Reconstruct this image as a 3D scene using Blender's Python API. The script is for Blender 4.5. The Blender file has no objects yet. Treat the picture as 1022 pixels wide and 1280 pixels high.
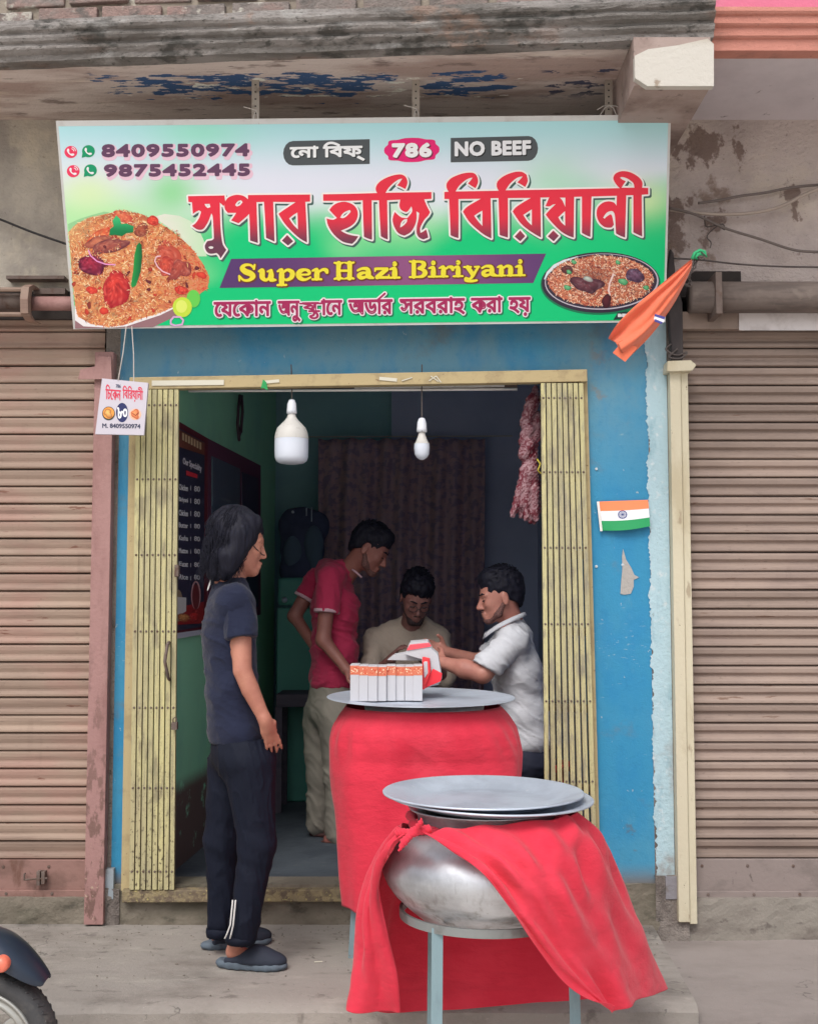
import bpy, math, random
import numpy as np
from mathutils import Vector, Matrix
from mathutils.geometry import tessellate_polygon
random.seed(7)
RNG = np.random.default_rng(7)
scene = bpy.context.scene
COL = scene.collection

# ------------------------------------------------------------------ camera
F = 1500.0                      # focal length in pixels of the 1022 x 1280 photograph
TP = 112.0 / 1500.0             # tangent of the upward pitch
PITCH = math.atan(TP)
CAM = Vector((0.0, -5.08, 1.33))
cam_data = bpy.data.cameras.new("camera")
cam = bpy.data.objects.new("camera", cam_data)
COL.objects.link(cam)
cam.location = CAM
cam.rotation_euler = (math.radians(90) + PITCH, 0, 0)
cam_data.sensor_fit = 'VERTICAL'
cam_data.sensor_height = 36.0
cam_data.lens = 36.0 * F / 1280.0
cam_data.clip_start = 0.05
cam_data.clip_end = 2000
scene.camera = cam

# ------------------------------------------------------------------ sky, sun, exposure
SUN_EL, SUN_AZ = math.radians(52), math.radians(200)
world = bpy.data.worlds.new("World")
scene.world = world
world.use_nodes = True
wn = world.node_tree
sky = wn.nodes.new('ShaderNodeTexSky')
sky.sky_type = 'NISHITA'
sky.sun_disc = False
sky.sun_elevation = SUN_EL
sky.sun_rotation = SUN_AZ
sky.dust_density = 4.0
sky.air_density = 1.0
hs = wn.nodes.new('ShaderNodeHueSaturation')
hs.inputs['Saturation'].default_value = 0.35
wn.links.new(sky.outputs[0], hs.inputs['Color'])
wn.links.new(hs.outputs[0], wn.nodes['Background'].inputs['Color'])
wn.nodes['Background'].inputs['Strength'].default_value = 0.15
sun_data = bpy.data.lights.new("sun", 'SUN')
sun_data.energy = 1.2
sun_data.angle = math.radians(24)
sun_data.color = (1.0, 0.95, 0.89)
sun = bpy.data.objects.new("sun", sun_data)
COL.objects.link(sun)
# towards the sun: behind the photographer, a little to the left
sd = Vector((math.sin(SUN_AZ) * math.cos(SUN_EL), math.cos(SUN_AZ) * math.cos(SUN_EL), math.sin(SUN_EL)))
sun.rotation_euler = sd.to_track_quat('Z', 'Y').to_euler()
vs = scene.view_settings
vs.view_transform = 'Standard'
vs.look = 'None'
vs.exposure = 0.28
vs.gamma = 1.0
vs.use_curve_mapping = False

# ------------------------------------------------------------------ pixel -> place helpers
CP, SP = math.cos(PITCH), math.sin(PITCH)
def ray(px, py):
    dx, dz = (px - 511.0) / F, (640.0 - py) / F
    return Vector((dx, CP - dz * SP, SP + dz * CP))
def P(px, py, Y):
    """point on the vertical plane y = Y"""
    r = ray(px, py)
    return CAM + r * ((Y - CAM.y) / r.y)
def G(px, py, z):
    """point on the horizontal plane z"""
    r = ray(px, py)
    return CAM + r * ((z - CAM.z) / r.z)
def Zy(py, Y=0.0): return P(511, py, Y).z
def Xx(px, Y=0.0, py=752): return P(px, py, Y).x

# ------------------------------------------------------------------ object helpers
def link(o):
    COL.objects.link(o); return o
def thing(name, label, cat, loc=(0, 0, 0), group=None):
    o = link(bpy.data.objects.new(name, None))
    o.empty_display_size = 0.1
    o.location = loc
    o['label'] = label; o['category'] = cat
    if group: o['group'] = group
    return o
def tag(o, label, cat, group=None):
    o['label'] = label; o['category'] = cat
    if group: o['group'] = group
    return o
def setpar(o, parent):
    if parent is not None:
        o.parent = parent
        o.matrix_parent_inverse = Matrix.Translation(-world_loc(parent))
def world_loc(o):
    v = Vector(o.location)
    p = o.parent
    if p is not None:
        v = v + o.matrix_parent_inverse.translation + world_loc(p)
    return v
def copy_part(o, parent, loc):
    c = o.copy(); COL.objects.link(c)
    c.parent = parent
    c.matrix_parent_inverse = Matrix.Translation(-world_loc(parent)) if parent else Matrix.Identity(4)
    c.location = loc
    return c

class MB:
    def __init__(s): s.v = []; s.f = []; s.c = []
    def add(s, verts, faces, col=None):
        n = len(s.v)
        s.v += [tuple(v) for v in verts]
        s.f += [tuple(i + n for i in f) for f in faces]
        if col is not None: s.c += (col if isinstance(col, list) else [col] * len(verts))
        return s
    def box(s, x0, x1, y0, y1, z0, z1, col=None):
        v = [(x, y, z) for x in (x0, x1) for y in (y0, y1) for z in (z0, z1)]
        return s.add(v, [(0, 1, 3, 2), (4, 6, 7, 5), (0, 4, 5, 1), (2, 3, 7, 6), (0, 2, 6, 4), (1, 5, 7, 3)], col)
    def obox(s, a, b, w, d, up=(0, -1, 0), col=None):
        """bar from a to b, w across, d deep along 'up'"""
        a, b = Vector(a), Vector(b)
        t = (b - a).normalized(); u = Vector(up); u = (u - t * u.dot(t)).normalized(); r = t.cross(u)
        v = []
        for p in (a, b):
            for i, j in ((-1, -1), (1, -1), (1, 1), (-1, 1)):
                v.append(p + r * (i * w / 2) + u * (j * d / 2))
        return s.add(v, [(3, 2, 1, 0), (4, 5, 6, 7), (0, 1, 5, 4), (1, 2, 6, 5), (2, 3, 7, 6), (3, 0, 4, 7)], col)
    def tube(s, pts, r, n=8, closed=False, caps=True, sq=None, col=None):
        pts = [Vector(p) for p in pts]
        rs = r if isinstance(r, (list, tuple)) else [r] * len(pts)
        m = len(pts); rings = []
        up = Vector((0, 0, 1))
        for i, p in enumerate(pts):
            a = pts[(i - 1) % m] if (closed or i) else p
            b = pts[(i + 1) % m] if (closed or i < m - 1) else p
            t = (b - a)
            t = t.normalized() if t.length > 1e-9 else Vector((0, 0, 1))
            if abs(t.dot(up)) > 0.95: up = Vector((0, -1, 0)) if abs(t.y) < .9 else Vector((1, 0, 0))
            u = (up - t * up.dot(t)).normalized(); w = t.cross(u)
            up = u
            rings.append([p + (u * math.cos(k * 2 * math.pi / n) + w * math.sin(k * 2 * math.pi / n)) * rs[i] for k in range(n)])
        v = [q for ring in rings for q in ring]; f = []
        for i in range(m if closed else m - 1):
            j = (i + 1) % m
            for k in range(n):
                l = (k + 1) % n
                f.append((i * n + k, i * n + l, j * n + l, j * n + k))
        if caps and not closed:
            f.append(tuple(reversed(range(n)))); f.append(tuple((m - 1) * n + k for k in range(n)))
        return s.add(v, f, col)
    def lathe(s, prof, c, n=48, axis='z', tilt=None, cap0=False, cap1=False):
        """prof: (radius, height) pairs"""
        c = Vector(c); v = []; f = []
        for r, z in prof:
            for k in range(n):
                a = 2 * math.pi * k / n
                q = Vector((r * math.cos(a), r * math.sin(a), z))
                if axis == 'y': q = Vector((q.x, q.z, q.y))
                if axis == 'x': q = Vector((q.z, q.x, q.y))
                if tilt is not None: q = tilt @ q
                v.append(c + q)
        for i in range(len(prof) - 1):
            for k in range(n):
                l = (k + 1) % n
                f.append((i * n + k, i * n + l, (i + 1) * n + l, (i + 1) * n + k))
        if cap0: f.append(tuple(reversed(range(n))))
        if cap1: f.append(tuple((len(prof) - 1) * n + k for k in range(n)))
        return s.add(v, f)
    def prism(s, poly, z0, z1, axis='x', y1=None):
        """poly in the plane across 'axis', swept from z0 to z1 along it (x: poly=(y,z); y: poly=(x,z); z: poly=(x,y))"""
        def mk(a, b, t): return {'x': (t, a, b), 'y': (a, t, b), 'z': (a, b, t)}[axis]
        n = len(poly)
        v = [mk(a, b, z0) for a, b in poly] + [mk(a, b, z1) for a, b in poly]
        f = [(i, (i + 1) % n, n + (i + 1) % n, n + i) for i in range(n)]
        tri = tessellate_polygon([[Vector((a, b, 0)) for a, b in poly]])
        f += [tuple(t) for t in tri] + [tuple(n + i for i in reversed(t)) for t in tri]
        return s.add(v, f)
    def build(s, name, m, parent=None, smooth=False, bevel=0, thick=0, fix=True):
        me = bpy.data.meshes.new(name)
        me.from_pydata(s.v, [], s.f)
        if s.c and len(s.c) == len(s.v):
            at = me.color_attributes.new("Col", 'FLOAT_COLOR', 'POINT')
            at.data.foreach_set('color', np.array([(*c[:3], 1.0) for c in s.c], dtype=np.float32).ravel())
        me.materials.append(m)
        if fix:
            import bmesh
            bm = bmesh.new(); bm.from_mesh(me)
            bmesh.ops.recalc_face_normals(bm, faces=bm.faces)
            bm.to_mesh(me); bm.free()
        me.update()
        if smooth: me.polygons.foreach_set('use_smooth', [True] * len(me.polygons))
        o = link(bpy.data.objects.new(name, me))
        setpar(o, parent)
        if thick:
            md = o.modifiers.new('solid', 'SOLIDIFY'); md.thickness = thick; md.offset = 0
        if bevel:
            md = o.modifiers.new('bevel', 'BEVEL'); md.width = bevel; md.segments = 2; md.limit_method = 'ANGLE'; md.angle_limit = math.radians(40)
        return o
def struct(o):
    o['kind'] = 'structure'; return o
def stuff(o):
    o['kind'] = 'stuff'; return o

# ------------------------------------------------------------------ colour + materials
def lin(v):
    v /= 255.0
    return v / 12.92 if v <= 0.04045 else ((v + 0.055) / 1.055) ** 2.4
def C(r, g, b, k=1.0): return (min(lin(r) * k, .85), min(lin(g) * k, .85), min(lin(b) * k, .85), 1.0)

class NT:
    def __init__(s, m):
        s.m = m; s.t = m.node_tree
        s.pos = s.t.nodes.new('ShaderNodeNewGeometry').outputs['Position']
    def n(s, t, **kw):
        nd = s.t.nodes.new(t)
        for k, v in kw.items(): setattr(nd, k, v)
        return nd
    def L(s, a, b): s.t.links.new(a, b)
    def noise(s, scale, detail=4, rough=.6, src=None, dist=0):
        mp = s.n('ShaderNodeMapping'); mp.inputs['Scale'].default_value = scale if isinstance(scale, (tuple, list)) else (scale,) * 3
        s.L(src or s.pos, mp.inputs['Vector'])
        nz = s.n('ShaderNodeTexNoise'); nz.inputs['Scale'].default_value = 1; nz.inputs['Detail'].default_value = detail
        nz.inputs['Roughness'].default_value = rough; nz.inputs['Distortion'].default_value = dist
        s.L(mp.outputs[0], nz.inputs['Vector'])
        return nz.outputs[0]
    def vor(s, scale, feature='F1'):
        mp = s.n('ShaderNodeMapping'); mp.inputs['Scale'].default_value = scale if isinstance(scale, (tuple, list)) else (scale,) * 3
        s.L(s.pos, mp.inputs['Vector'])
        nz = s.n('ShaderNodeTexVoronoi'); nz.feature = feature; nz.inputs['Scale'].default_value = 1
        s.L(mp.outputs[0], nz.inputs['Vector'])
        return nz.outputs[0]
    def rng(s, v, lo, hi, a=0., b=1.):
        r = s.n('ShaderNodeMapRange'); r.interpolation_type = 'SMOOTHSTEP'
        s.L(v, r.inputs[0])
        for i, x in enumerate((lo, hi, a, b)): r.inputs[i + 1].default_value = x
        return r.outputs[0]
    def math(s, op, a, b):
        r = s.n('ShaderNodeMath', operation=op)
        for i, x in enumerate((a, b)):
            if isinstance(x, (int, float)): r.inputs[i].default_value = x
            else: s.L(x, r.inputs[i])
        return r.outputs[0]
    def xyz(s):
        sp = s.n('ShaderNodeSeparateXYZ'); s.L(s.pos, sp.inputs[0]); return sp.outputs
    def mix(s, fac, a, b):
        r = s.n('ShaderNodeMix', data_type='RGBA')
        for i, x in ((0, fac), (6, a), (7, b)):
            if isinstance(x, (int, float)): r.inputs[i].default_value = x
            elif isinstance(x, tuple): r.inputs[i].default_value = x
            else: s.L(x, r.inputs[i])
        return r.outputs[2]
MATS = {}
def mat(name, col, rough=.75, metal=0., layers=(), bump=(), attr=None, spec=.4, sheen=0, trans=0, rvar=0, vary=None):
    """layers: (scale, colour, lo, hi, amount[, masks]) ; masks: list of (axis, lo, hi) smooth ramps on world position, reversed when lo > hi"""
    m = bpy.data.materials.new(name); m.use_nodes = True
    q = NT(m); bs = m.node_tree.nodes['Principled BSDF']
    cur = col
    if attr:
        a = q.n('ShaderNodeAttribute', attribute_name=attr); cur = a.outputs['Color']
    for ly in layers:
        scale, c2, lo, hi, amt = ly[:5]
        nz = q.noise(scale, 6, .62) if scale is not None else None
        f = q.rng(nz, lo, hi) if nz is not None else None
        if len(ly) > 5:
            sp = q.xyz()
            for ax, a0, a1 in ly[5]:
                if a0 < a1: g = q.rng(sp[ax], a0, a1)
                else: g = q.rng(sp[ax], a1, a0, 1., 0.)
                f = g if f is None else q.math('MULTIPLY', f, g)
        if len(ly) > 6:      # edge-broken patch: the masks shift the noise threshold instead of fading the colour
            mk = None; sp = q.xyz()
            for ax, a0, a1 in ly[5]:
                g = q.rng(sp[ax], a0, a1) if a0 < a1 else q.rng(sp[ax], a1, a0, 1., 0.)
                mk = g if mk is None else q.math('MULTIPLY', mk, g)
            f = q.rng(q.math('ADD', nz, q.math('MULTIPLY', q.math('SUBTRACT', mk, 1.0), ly[6])), lo, hi)
        f = q.math('MULTIPLY', f, amt)
        cur = q.mix(f, cur, c2)
    if vary:             # every piece its own shade
        oi = q.n('ShaderNodeObjectInfo'); cur = q.mix(q.math('MULTIPLY', oi.outputs['Random'], vary[1]), cur, vary[0])
    if isinstance(cur, tuple): bs.inputs['Base Color'].default_value = cur
    else: q.L(cur, bs.inputs['Base Color'])
    bs.inputs['Roughness'].default_value = rough
    if rvar:
        q.L(q.rng(q.noise(9, 5), .3, .7, max(0, rough - rvar), min(1, rough + rvar)), bs.inputs['Roughness'])
    bs.inputs['Metallic'].default_value = metal
    bs.inputs['Specular IOR Level'].default_value = spec
    if sheen: bs.inputs['Sheen Weight'].default_value = sheen
    if trans: bs.inputs['Subsurface Weight'].default_value = trans; bs.inputs['Subsurface Radius'].default_value = (.02, .008, .005)
    h = None
    for scale, dist in bump:
        b = q.n('ShaderNodeBump'); b.inputs['Strength'].default_value = 1.0; b.inputs['Distance'].default_value = dist
        q.L(q.noise(scale, 5, .6), b.inputs['Height'])
        if h is not None: q.L(h, b.inputs['Normal'])
        h = b.outputs[0]
    if h is not None: q.L(h, bs.inputs['Normal'])
    MATS[name] = m
    return m

# ------------------------------------------------------------------ numpy noise
def _hash(ix, iy, iz, seed):
    h = (ix * 374761393 + iy * 668265263 + iz * 2147483647 + seed * 1274126177) & 0xFFFFFFFF
    h = ((h ^ (h >> 13)) * 1274126177) & 0xFFFFFFFF
    h = h ^ (h >> 16)
    return (h & 0xFFFF) / 65535.0
def vnoise(p, seed=0):
    p = np.asarray(p, dtype=np.float64)
    i = np.floor(p).astype(np.int64); f = p - i; f = f * f * (3 - 2 * f)
    r = 0
    for dx in (0, 1):
        for dy in (0, 1):
            for dz in (0, 1):
                w = (f[:, 0] if dx else 1 - f[:, 0]) * (f[:, 1] if dy else 1 - f[:, 1]) * (f[:, 2] if dz else 1 - f[:, 2])
                r = r + w * _hash(i[:, 0] + dx, i[:, 1] + dy, i[:, 2] + dz, seed)
    return r * 2 - 1

# ------------------------------------------------------------------ implicit surfaces (smooth unions) for bodies, clothes, cloth masses
I3 = np.eye(3)
def cap(a, b, ra, rb=None, k=.02, neg=False): return ('c', np.array(a, float), np.array(b, float), ra, ra if rb is None else rb, k, neg)
def ell(c, r, R=I3, k=.03, neg=False): return ('e', np.array(c, float), np.array(r, float), np.array(R, float), k, neg)
def rotz(a):
    c, s = math.cos(a), math.sin(a); return np.array(((c, -s, 0), (s, c, 0), (0, 0, 1)))
def roty(a):
    c, s = math.cos(a), math.sin(a); return np.array(((c, 0, s), (0, 1, 0), (-s, 0, c)))
def rotx(a):
    c, s = math.cos(a), math.sin(a); return np.array(((1, 0, 0), (0, c, -s), (0, s, c)))
def sdf_mesh(name, prims, m, parent, h=.008, cuts=(), fold=None, smooth=2, noise_amp=0, noise_scale=20, seed=1, colfn=None):
    """cuts: (point, normal): what lies on the normal's side is removed.  fold: function(points) -> displacement"""
    lo = np.full(3, 1e9); hi = np.full(3, -1e9)
    for p in prims:
        if p[-1]: continue
        if p[0] == 'c':
            r = max(p[3], p[4]); lo = np.minimum(lo, np.minimum(p[1], p[2]) - r); hi = np.maximum(hi, np.maximum(p[1], p[2]) + r)
        else:
            r = p[2].max(); lo = np.minimum(lo, p[1] - r); hi = np.maximum(hi, p[1] + r)
    lo -= 4 * h + .02; hi += 4 * h + .02
    dims = np.ceil((hi - lo) / h).astype(int) + 1
    A = np.full(dims, 10., np.float32)
    ax = [lo[i] + np.arange(dims[i]) * h for i in range(3)]
    def sub(bl, bh):
        sl = []
        for i in range(3):
            a = max(0, int((bl[i] - lo[i]) / h)); b = min(dims[i], int((bh[i] - lo[i]) / h) + 2)
            sl.append(slice(a, b))
        return tuple(sl)
    for p in prims:
        k = max(p[-2], 1e-4); neg = p[-1]
        if p[0] == 'c':
            _, a, b, ra, rb = p[:5]; r = max(ra, rb) + k + 2 * h
            sl = sub(np.minimum(a, b) - r, np.maximum(a, b) + r)
        else:
            _, c, rr, R = p[:4]; r = rr.max() + k + 2 * h
            sl = sub(c - r, c + r)
        X = ax[0][sl[0]][:, None, None]; Y = ax[1][sl[1]][None, :, None]; Z = ax[2][sl[2]][None, None, :]
        if p[0] == 'c':
            d = b - a; dd = float(d @ d) + 1e-12
            t = np.clip(((X - a[0]) * d[0] + (Y - a[1]) * d[1] + (Z - a[2]) * d[2]) / dd, 0, 1)
            D = np.sqrt((X - a[0] - t * d[0]) ** 2 + (Y - a[1] - t * d[1]) ** 2 + (Z - a[2] - t * d[2]) ** 2) - (ra + (rb - ra) * t)
        else:
            x, y, z = X - c[0], Y - c[1], Z - c[2]
            u = (R[0, 0] * x + R[1, 0] * y + R[2, 0] * z); v = (R[0, 1] * x + R[1, 1] * y + R[2, 1] * z); w = (R[0, 2] * x + R[1, 2] * y + R[2, 2] * z)
            k0 = np.sqrt((u / rr[0]) ** 2 + (v / rr[1]) ** 2 + (w / rr[2]) ** 2)
            k1 = np.sqrt((u / rr[0] ** 2) ** 2 + (v / rr[1] ** 2) ** 2 + (w / rr[2] ** 2) ** 2) + 1e-9
            D = k0 * (k0 - 1) / k1
        cur = A[sl]
        if neg:
            hh = np.clip(.5 - .5 * (cur + D) / k, 0, 1)
            A[sl] = cur * (1 - hh) + (-D) * hh + k * hh * (1 - hh)
        else:
            hh = np.clip(.5 + .5 * (cur - D) / k, 0, 1)
            A[sl] = cur * (1 - hh) + D * hh - k * hh * (1 - hh)
    X = ax[0][:, None, None]; Y = ax[1][None, :, None]; Z = ax[2][None, None, :]
    for pt, nr in cuts:
        nr = np.array(nr, float); nr /= np.linalg.norm(nr)
        A = np.maximum(A, ((X - pt[0]) * nr[0] + (Y - pt[1]) * nr[1] + (Z - pt[2]) * nr[2]).astype(np.float32))
    S = A < 0
    cs = np.zeros(tuple(dims - 1), np.int8)
    for dx in (0, 1):
        for dy in (0, 1):
            for dz in (0, 1):
                cs += S[dx:dims[0] - 1 + dx, dy:dims[1] - 1 + dy, dz:dims[2] - 1 + dz]
    act = (cs > 0) & (cs < 8)
    idx = np.argwhere(act); n = len(idx)
    vid = np.full(act.shape, -1, np.int64); vid[act] = np.arange(n)
    co = [(a, b, c) for a in (0, 1) for b in (0, 1) for c in (0, 1)]
    vals = [A[idx[:, 0] + a, idx[:, 1] + b, idx[:, 2] + c] for a, b, c in co]
    pos = np.zeros((n, 3)); cnt = np.zeros(n)
    for i in range(8):
        for j in range(i + 1, 8):
            if sum(abs(co[i][t] - co[j][t]) for t in range(3)) != 1: continue
            mm = (vals[i] < 0) != (vals[j] < 0)
            t = np.where(mm, vals[i] / np.where(mm, vals[i] - vals[j], 1), 0)
            e = np.array(co[i])[None] + t[:, None] * (np.array(co[j]) - np.array(co[i]))[None]
            pos += e * mm[:, None]; cnt += mm
    V = (idx + pos / cnt[:, None]) * h + lo
    faces = []
    for axi in range(3):
        o1, o2 = (axi + 1) % 3, (axi + 2) % 3
        s0 = [slice(None)] * 3; s1 = [slice(None)] * 3
        s0[axi] = slice(0, -1); s1[axi] = slice(1, None)
        a, b = S[tuple(s0)], S[tuple(s1)]
        for flag, fl in ((a & ~b, False), (~a & b, True)):
            e = np.argwhere(flag)
            e = e[(e[:, o1] > 0) & (e[:, o2] > 0) & (e[:, o1] < dims[o1] - 1) & (e[:, o2] < dims[o2] - 1)]
            q = []
            for d1, d2 in ((-1, -1), (0, -1), (0, 0), (-1, 0)):
                c = e.copy(); c[:, o1] += d1; c[:, o2] += d2
                q.append(vid[c[:, 0], c[:, 1], c[:, 2]])
            q = np.stack(q, 1)
            if fl: q = q[:, ::-1]
            faces.append(q)
    Fc = np.concatenate(faces)
    # light relaxation
    e = np.concatenate([Fc[:, [0, 1]], Fc[:, [1, 2]], Fc[:, [2, 3]], Fc[:, [3, 0]]])
    for _ in range(smooth):
        acc = np.zeros_like(V); c = np.zeros(n)
        for a, b in ((0, 1), (1, 0)):
            for d in range(3): acc[:, d] += np.bincount(e[:, a], V[e[:, b], d], n)
            c += np.bincount(e[:, a], minlength=n)
        V = V * .5 + .5 * acc / np.maximum(c, 1)[:, None]
    if fold is not None or noise_amp:
        t1 = V[Fc[:, 2]] - V[Fc[:, 0]]; t2 = V[Fc[:, 3]] - V[Fc[:, 1]]
        fn = np.cross(t1, t2); N = np.zeros_like(V)
        for k in range(4):
            for d in range(3): N[:, d] += np.bincount(Fc[:, k], fn[:, d], n)
        N /= np.linalg.norm(N, axis=1)[:, None] + 1e-12
        dsp = np.zeros(n)
        if fold is not None: dsp += fold(V)
        if noise_amp: dsp += noise_amp * vnoise(V * noise_scale, seed)
        V = V + N * dsp[:, None]
    me = bpy.data.meshes.new(name)
    me.vertices.add(n); me.vertices.foreach_set('co', V.astype(np.float32).ravel())
    nf = len(Fc)
    me.loops.add(nf * 4); me.loops.foreach_set('vertex_index', Fc.astype(np.int32).ravel())
    me.polygons.add(nf); me.polygons.foreach_set('loop_start', np.arange(nf, dtype=np.int32) * 4)
    me.polygons.foreach_set('use_smooth', [True] * nf)
    me.update(calc_edges=True); me.validate()
    if colfn is not None:
        at = me.color_attributes.new("Col", 'FLOAT_COLOR', 'POINT')
        cc = np.ones((n, 4), np.float32); cc[:, :3] = colfn(V)
        at.data.foreach_set('color', cc.ravel())
    me.materials.append(m)
    o = link(bpy.data.objects.new(name, me)); setpar(o, parent)
    return o
# ================================================================== MATERIALS OF THE PLACE
ILL = 1.05
def D(r, g, b, k=1.0): return C(r, g, b, k / ILL)          # display colour -> base colour in the open light
concrete = mat('concrete', D(152, 146, 140), .9, layers=[
    ((1.6, 3.0, 2), D(112, 106, 100), .45, .68, .8), ((5, 9, 9), D(172, 166, 158), .52, .74, .6), ((9, 16, 9), D(104, 98, 94), .58, .70, .7), ((34, 44, 30), D(84, 80, 78), .66, .74, .7),
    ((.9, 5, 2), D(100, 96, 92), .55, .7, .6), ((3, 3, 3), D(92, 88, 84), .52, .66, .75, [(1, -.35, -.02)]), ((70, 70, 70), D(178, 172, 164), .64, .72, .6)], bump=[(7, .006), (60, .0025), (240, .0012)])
def add_cracks(m, colr, sc, w, thr):
    q = NT(m); bs = m.node_tree.nodes['Principled BSDF']; src = bs.inputs['Base Color'].links[0].from_socket
    mp = q.n('ShaderNodeMapping'); mp.inputs['Scale'].default_value = (sc, sc * 1.4, sc)
    wob = q.n('ShaderNodeVectorMath', operation='SCALE'); nz = q.n('ShaderNodeTexNoise'); nz.inputs['Scale'].default_value = 7; nz.inputs['Detail'].default_value = 5
    q.L(q.pos, nz.inputs['Vector']); q.L(nz.outputs['Color'], wob.inputs[0]); wob.inputs['Scale'].default_value = .35
    ad = q.n('ShaderNodeVectorMath', operation='ADD'); q.L(q.pos, ad.inputs[0]); q.L(wob.outputs[0], ad.inputs[1]); q.L(ad.outputs[0], mp.inputs['Vector'])
    v = q.n('ShaderNodeTexVoronoi'); v.feature = 'DISTANCE_TO_EDGE'; v.inputs['Scale'].default_value = 1; q.L(mp.outputs[0], v.inputs['Vector'])
    f = q.math('MULTIPLY', q.rng(v.outputs[0], 0, w, 1., 0.), q.rng(q.noise(1.7, 3), thr, thr + .06))
    q.L(q.mix(q.math('MULTIPLY', f, .8), src, colr), bs.inputs['Base Color'])
add_cracks(concrete, D(84, 80, 76), 1.5, .010, .53)
concrete_r = mat('concrete_grey', D(150, 141, 137), .9, layers=[
    ((1.5, 2.5, 2), D(124, 116, 112), .4, .7, .7), ((18, 26, 26), D(92, 86, 84), .64, .76, .7), ((6, 6, 6), D(170, 162, 156), .55, .8, .4)],
    bump=[(7, .006), (60, .002), (240, .001)])
add_cracks(concrete_r, D(96, 90, 86), 1.0, .006, .56)
plinth_m = mat('plinth_plaster', D(128, 120, 108), .92, layers=[
    ((3, 3, 5), D(92, 88, 76), .42, .66, .8), ((12, 12, 20), D(74, 70, 62), .55, .72, .7), ((5, 5, 7), D(152, 142, 128), .55, .75, .7),
    ((40, 40, 40), D(60, 58, 54), .62, .74, .6)], bump=[(12, .01), (80, .004)])
road_m = mat('road', D(216, 208, 198), .95, layers=[((3, 3, 3), D(196, 188, 178), .4, .7, .6)], bump=[(60, .004)])
xR = Xx(808, 0)
blue_m = mat('blue_wall_paint', C(48, 138, 180, .95), .62, layers=[
    ((1.4, 2, 1.1), C(84, 150, 178, .95), .42, .68, .6), ((1.5, 2, 1.5), C(112, 146, 158, .95), .35, .55, .7, [(2, 1.7, 2.5)]), ((6, 6, 6), C(124, 132, 134, .9), .55, .62, .8, [(0, .76, .8), (2, 2.0, 2.2)]), ((5, 5, 2.2), C(26, 126, 180, .95), .46, .66, .5), ((9, 9, 4.0), C(84, 150, 180, .9), .60, .72, .4), ((30, 30, 30), C(36, 124, 168, .9), .52, .70, .3),  # greyer towards the top: shade below the sign put into the colour
    ((28, 20, 90), C(150, 186, 200, .85), .60, .66, .7, [(2, 1.30, 1.16), (2, 1.02, 1.10)]),
    ((50, 50, 30), C(190, 205, 212, .8), .67, .72, .85), ((16, 16, 16), C(170, 190, 196, .85), .68, .70, .9), ((14, 10, 60), C(150, 185, 196, .8), .66, .72, .5),
    ((3.0, 3, 3.5), C(108, 118, 122, .9), .58, .74, .7), ((9, 9, 14), C(96, 100, 100, .9), .60, .70, .8, [(2, .9, .1)]),
    ((5, 5, 5), C(120, 108, 100, .9), .35, .5, .95, [(2, .26, .14)]),
    ], bump=[(18, .003), (120, .0012)])
pale_m = mat('pale_blue_limewash', C(176, 204, 214, .92), .85, layers=[
    ((12, 9, 4), C(140, 176, 190, .9), .5, .7, .7), ((30, 30, 30), C(214, 218, 220, .95), .55, .7, .6),
    ((6, 6, 5), C(150, 140, 134, .9), .5, .7, .8, [(2, 1.0, .5)]), ((50, 40, 20), C(96, 92, 88, .9), .66, .74, .8)], bump=[(50, .005)])
raw_plaster = mat('raw_plaster', D(138, 130, 124), .95, layers=[
    ((8, 8, 5), D(96, 88, 84), .45, .65, .8), ((35, 35, 30), D(70, 66, 64), .58, .7, .8), ((18, 18, 12), D(168, 158, 150), .6, .75, .6)], bump=[(30, .012), (120, .004)])
stucco_m = mat('rough_stucco', D(176, 164, 160, 1.3), .95, layers=[
    ((2, 2, 1.8), D(150, 138, 134, 1.2), .42, .64, .7), ((1.3, 1.3, 1.7), D(186, 174, 158, 1.3), .5, .7, .8), ((40, 40, 50), D(112, 100, 98), .6, .72, .6),
    ((5, 5, 4), D(120, 100, 92), .50, .54, .85, [(0, 1.7, 1.3), (2, 2.75, 2.95)], .12), ((3, 3, 3), D(132, 112, 100), .52, .58, .8, [(0, 1.5, 1.25)], .12)],
    bump=[((16, 16, 22), .012), ((45, 45, 60), .012), (140, .003)])
stucco_l = mat('old_plaster', D(170, 162, 150, 1.3), .95, layers=[
    ((2, 2, 1.8), D(136, 130, 124, 1.2), .42, .62, .8), ((4, 4, 3), D(182, 172, 154, 1.3), .5, .66, .8), ((30, 30, 30), D(92, 84, 80), .62, .72, .6)],
    bump=[((10, 10, 14), .012), (80, .004)])
zs = 3.42
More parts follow.
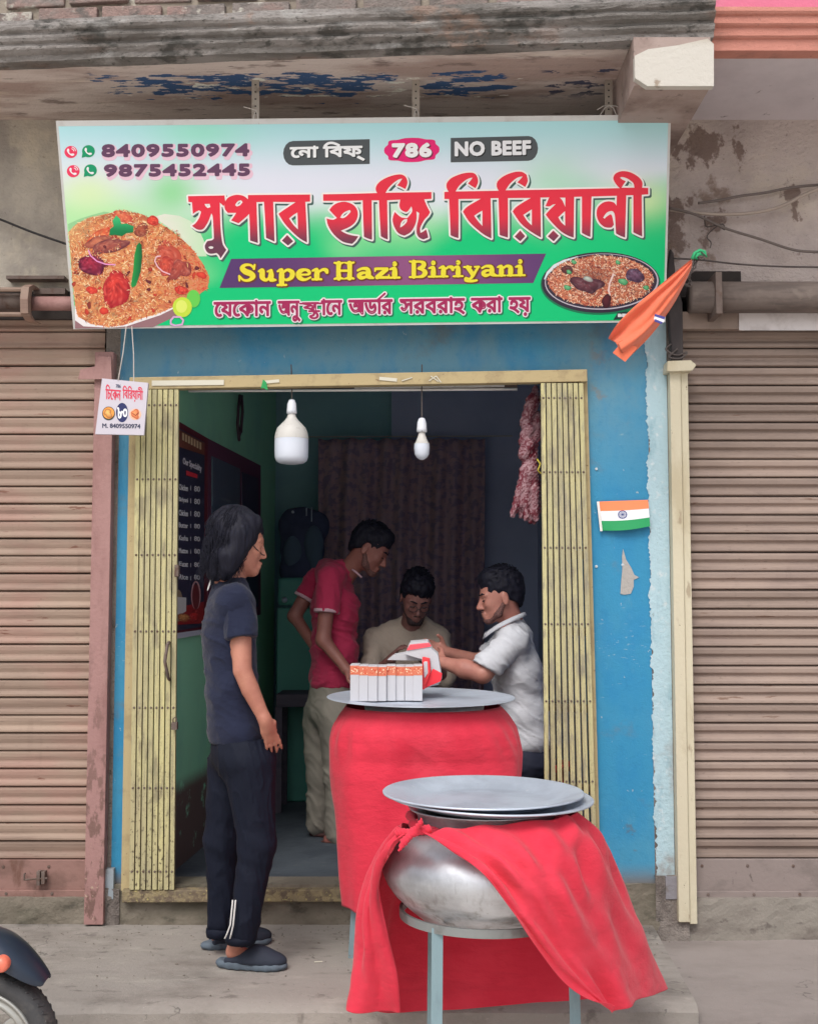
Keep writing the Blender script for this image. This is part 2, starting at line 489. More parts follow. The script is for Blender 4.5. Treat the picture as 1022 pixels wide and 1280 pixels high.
soffit_m = mat('soffit_plaster', D(196, 184, 178, 1.25), .9, layers=[
    ((.9, 3.5, 2), D(156, 134, 126, 1.2), .44, .60, .85), ((5, 14, 5), D(120, 104, 98, 1.1), .56, .68, .8), ((14, 60, 14), D(100, 88, 84, 1.1), .62, .70, .7), ((3, 60, 3), D(160, 142, 134, 1.2), .62, .70, .6), ((2.2, 12, 3), D(224, 206, 190, 1.3), .55, .75, .5),
    ((6, 20, 7), C(44, 80, 124, 1.15), .46, .475, .97, [(0, -1.5, -1.05), (0, .06, -.12), (1, -.52, -.42), (1, -.08, -.34)], .30),
    ((6, 20, 7), C(44, 80, 124, 1.15), .46, .475, .97, [(0, -.02, .10), (0, .54, .30), (1, -.54, -.44), (1, -.10, -.34)], .30), ((9, 30, 9), D(232, 222, 206, 1.3), .60, .615, .9, [(0, -1.5, -.9), (0, .6, -.1), (1, -.52, -.4), (1, -.05, -.3)], .1),
    ((9, 20, 9), C(40, 52, 84, 1.1), .56, .58, .9, [(0, .5, .56), (0, .86, .8), (1, -.55, -.5), (1, -.2, -.3)])],
    bump=[((3, 40, 3), .006), (60, .003)])
soffit_r = mat('soffit_plain', D(190, 182, 186, 1.25), .9, layers=[((2, 2, 2), D(172, 164, 168, 1.2), .45, .7, .6), ((12, 12, 12), D(96, 88, 86), .66, .72, .7)], bump=[(20, .004)])
cornice_m = mat('weathered_cornice', D(150, 145, 142), .95, layers=[
    ((1.6, 6, 8), D(104, 100, 96), .42, .62, .85), ((5, 7, 9), D(70, 69, 66), .53, .64, .85), ((3, 5, 4), D(158, 132, 118), .60, .68, .6), ((5, 8, 10), D(176, 174, 172), .56, .72, .7), ((2, 5, 6), D(132, 108, 96), .55, .7, .6),
    ((25, 25, 60), D(64, 64, 60), .58, .68, .8), ((60, 60, 60), D(170, 166, 160), .68, .74, .6)], bump=[((8, 12, 16), .02), (60, .01), (200, .003)])
coral_m = mat('coral_cornice_paint', D(192, 130, 116), .8, layers=[
    ((2, 3, 6), D(206, 142, 126), .45, .7, .7), ((5, 6, 14), D(150, 110, 98), .55, .72, .8), ((30, 30, 50), D(128, 96, 88), .62, .72, .7)], bump=[((8, 12, 16), .008), (80, .003)])
pinkwall_m = mat('magenta_wall_paint', D(214, 118, 146), .8, layers=[((3, 3, 3), D(222, 144, 166), .5, .7, .7), ((16, 16, 16), D(190, 110, 128), .6, .7, .5)], bump=[(30, .003)])
beam_m = mat('beam_end_limewash', D(200, 196, 188), .9, layers=[
    ((6, 6, 9), D(158, 142, 120), .40, .58, .85, [(2, 3.36, 3.44)]), ((14, 14, 14), D(128, 108, 90), .52, .62, .9, [(2, 3.38, 3.46)]), ((9, 9, 9), D(150, 134, 118), .58, .64, .9, [(0, .98, .9)]), ((30, 30, 18), D(176, 164, 146), .64, .74, .7)], bump=[(40, .004)])
brick_m = mat('old_brick', D(156, 130, 124), .95, layers=[
    ((3, 3, 6), D(138, 130, 126), .42, .56, .95), ((8, 8, 10), D(184, 152, 144), .5, .7, .8), ((6, 6, 8), D(98, 96, 94), .50, .62, .9), ((7, 7, 9), D(200, 196, 186), .58, .64, .9)], bump=[(30, .01), (120, .004)], vary=(D(120, 112, 106), .6))
mortar_m = mat('old_mortar', D(150, 140, 128), .95, layers=[((12, 12, 12), D(90, 84, 80), .5, .65, .8), ((4, 4, 4), D(206, 202, 188), .55, .62, .8)], bump=[(40, .008)])
teal_m = mat('interior_green_paint', C(150, 220, 182, 1.0), .6, layers=[
    ((2, 2, 2), C(136, 206, 180, .95), .45, .7, .7), ((5, 5, 3), C(150, 214, 176, .95), .55, .75, .5),
    ((7, 7, 9), C(110, 84, 84, .9), .3, .42, .97, [(2, .54, .44)])], bump=[(12, .003)])
tealdark_m = mat('interior_teal_paint', C(156, 206, 212, .95), .8, layers=[((2, 2, 2), C(140, 190, 204, .95), .45, .7, .7)], bump=[(12, .003)])
navy_m = mat('interior_dark_wall', C(186, 196, 226, .95), .85, layers=[((2, 2, 2), C(170, 184, 216, .95), .45, .7, .6)])
ifloor_m = mat('shop_floor_cement', C(88, 96, 106, .8), .8, layers=[((3, 3, 3), C(66, 74, 86, .8), .45, .65, .8), ((12, 30, 12), C(116, 120, 122, .8), .6, .72, .6)], bump=[(30, .004)])
def shutter_mat(name, a, b, dirt, rust):
    return mat(name, a, .62, .0, layers=[
        ((2.2, 3, 5), b, .42, .66, .8), ((.8, 3, 1.2), dirt, .46, .66, .45), ((1.5, 8, 30), dirt, .5, .72, .45), ((26, 26, 60), dirt, .60, .72, .45), ((9, 9, 1.4), dirt, .60, .74, .3), ((6, 9, 44), rust, .66, .70, .75), ((80, 80, 80), D(196, 190, 184), .70, .74, .5)], bump=[((3, 8, 30), .0025), (120, .0006)], spec=.35, vary=(dirt, .38))
shutL_m = shutter_mat('shutter_paint_rose', D(164, 142, 126), D(168, 132, 120), D(110, 90, 80), D(112, 62, 46))
shutR_m = shutter_mat('shutter_paint_taupe', D(162, 143, 132), D(148, 130, 122), D(108, 94, 86), D(108, 78, 62))
shutLb_m = mat('shutter_plate_rose', D(146, 112, 104), .7, layers=[((5, 5, 8), D(118, 90, 82), .45, .64, .85), ((9, 9, 3), D(104, 72, 60), .56, .66, .8), ((20, 20, 14), D(96, 74, 66), .6, .7, .8)], bump=[(60, .002)])
shutRb_m = mat('shutter_plate_taupe', D(140, 128, 124), .7, layers=[((5, 5, 8), D(116, 106, 102), .5, .7, .7), ((30, 30, 14), D(88, 78, 74), .63, .7, .8)], bump=[(60, .002)])
pinkpost_m = mat('rose_post_paint', D(164, 126, 122), .7, layers=[((5, 5, 2), D(138, 100, 96), .45, .66, .8), ((30, 30, 12), D(108, 82, 74), .50, .60, .85, [(2, 1.6, .1)]), ((60, 60, 60), D(190, 170, 150), .62, .68, .7, [(2, .45, .1)])], bump=[(60, .003)])
yelpost_m = mat('cream_post_paint', D(204, 196, 172), .65, layers=[((5, 5, 2), D(184, 172, 144), .5, .7, .8), ((50, 50, 30), D(104, 88, 72), .68, .72, .9), ((16, 16, 5), D(150, 132, 110), .62, .7, .7)], bump=[(50, .002)])
gate_m = mat('gate_yellow_paint', D(202, 194, 142), .6, layers=[
    ((9, 9, 2), D(178, 168, 132), .45, .66, .8), ((60, 30, 3), D(150, 140, 116), .5, .66, .7), ((14, 14, 5), D(128, 118, 98), .52, .66, .75), ((200, 60, 6), D(140, 132, 112), .56, .66, .7), ((70, 70, 50), D(96, 84, 62), .66, .71, .9), ((60, 60, 50), D(74, 60, 48), .56, .62, .9, [(2, .9, .2)]),
    ((30, 30, 6), D(128, 122, 114), .5, .64, .7, [(0, .3, .5)])], bump=[(80, .0015)], spec=.4, vary=(D(156, 150, 122), .5))
sill_m = mat('sill_flaked_paint', D(150, 136, 104), .8, layers=[((30, 30, 30), D(104, 90, 78), .44, .56, .9), ((60, 60, 60), D(188, 176, 116), .58, .66, .8), ((6, 6, 6), D(124, 112, 94), .5, .66, .7)], bump=[(80, .006)])
frame_m = mat('gate_frame_paint', D(182, 164, 124), .7, layers=[((9, 9, 9), D(160, 142, 108), .5, .66, .8), ((40, 20, 40), D(120, 92, 66), .63, .7, .8)], bump=[(60, .002)])
iron_m = mat('rusty_iron', D(112, 98, 92), .75, .2, layers=[((20, 20, 20), D(92, 66, 54), .5, .66, .8), ((8, 8, 8), D(140, 128, 120), .5, .7, .6)], bump=[(90, .002)])
dark_m = mat('recess_shade', D(58, 52, 50), .95, layers=[((10, 10, 10), D(44, 40, 40), .4, .6, .7)])  # dark tone painted as shade for recesses, holes and unseen backing
white_m = mat('white_enamel', C(226, 226, 224), .5, layers=[((9, 9, 9), C(200, 198, 190), .5, .7, .5)])
wire_m = mat('wire_insulation', D(92, 84, 82), .7, layers=[((20, 20, 20), D(70, 62, 60), .4, .6, .6)])
pale_wire_m = mat('pale_wire', D(190, 184, 178), .6)

# ================================================================== GROUND
m = MB()
m.add([(-60, -70, -.20), (60, -70, -.20), (60, 30, -.20), (-60, 30, -.20)], [(0, 1, 2, 3)])
struct(m.build('road', road_m))
# raised cement platform in front of the shop, its right end cut obliquely
def grid_slab(name, poly_fn, m_, nx=60, ny=24, z=0., amp=.004, edge=.05, h=.22):
    mb = MB(); v = []; rng = np.random.default_rng(3)
    pts = []
    for j in range(ny + 1):
        for i in range(nx + 1):
            x, y = poly_fn(i / nx, j / ny); pts.append((x, y))
    pa = np.array([(x, y, 0.) for x, y in pts])
    zz = z + amp * vnoise(pa * 2.3, 4) + amp * .5 * vnoise(pa * 9, 5)
    jag = .012 * vnoise(pa * 14, 6)
    for q, (x, y) in enumerate(pts):
        j = q // (nx + 1)
        if j == 0: v.append((x, y + jag[q] * .6, zz[q] - .022))
        elif j == 1: v.append((x, y + jag[q] * .3, zz[q] - .006))
        else: v.append((x, y, zz[q]))
    f = [(j * (nx + 1) + i, j * (nx + 1) + i + 1, (j + 1) * (nx + 1) + i + 1, (j + 1) * (nx + 1) + i) for j in range(ny) for i in range(nx)]
    mb.add(v, f)
    n0 = len(v)
    # skirts: front and the two ends
    def skirt(ids):
        b = [(v[i][0], v[i][1] - .004, z - h) for i in ids]; t = [v[i] for i in ids]
        mb.add(t + b, [(k, k + 1, len(ids) + k + 1, len(ids) + k) for k in range(len(ids) - 1)])
    skirt(list(range(nx + 1)))
    skirt([j * (nx + 1) + nx for j in range(ny + 1)])
    skirt([j * (nx + 1) for j in range(ny + 1)])
    return mb.build(name, m_, smooth=True)
pr0, pr1 = G(818, 1160, 0), G(868, 1252, 0)
xl = -3.2
def platfn(u, v):
    yf = -1.016; y0 = .0
    vv = 0 if v == 0 else (.02 if v <= 1 / 24 + 1e-6 else v)
    y = yf + (y0 - yf) * vv
    xr = pr1.x + (pr0.x - pr1.x) * vv
    return xl + (xr - xl) * u, y
struct(grid_slab('cement_platform', platfn, concrete))
def rgfn(u, v):
    vv = 0 if v == 0 else (.02 if v <= 1 / 24 + 1e-6 else v)
    y = -1.75 + 1.75 * vv
    return .9 + (3.4 - .9) * u, y
struct(grid_slab('pavement', rgfn, concrete_r, nx=30, z=-.06, h=.16))

# grit and crumbs lying on the cement
mb = MB(); rg = random.Random(8)
for k in range(520):
    if rg.random() < .7: x, y, z = rg.uniform(-1.9, 1.05), -abs(rg.gauss(0, .25)) - .03, .001
    else: x, y, z = rg.uniform(-1.9, 1.0), rg.uniform(-.95, -.05), .001
    if y < -.96: continue
    s_ = rg.uniform(.0018, .006) * (1.5 if rg.random() < .06 else 1)
    pts = [Vector((rg.uniform(.6, 1) * s_ * a, rg.uniform(.6, 1) * s_ * b, rg.uniform(.5, .9) * s_ * c)) for a, b, c in ((1, 0, 0), (0, 1, 0), (-1, 0, 0), (0, -1, 0), (0, 0, 1))]
    mb.add([Vector((x, y, z)) + p for p in pts], [(0, 1, 4), (1, 2, 4), (2, 3, 4), (3, 0, 4)])
stuff(mb.build('grit', mat('grit_stone', D(112, 104, 96), .95, layers=[((40, 40, 40), D(170, 162, 152), .5, .6, .9)]), None))

# ================================================================== SHOP BUILDING
bld = thing('shop_building', 'old plastered shop building with bright blue doorway wall and weathered grey ledge above', 'building', (0, .3, 0))
zlin = Zy(474); zt = zs
XL0, XL1 = Xx(136), Xx(163)         # left pier
XR0, XR1 = Xx(734), Xx(836)         # right pier
def wallpiece(name, x0, x1, y0, y1, z0, z1, m_): return MB().box(x0, x1, y0, y1, z0, z1).build(name, m_, bld)
XD0 = XL1
wallpiece('pier', XD0 - .06, XD0, 0, .14, .16, zlin, blue_m)
wallpiece('pier', XR0, Xx(813), 0, .14, .16, zlin, blue_m)
wallpiece('lintel_wall', XD0 - .06, Xx(813), 0, .14, zlin, 2.66, blue_m)
# ragged pale strip between the blue paint and the cream post
mb = MB(); n = 90; z0_, z1_ = .16, 2.66
n = 700; zz = np.linspace(z0_, z1_, n); jj = .005 * vnoise(np.stack([zz * 0, zz * 9, zz * 160], 1), 3) + .006 * vnoise(np.stack([zz * 0, zz * 3, zz * 50], 1), 8) + .005 * vnoise(np.stack([zz * 0, zz * 3, zz * 9], 1), 9) + .010 * np.clip(1.3 - zz, 0, .8)
v = []
for k in range(n):
    v += [(Xx(811.5) + jj[k], -.004, zz[k]), (Xx(837), -.004, zz[k])]
mb.add(v, [(2 * k, 2 * k + 1, 2 * k + 3, 2 * k + 2) for k in range(n - 1)])
mb.build('limewash_strip', pale_m, bld)
wallpiece('wall_end', Xx(813), Xx(846), 0, .14, .0, 2.66, raw_plaster)
wallpiece('wall_end', Xx(127), XD0 - .06, -.0, .14, .0, 2.66, raw_plaster)
wallpiece('pale_block', Xx(129, -.02), Xx(149, -.02), -.03, 0, Zy(1124, -.03), Zy(1086, -.03), mat('pale_block_paint', D(150, 160, 168), .8, layers=[((14, 14, 14), D(120, 112, 106), .5, .66, .8)], bump=[(60, .004)]))
wallpiece('pale_block', Xx(826, -.03), Xx(848, -.03), -.03, 0, Zy(1124, -.03), Zy(1096, -.03), mat('grey_block_paint', D(134, 132, 138), .8, layers=[((14, 14, 14), D(112, 104, 100), .5, .66, .8)], bump=[(60, .004)]))
# upper walls
mb = MB(); mb.box(-3.2, Xx(150), .0, .14, 2.66, 3.50); mb.build('upper_wall', stucco_l, bld)
mb = MB(); mb.box(Xx(150), Xx(800), .0, .14, 2.662, 3.50); mb.build('upper_wall', stucco_l, bld)
mb = MB(); mb.box(Xx(800), 3.4, .0, .14, Zy(352), 3.50); mb.build('upper_wall', stucco_m, bld)
# unseen dark boxes added behind the shutters to block light
MB().box(-3.2, Xx(127), .12, .26, .02, 2.66).build('shutter_light_block', dark_m, bld)
MB().box(Xx(846), 3.4, .12, .26, -.06, Zy(352)).build('shutter_light_block', dark_m, bld)
# plinths
def lumpy_box(name, x0, x1, y0, y1, z0, z1, m_, parent, amp=.006, sc=9, nx=60, nz=8):
    mb = MB(); v = []; f = []
    for j in range(nz + 1):
        for i in range(nx + 1):
            v.append([x0 + (x1 - x0) * i / nx, y0, z0 + (z1 - z0) * j / nz])
    v = np.array(v); v[:, 1] += amp * vnoise(v * sc, 2) + amp * .5 * vnoise(v * sc * 4, 3)
    top = np.arange(len(v)) // (nx + 1) == nz
    v[top, 2] += amp * .4 * vnoise(v[top] * 20, 3)
    f = [(j * (nx + 1) + i, j * (nx + 1) + i + 1, (j + 1) * (nx + 1) + i + 1, (j + 1) * (nx + 1) + i) for j in range(nz) for i in range(nx)]
    mb.add(v.tolist(), f)
    k = nz * (nx + 1)
    t = [tuple(v[k + i]) for i in range(nx + 1)]; b = [(q[0], y1, z1) for q in t]
    mb.add(t + b, [(i, i + 1, nx + 2 + i, nx + 1 + i) for i in range(nx)])
    return mb.build(name, m_, parent, smooth=False)
lumpy_box('plinth', -3.2, Xx(126), -.012, .12, -.02, Zy(1121), plinth_m, bld)
lumpy_box('plinth', Xx(126), Xx(830), -.020, .12, -.02, .165, plinth_m, bld)
lumpy_box('plinth', Xx(846), 3.4, -.022, .12, -.09, Zy(1122), mat('plinth_grey', D(142, 136, 128), .92, layers=[((3, 3, 6), D(112, 104, 98), .45, .66, .8), ((14, 14, 20), D(90, 82, 78), .58, .7, .7), ((5, 5, 7), D(162, 154, 146), .55, .75, .6)], bump=[(14, .008), (80, .003)]), bld)
lumpy_box('pier_foot', Xx(812), Xx(852), -.03, .12, -.08, .20, raw_plaster, bld, .012, 14, 14)
lumpy_box('pier_foot', Xx(128), Xx(158), -.03, .12, -.02, .15, raw_plaster, bld, .012, 14, 14)
# ledge: slab, stepped cornice, soffit
def Yf(x): return -.565 - .075 * (x + 1.55)           # front edge, nearer on the right
xe = P(886, 60, -.7).x
def cornice(name, x0, x1, yfn, m_, prof, n=90, amp=.006, seed=3):
    """prof: (dy, z) in front of the edge line"""
    v = []
    for i in range(n + 1):
        x = x0 + (x1 - x0) * i / n
        for dy, z in prof: v.append((x, yfn(x) + dy, z))
    v = np.array(v); k = len(prof)
    v[:, 1] += amp * vnoise(v * (7, 40, 30), seed) + amp * .6 * vnoise(v * (30, 60, 50), seed + 1)
    v[:, 2] += amp * .5 * vnoise(v * (5, 30, 30), seed + 2)
    f = [(i * k + j, (i + 1) * k + j, (i + 1) * k + j + 1, i * k + j + 1) for i in range(n) for j in range(k - 1)]
    f += [tuple(range(k)), tuple(n * k + j for j in reversed(range(k)))]
    return MB().add(v.tolist(), f).build(name, m_, bld)
prof = [(.06, zs - .004), (.0, zs), (-.003, zs + .020), (-.012, zs + .026), (-.022, zs + .036), (-.023, zs + .044), (-.014, zs + .052), (-.015, zs + .060), (-.028, zs + .066), (-.035, zs + .076), (-.035, zs + .084),
        (-.026, zs + .091), (-.027, zs + .099), (-.040, zs + .106), (-.045, zs + .116), (-.043, zs + .128), (-.03, zs + .136), (-.028, zs + .150), (.10, zs + .156)]
cornice('cornice', -3.2, xe, Yf, cornice_m, prof)
prof2 = [(.06, zs - .004), (0, zs), (-.002, zs + .042), (-.010, zs + .044), (-.018, zs + .050), (-.019, zs + .080), (-.030, zs + .084), (-.036, zs + .090), (-.036, zs + .118), (-.046, zs + .122), (-.052, zs + .130), (-.05, zs + .146), (0, zs + .15), (.5, zs + .15)]
cornice('painted_cornice', xe, 3.4, lambda x: -.66, coral_m, prof2, 50, .0015)
mb = MB(); n = 40
v = []
for i in range(n + 1):
    x = -3.2 + (xe + 3.2) * i / n
    v += [(x, Yf(x) + .05, zs), (x, -.3, zs), (x, 0., zs)]
mb.add(v, [(3 * i + j, 3 * i + j + 1, 3 * i + j + 4, 3 * i + j + 3) for i in range(n) for j in range(2)])
mb.build('soffit', soffit_m, bld)
MB().box(xe, 3.4, -.62, 0, zs, zs + .05).build('painted_soffit', soffit_r, bld)
# beam end under the ledge
bx0, bx1 = P(793, 76, -.64).x, P(891, 76, -.64).x
bx0, bx1 = P(793, 76, -.80).x, P(891, 76, -.80).x
mb = MB(); mb.box(bx0 + .002, bx1 - .002, -.77, -.001, Zy(107, -.77), zs - .001); mb.build('beam', mat('beam_plaster_shaded', D(150, 134, 128, 1.25), .92, layers=[((3, 3, 3), D(116, 98, 92, 1.2), .42, .62, .8), ((14, 14, 14), D(90, 78, 74), .58, .7, .7)], bump=[(30, .004)]), bld)  # shadow on the side and underside put into a darker plaster colour
mb = MB(); zz0, zz1 = Zy(107.5, -.80), Zy(45, -.80)
pts = [(bx0, zz0 + .03), (bx0 + .045, zz0), (bx1, zz0), (bx1 + .003, zz1 - .03), (bx1 - .02, zz1 - .01), (bx0 + .16, zz1 - .035), (bx0 + .05, zz1 - .05), (bx0, zz1 - .075)]
mb.prism([(a, b) for a, b in pts], -.80, -.768, 'y'); mb.build('beam_end', beam_m, bld)
# parapet of old bricks above the ledge
mb = MB(); v = []
for i in range(31):
    x = -3.2 + (xe - .04 + 3.2) * i / 30
    v += [(x, Yf(x) + .062, zs + .145), (x, Yf(x) + .062, zs + .44), (x, -.28, zs + .44)]
mb.add(v, [(3 * i + j, 3 * i + 3 + j, 3 * i + 4 + j, 3 * i + 1 + j) for i in range(30) for j in range(2)]); mb.build('parapet', mortar_m, bld)
bm0 = MB().box(-.118, .118, -.014, .03, -.034, .034).build('brick', brick_m, bld, bevel=.005)
rr = random.Random(5)
first = True
for row in range(3):
    zc = zs + .194 + row * .080
    x = -2.35 + (.12 if row % 2 else 0)
    while x < xe - .2:
        if rr.random() > .10:
            L = (x, Yf(x) + .058 + rr.uniform(-.008, .010), zc + rr.uniform(-.004, .004))
            if first: bm0.location = L; first = False; c = bm0
            else: c = copy_part(bm0, bld, L)
            c.rotation_euler = (0, rr.uniform(-.02, .02), -.075 + rr.uniform(-.02, .02)); c.scale = (rr.uniform(.92, 1.0), 1, rr.uniform(.9, 1.02))
        x += .254
MB().box(P(838, 8, -.6).x, 3.4, -.64, -.3, zs + .146, zs + .44).build('painted_parapet', pinkwall_m, bld)
# ceiling, floor and inner walls of the shop
wl0, wl1 = (-1.075, .14), (-1.075 + .07 * 2.7, 2.85)
mb = MB()
mb.prism([wl0, wl1, (wl1[0] - .12, 2.85), (wl0[0] - .12, .14)], .12, 2.95, 'z'); mb.build('inner_wall', teal_m, bld)
MB().box(-2.2, 1.2, 3.3, 3.42, .12, 2.95).build('inner_wall', tealdark_m, bld)
MB().box(-2.2, wl1[0] - .12, 2.85, 2.97, .12, 2.95).build('inner_wall', tealdark_m, bld)
MB().box(.88, 1.0, .14, 3.3, .12, 2.95).build('inner_wall', navy_m, bld)
MB().box(-.12, .88, 3.14, 3.26, .12, 2.95).build('inner_wall', navy_m, bld)
MB().box(-2.2, 1.2, .142, 3.30, 2.95, 3.05).build('ceiling', navy_m, bld)
MB().box(-2.2, 1.2, .01, 3.30, -.02, .12).build('shop_floor', ifloor_m, bld)
# body of the building behind and above
MB().box(-3.2, 3.4, 3.42, 3.6, -.1, 3.6).build('rear_wall', stucco_l, bld)
MB().box(-3.2, 3.4, -.28, 3.6, 3.625, 3.70).build('roof', concrete, bld)
MB().box(-3.3, -3.2, 0, 3.6, -.1, 3.6).build('side_wall', stucco_l, bld)
MB().box(3.4, 3.5, 0, 3.6, -.1, 3.6).build('side_wall', stucco_l, bld)
# torn patch and nails on the blue wall
def zp(px, py, s, ox, oy): return (ox + px / s, oy + py / s)
patch = [zp(a, b, 2.542, 620, 440) for a, b in [(402, 625), (412, 660), (428, 685), (438, 708), (453, 716), (436, 724), (436, 745), (427, 768), (408, 771), (394, 769), (396, 735), (400, 690), (399, 650)]]
def flat_poly(name, pts, Y, m_, parent, thick=.0):
    q = [P(a, b, Y) for a, b in pts]
    if thick: return MB().prism([(p.x, p.z) for p in q], Y, Y + thick, 'y').build(name, m_, parent)
    tri = tessellate_polygon([q]); return MB().add(q, [tuple(t) for t in tri]).build(name, m_, parent)
flat_poly('bare_plaster_patch', patch, -.003, mat('bare_plaster', C(176, 172, 168, .9), .9, bump=[(60, .004)]), bld, .0028)
nm = mat('nail_head', C(196, 206, 212, .9), .5)
for a, b in ((745, 586), (745, 708), (778, 706)):
    p = P(a, b, -.006); MB().lathe([(0.0001, 0), (.006, .001), (.006, .006)], p, 8, 'y').build('nail', nm, bld)

# ================================================================== SHUTTERS
def slat_profile(h, deep=False):
    if deep: return [(.004, 0), (-.011, .001), (-.016, h * .06), (-.015, h * .18), (-.010, h * .27), (-.001, h * .33), (.005, h * .42), (.004, h * .50), (-.004, h * .56), (-.009, h * .62), (-.010, h * .82), (-.007, h * .93), (.002, h * .97), (.010, h)]
    return [(.004, 0), (-.012, .001), (-.016, h * .06), (-.0155, h * .16), (-.012, h * .26), (-.008, h * .34), (-.007, h * .42), (-.009, h * .52), (-.011, h * .64), (-.011, h * .82), (-.008, h * .93), (.002, h * .97), (.010, h)]
def shutter(name, label, x0, x1, zb, zt, h, m_, mplate, zplate):
    t = thing(name, label, 'shutter', ((x0 + x1) / 2, .04, zb))
    pr = slat_profile(h, 'taupe' in label); mb = MB(); nseg = 8; v = []
    for i in range(nseg + 1):
        x = x0 + (x1 - x0) * i / nseg
        for y, z in pr: v.append((x, y, z))
    k = len(pr)
    f = [(i * k + j, (i + 1) * k + j, (i + 1) * k + j + 1, i * k + j + 1) for i in range(nseg) for j in range(k - 1)]
    mb.add(v, f)
    s0 = mb.build('slat', m_, t, smooth=False)
    z = zplate; first = True; r = random.Random(len(label)); s0.location = (0, .045, z)
    while z < zt:
        if not first:
            c = copy_part(s0, t, (0, .045 + r.uniform(-.0015, .0015), z)); c.rotation_euler = (0, r.uniform(-.0008, .0008), 0)
        first = False; z += h
    mb = MB(); mb.box(x0, x1, .02, .05, zb + .028, zplate - .002); mb.box(x0, x1, .005, .03, zb, zb + .03)
    pl = mb.build('bottom_plate', mplate, t, bevel=.003)
    rb = MB()
    x = x0 + .08
    while x < x1:
        rb.lathe([(.0001, -.004), (.006, -.003), (.007, 0)], (x, .02, zplate - .03), 8, 'y'); rb.lathe([(.0001, -.004), (.006, -.003), (.007, 0)], (x + .02, .005, zb + .016), 8, 'y'); x += .19
    q = rb.build('rivet', iron_m, pl); stuff(q)
    return t, pl
zlb, zlp = Zy(1121, .02), Zy(1073, .04)
LS, LSp = shutter('rolling_shutter', 'closed rose brown rolling shutter with rusty latch left of the blue shop', -3.1, Xx(126, .04), zlb, Zy(352, .04), 21.85 * (5.12 / 1500), shutL_m, shutLb_m, zlp)
mb = MB(); a = P(31, 1098, .0); b = P(48, 1098, .0)
mb.tube([(a.x, .008, a.z + .018), (a.x, -.004, a.z + .018), (a.x, -.004, a.z - .006), (a.x + .004, -.006, a.z - .004), (b.x + .04, -.006, b.z + .002)], .004, 6)
mb.box(b.x - .004, b.x + .010, -.012, .02, b.z - .026, b.z + .03); mb.box(b.x + .016, b.x + .03, -.012, .02, b.z - .02, b.z + .03)
mb.build('latch', iron_m, LSp)
RS, RSp = shutter('rolling_shutter', 'closed taupe rolling shutter beside the cream post', Xx(846, .04), 3.3, Zy(1122, .02), Zy(412, .04), 23.45 * (5.12 / 1500), shutR_m, shutRb_m, Zy(1072, .04))
# posts (guide channels)
def post(name, label, x0, x1, ztop, zbot, m_, y0=-.055):
    t = thing(name, label, 'post', ((x0 + x1) / 2, y0 + .03, zbot))
    mb = MB(); mb.box(x0, x1, y0, y0 + .012, zbot, ztop); mb.box(x0, x0 + .008, y0 + .012, .06, zbot, ztop); mb.box(x1 - .008, x1, y0 + .012, .04, zbot, ztop)
    mb.build('channel', m_, t, bevel=.002)
    return t
pp = post('guide_post', 'rose painted steel guide post beside the left shutter', P(106, 1100, -.055).x, P(130, 1100, -.055).x, Zy(440, -.05), Zy(1156, -.055), pinkpost_m)
# bent flap at the top of the rose post
q = [P(a, b, -.075) for a, b in ((98, 474), (101, 462), (119, 458), (121, 445), (139, 446), (140, 474))]
MB().prism([(p.x, p.z) for p in q], -.077, -.070, 'y').build('bent_flap', pinkpost_m, pp)
yp = thing('guide_post', 'cream painted steel guide post with cap beside the right shutter', 'post', (Xx(858), -.03, -.05))
x0, x1 = P(847, 1100, -.055).x, P(861, 1100, -.055).x; x2 = P(871, 1100, -.055).x
zt_, zb_ = Zy(465, -.055), Zy(1153, -.055)
MB().box(x0, x1, -.055, .0, zb_, zt_).build('channel', yelpost_m, yp, bevel=.003)
MB().box(x1 + .002, x2, -.045, .02, zb_ - .01, zt_ - .0).build('channel', yelpost_m, yp, bevel=.003)
q = [P(a, b, -.07) for a, b in ((832, 465), (833, 452), (862, 451), (869, 457), (864, 464))]
MB().prism([(p.x, p.z) for p in q], -.085, .0, 'y').build('post_cap', yelpost_m, yp, bevel=.003)

# shutter barrels over the shutters
lb = thing('shutter_barrel', 'rusty pipe and bracket cage above the left shutter', 'roller', (-1.9, -.1, 2.6))
zc = Zy(378, -.12)
MB().tube([(-3.1, -.11, zc), (P(38, 378, -.11).x, -.11, zc)], .040, 16).build('pipe', iron_m, lb, smooth=True)
MB().tube([(P(38, 378, -.11).x, -.10, zc), (P(128, 378, -.11).x, -.10, zc)], .030, 16).build('pipe', pinkpost_m, lb, smooth=True)
for py in (362, 393): MB().tube([(-3.1, -.165, Zy(py, -.165)), (P(39, py, -.165).x, -.165, Zy(py, -.165))], .010, 8).build('cage_bar', shutL_m, lb)
mb = MB(); xx = P(37, 378, -.14).x
arc = [(-.02, Zy(397, -.14)), (-.12, Zy(400, -.14)), (-.19, Zy(395, -.14)), (-.20, Zy(378, -.14)), (-.185, Zy(362, -.14)), (-.13, Zy(355, -.14)), (-.02, Zy(353, -.14))]
v = []
mb.prism(arc + [(y * .78, z + (.006 if z < zc else -.006)) for y, z in reversed(arc)], xx - .02, xx + .012, 'x'); mb.build('bracket_ring', shutL_m, lb)
MB().box(P(12, 347, -.02).x, P(84, 347, -.02).x, -.06, .0, Zy(350, -.04), Zy(346, -.04)).build('angle_bar', iron_m, lb)
MB().box(P(45, 367, -.02).x, P(84, 367, -.02).x, -.05, .0, Zy(368, -.04), Zy(361, -.04)).build('angle_bar', iron_m, lb)
MB().box(-3.1, P(130, 375, 0).x, -.006, .02, Zy(399, 0), 2.66).build('recess_shade_panel', dark_m, lb)  # dark panel stands in for the shaded gap behind the pipes

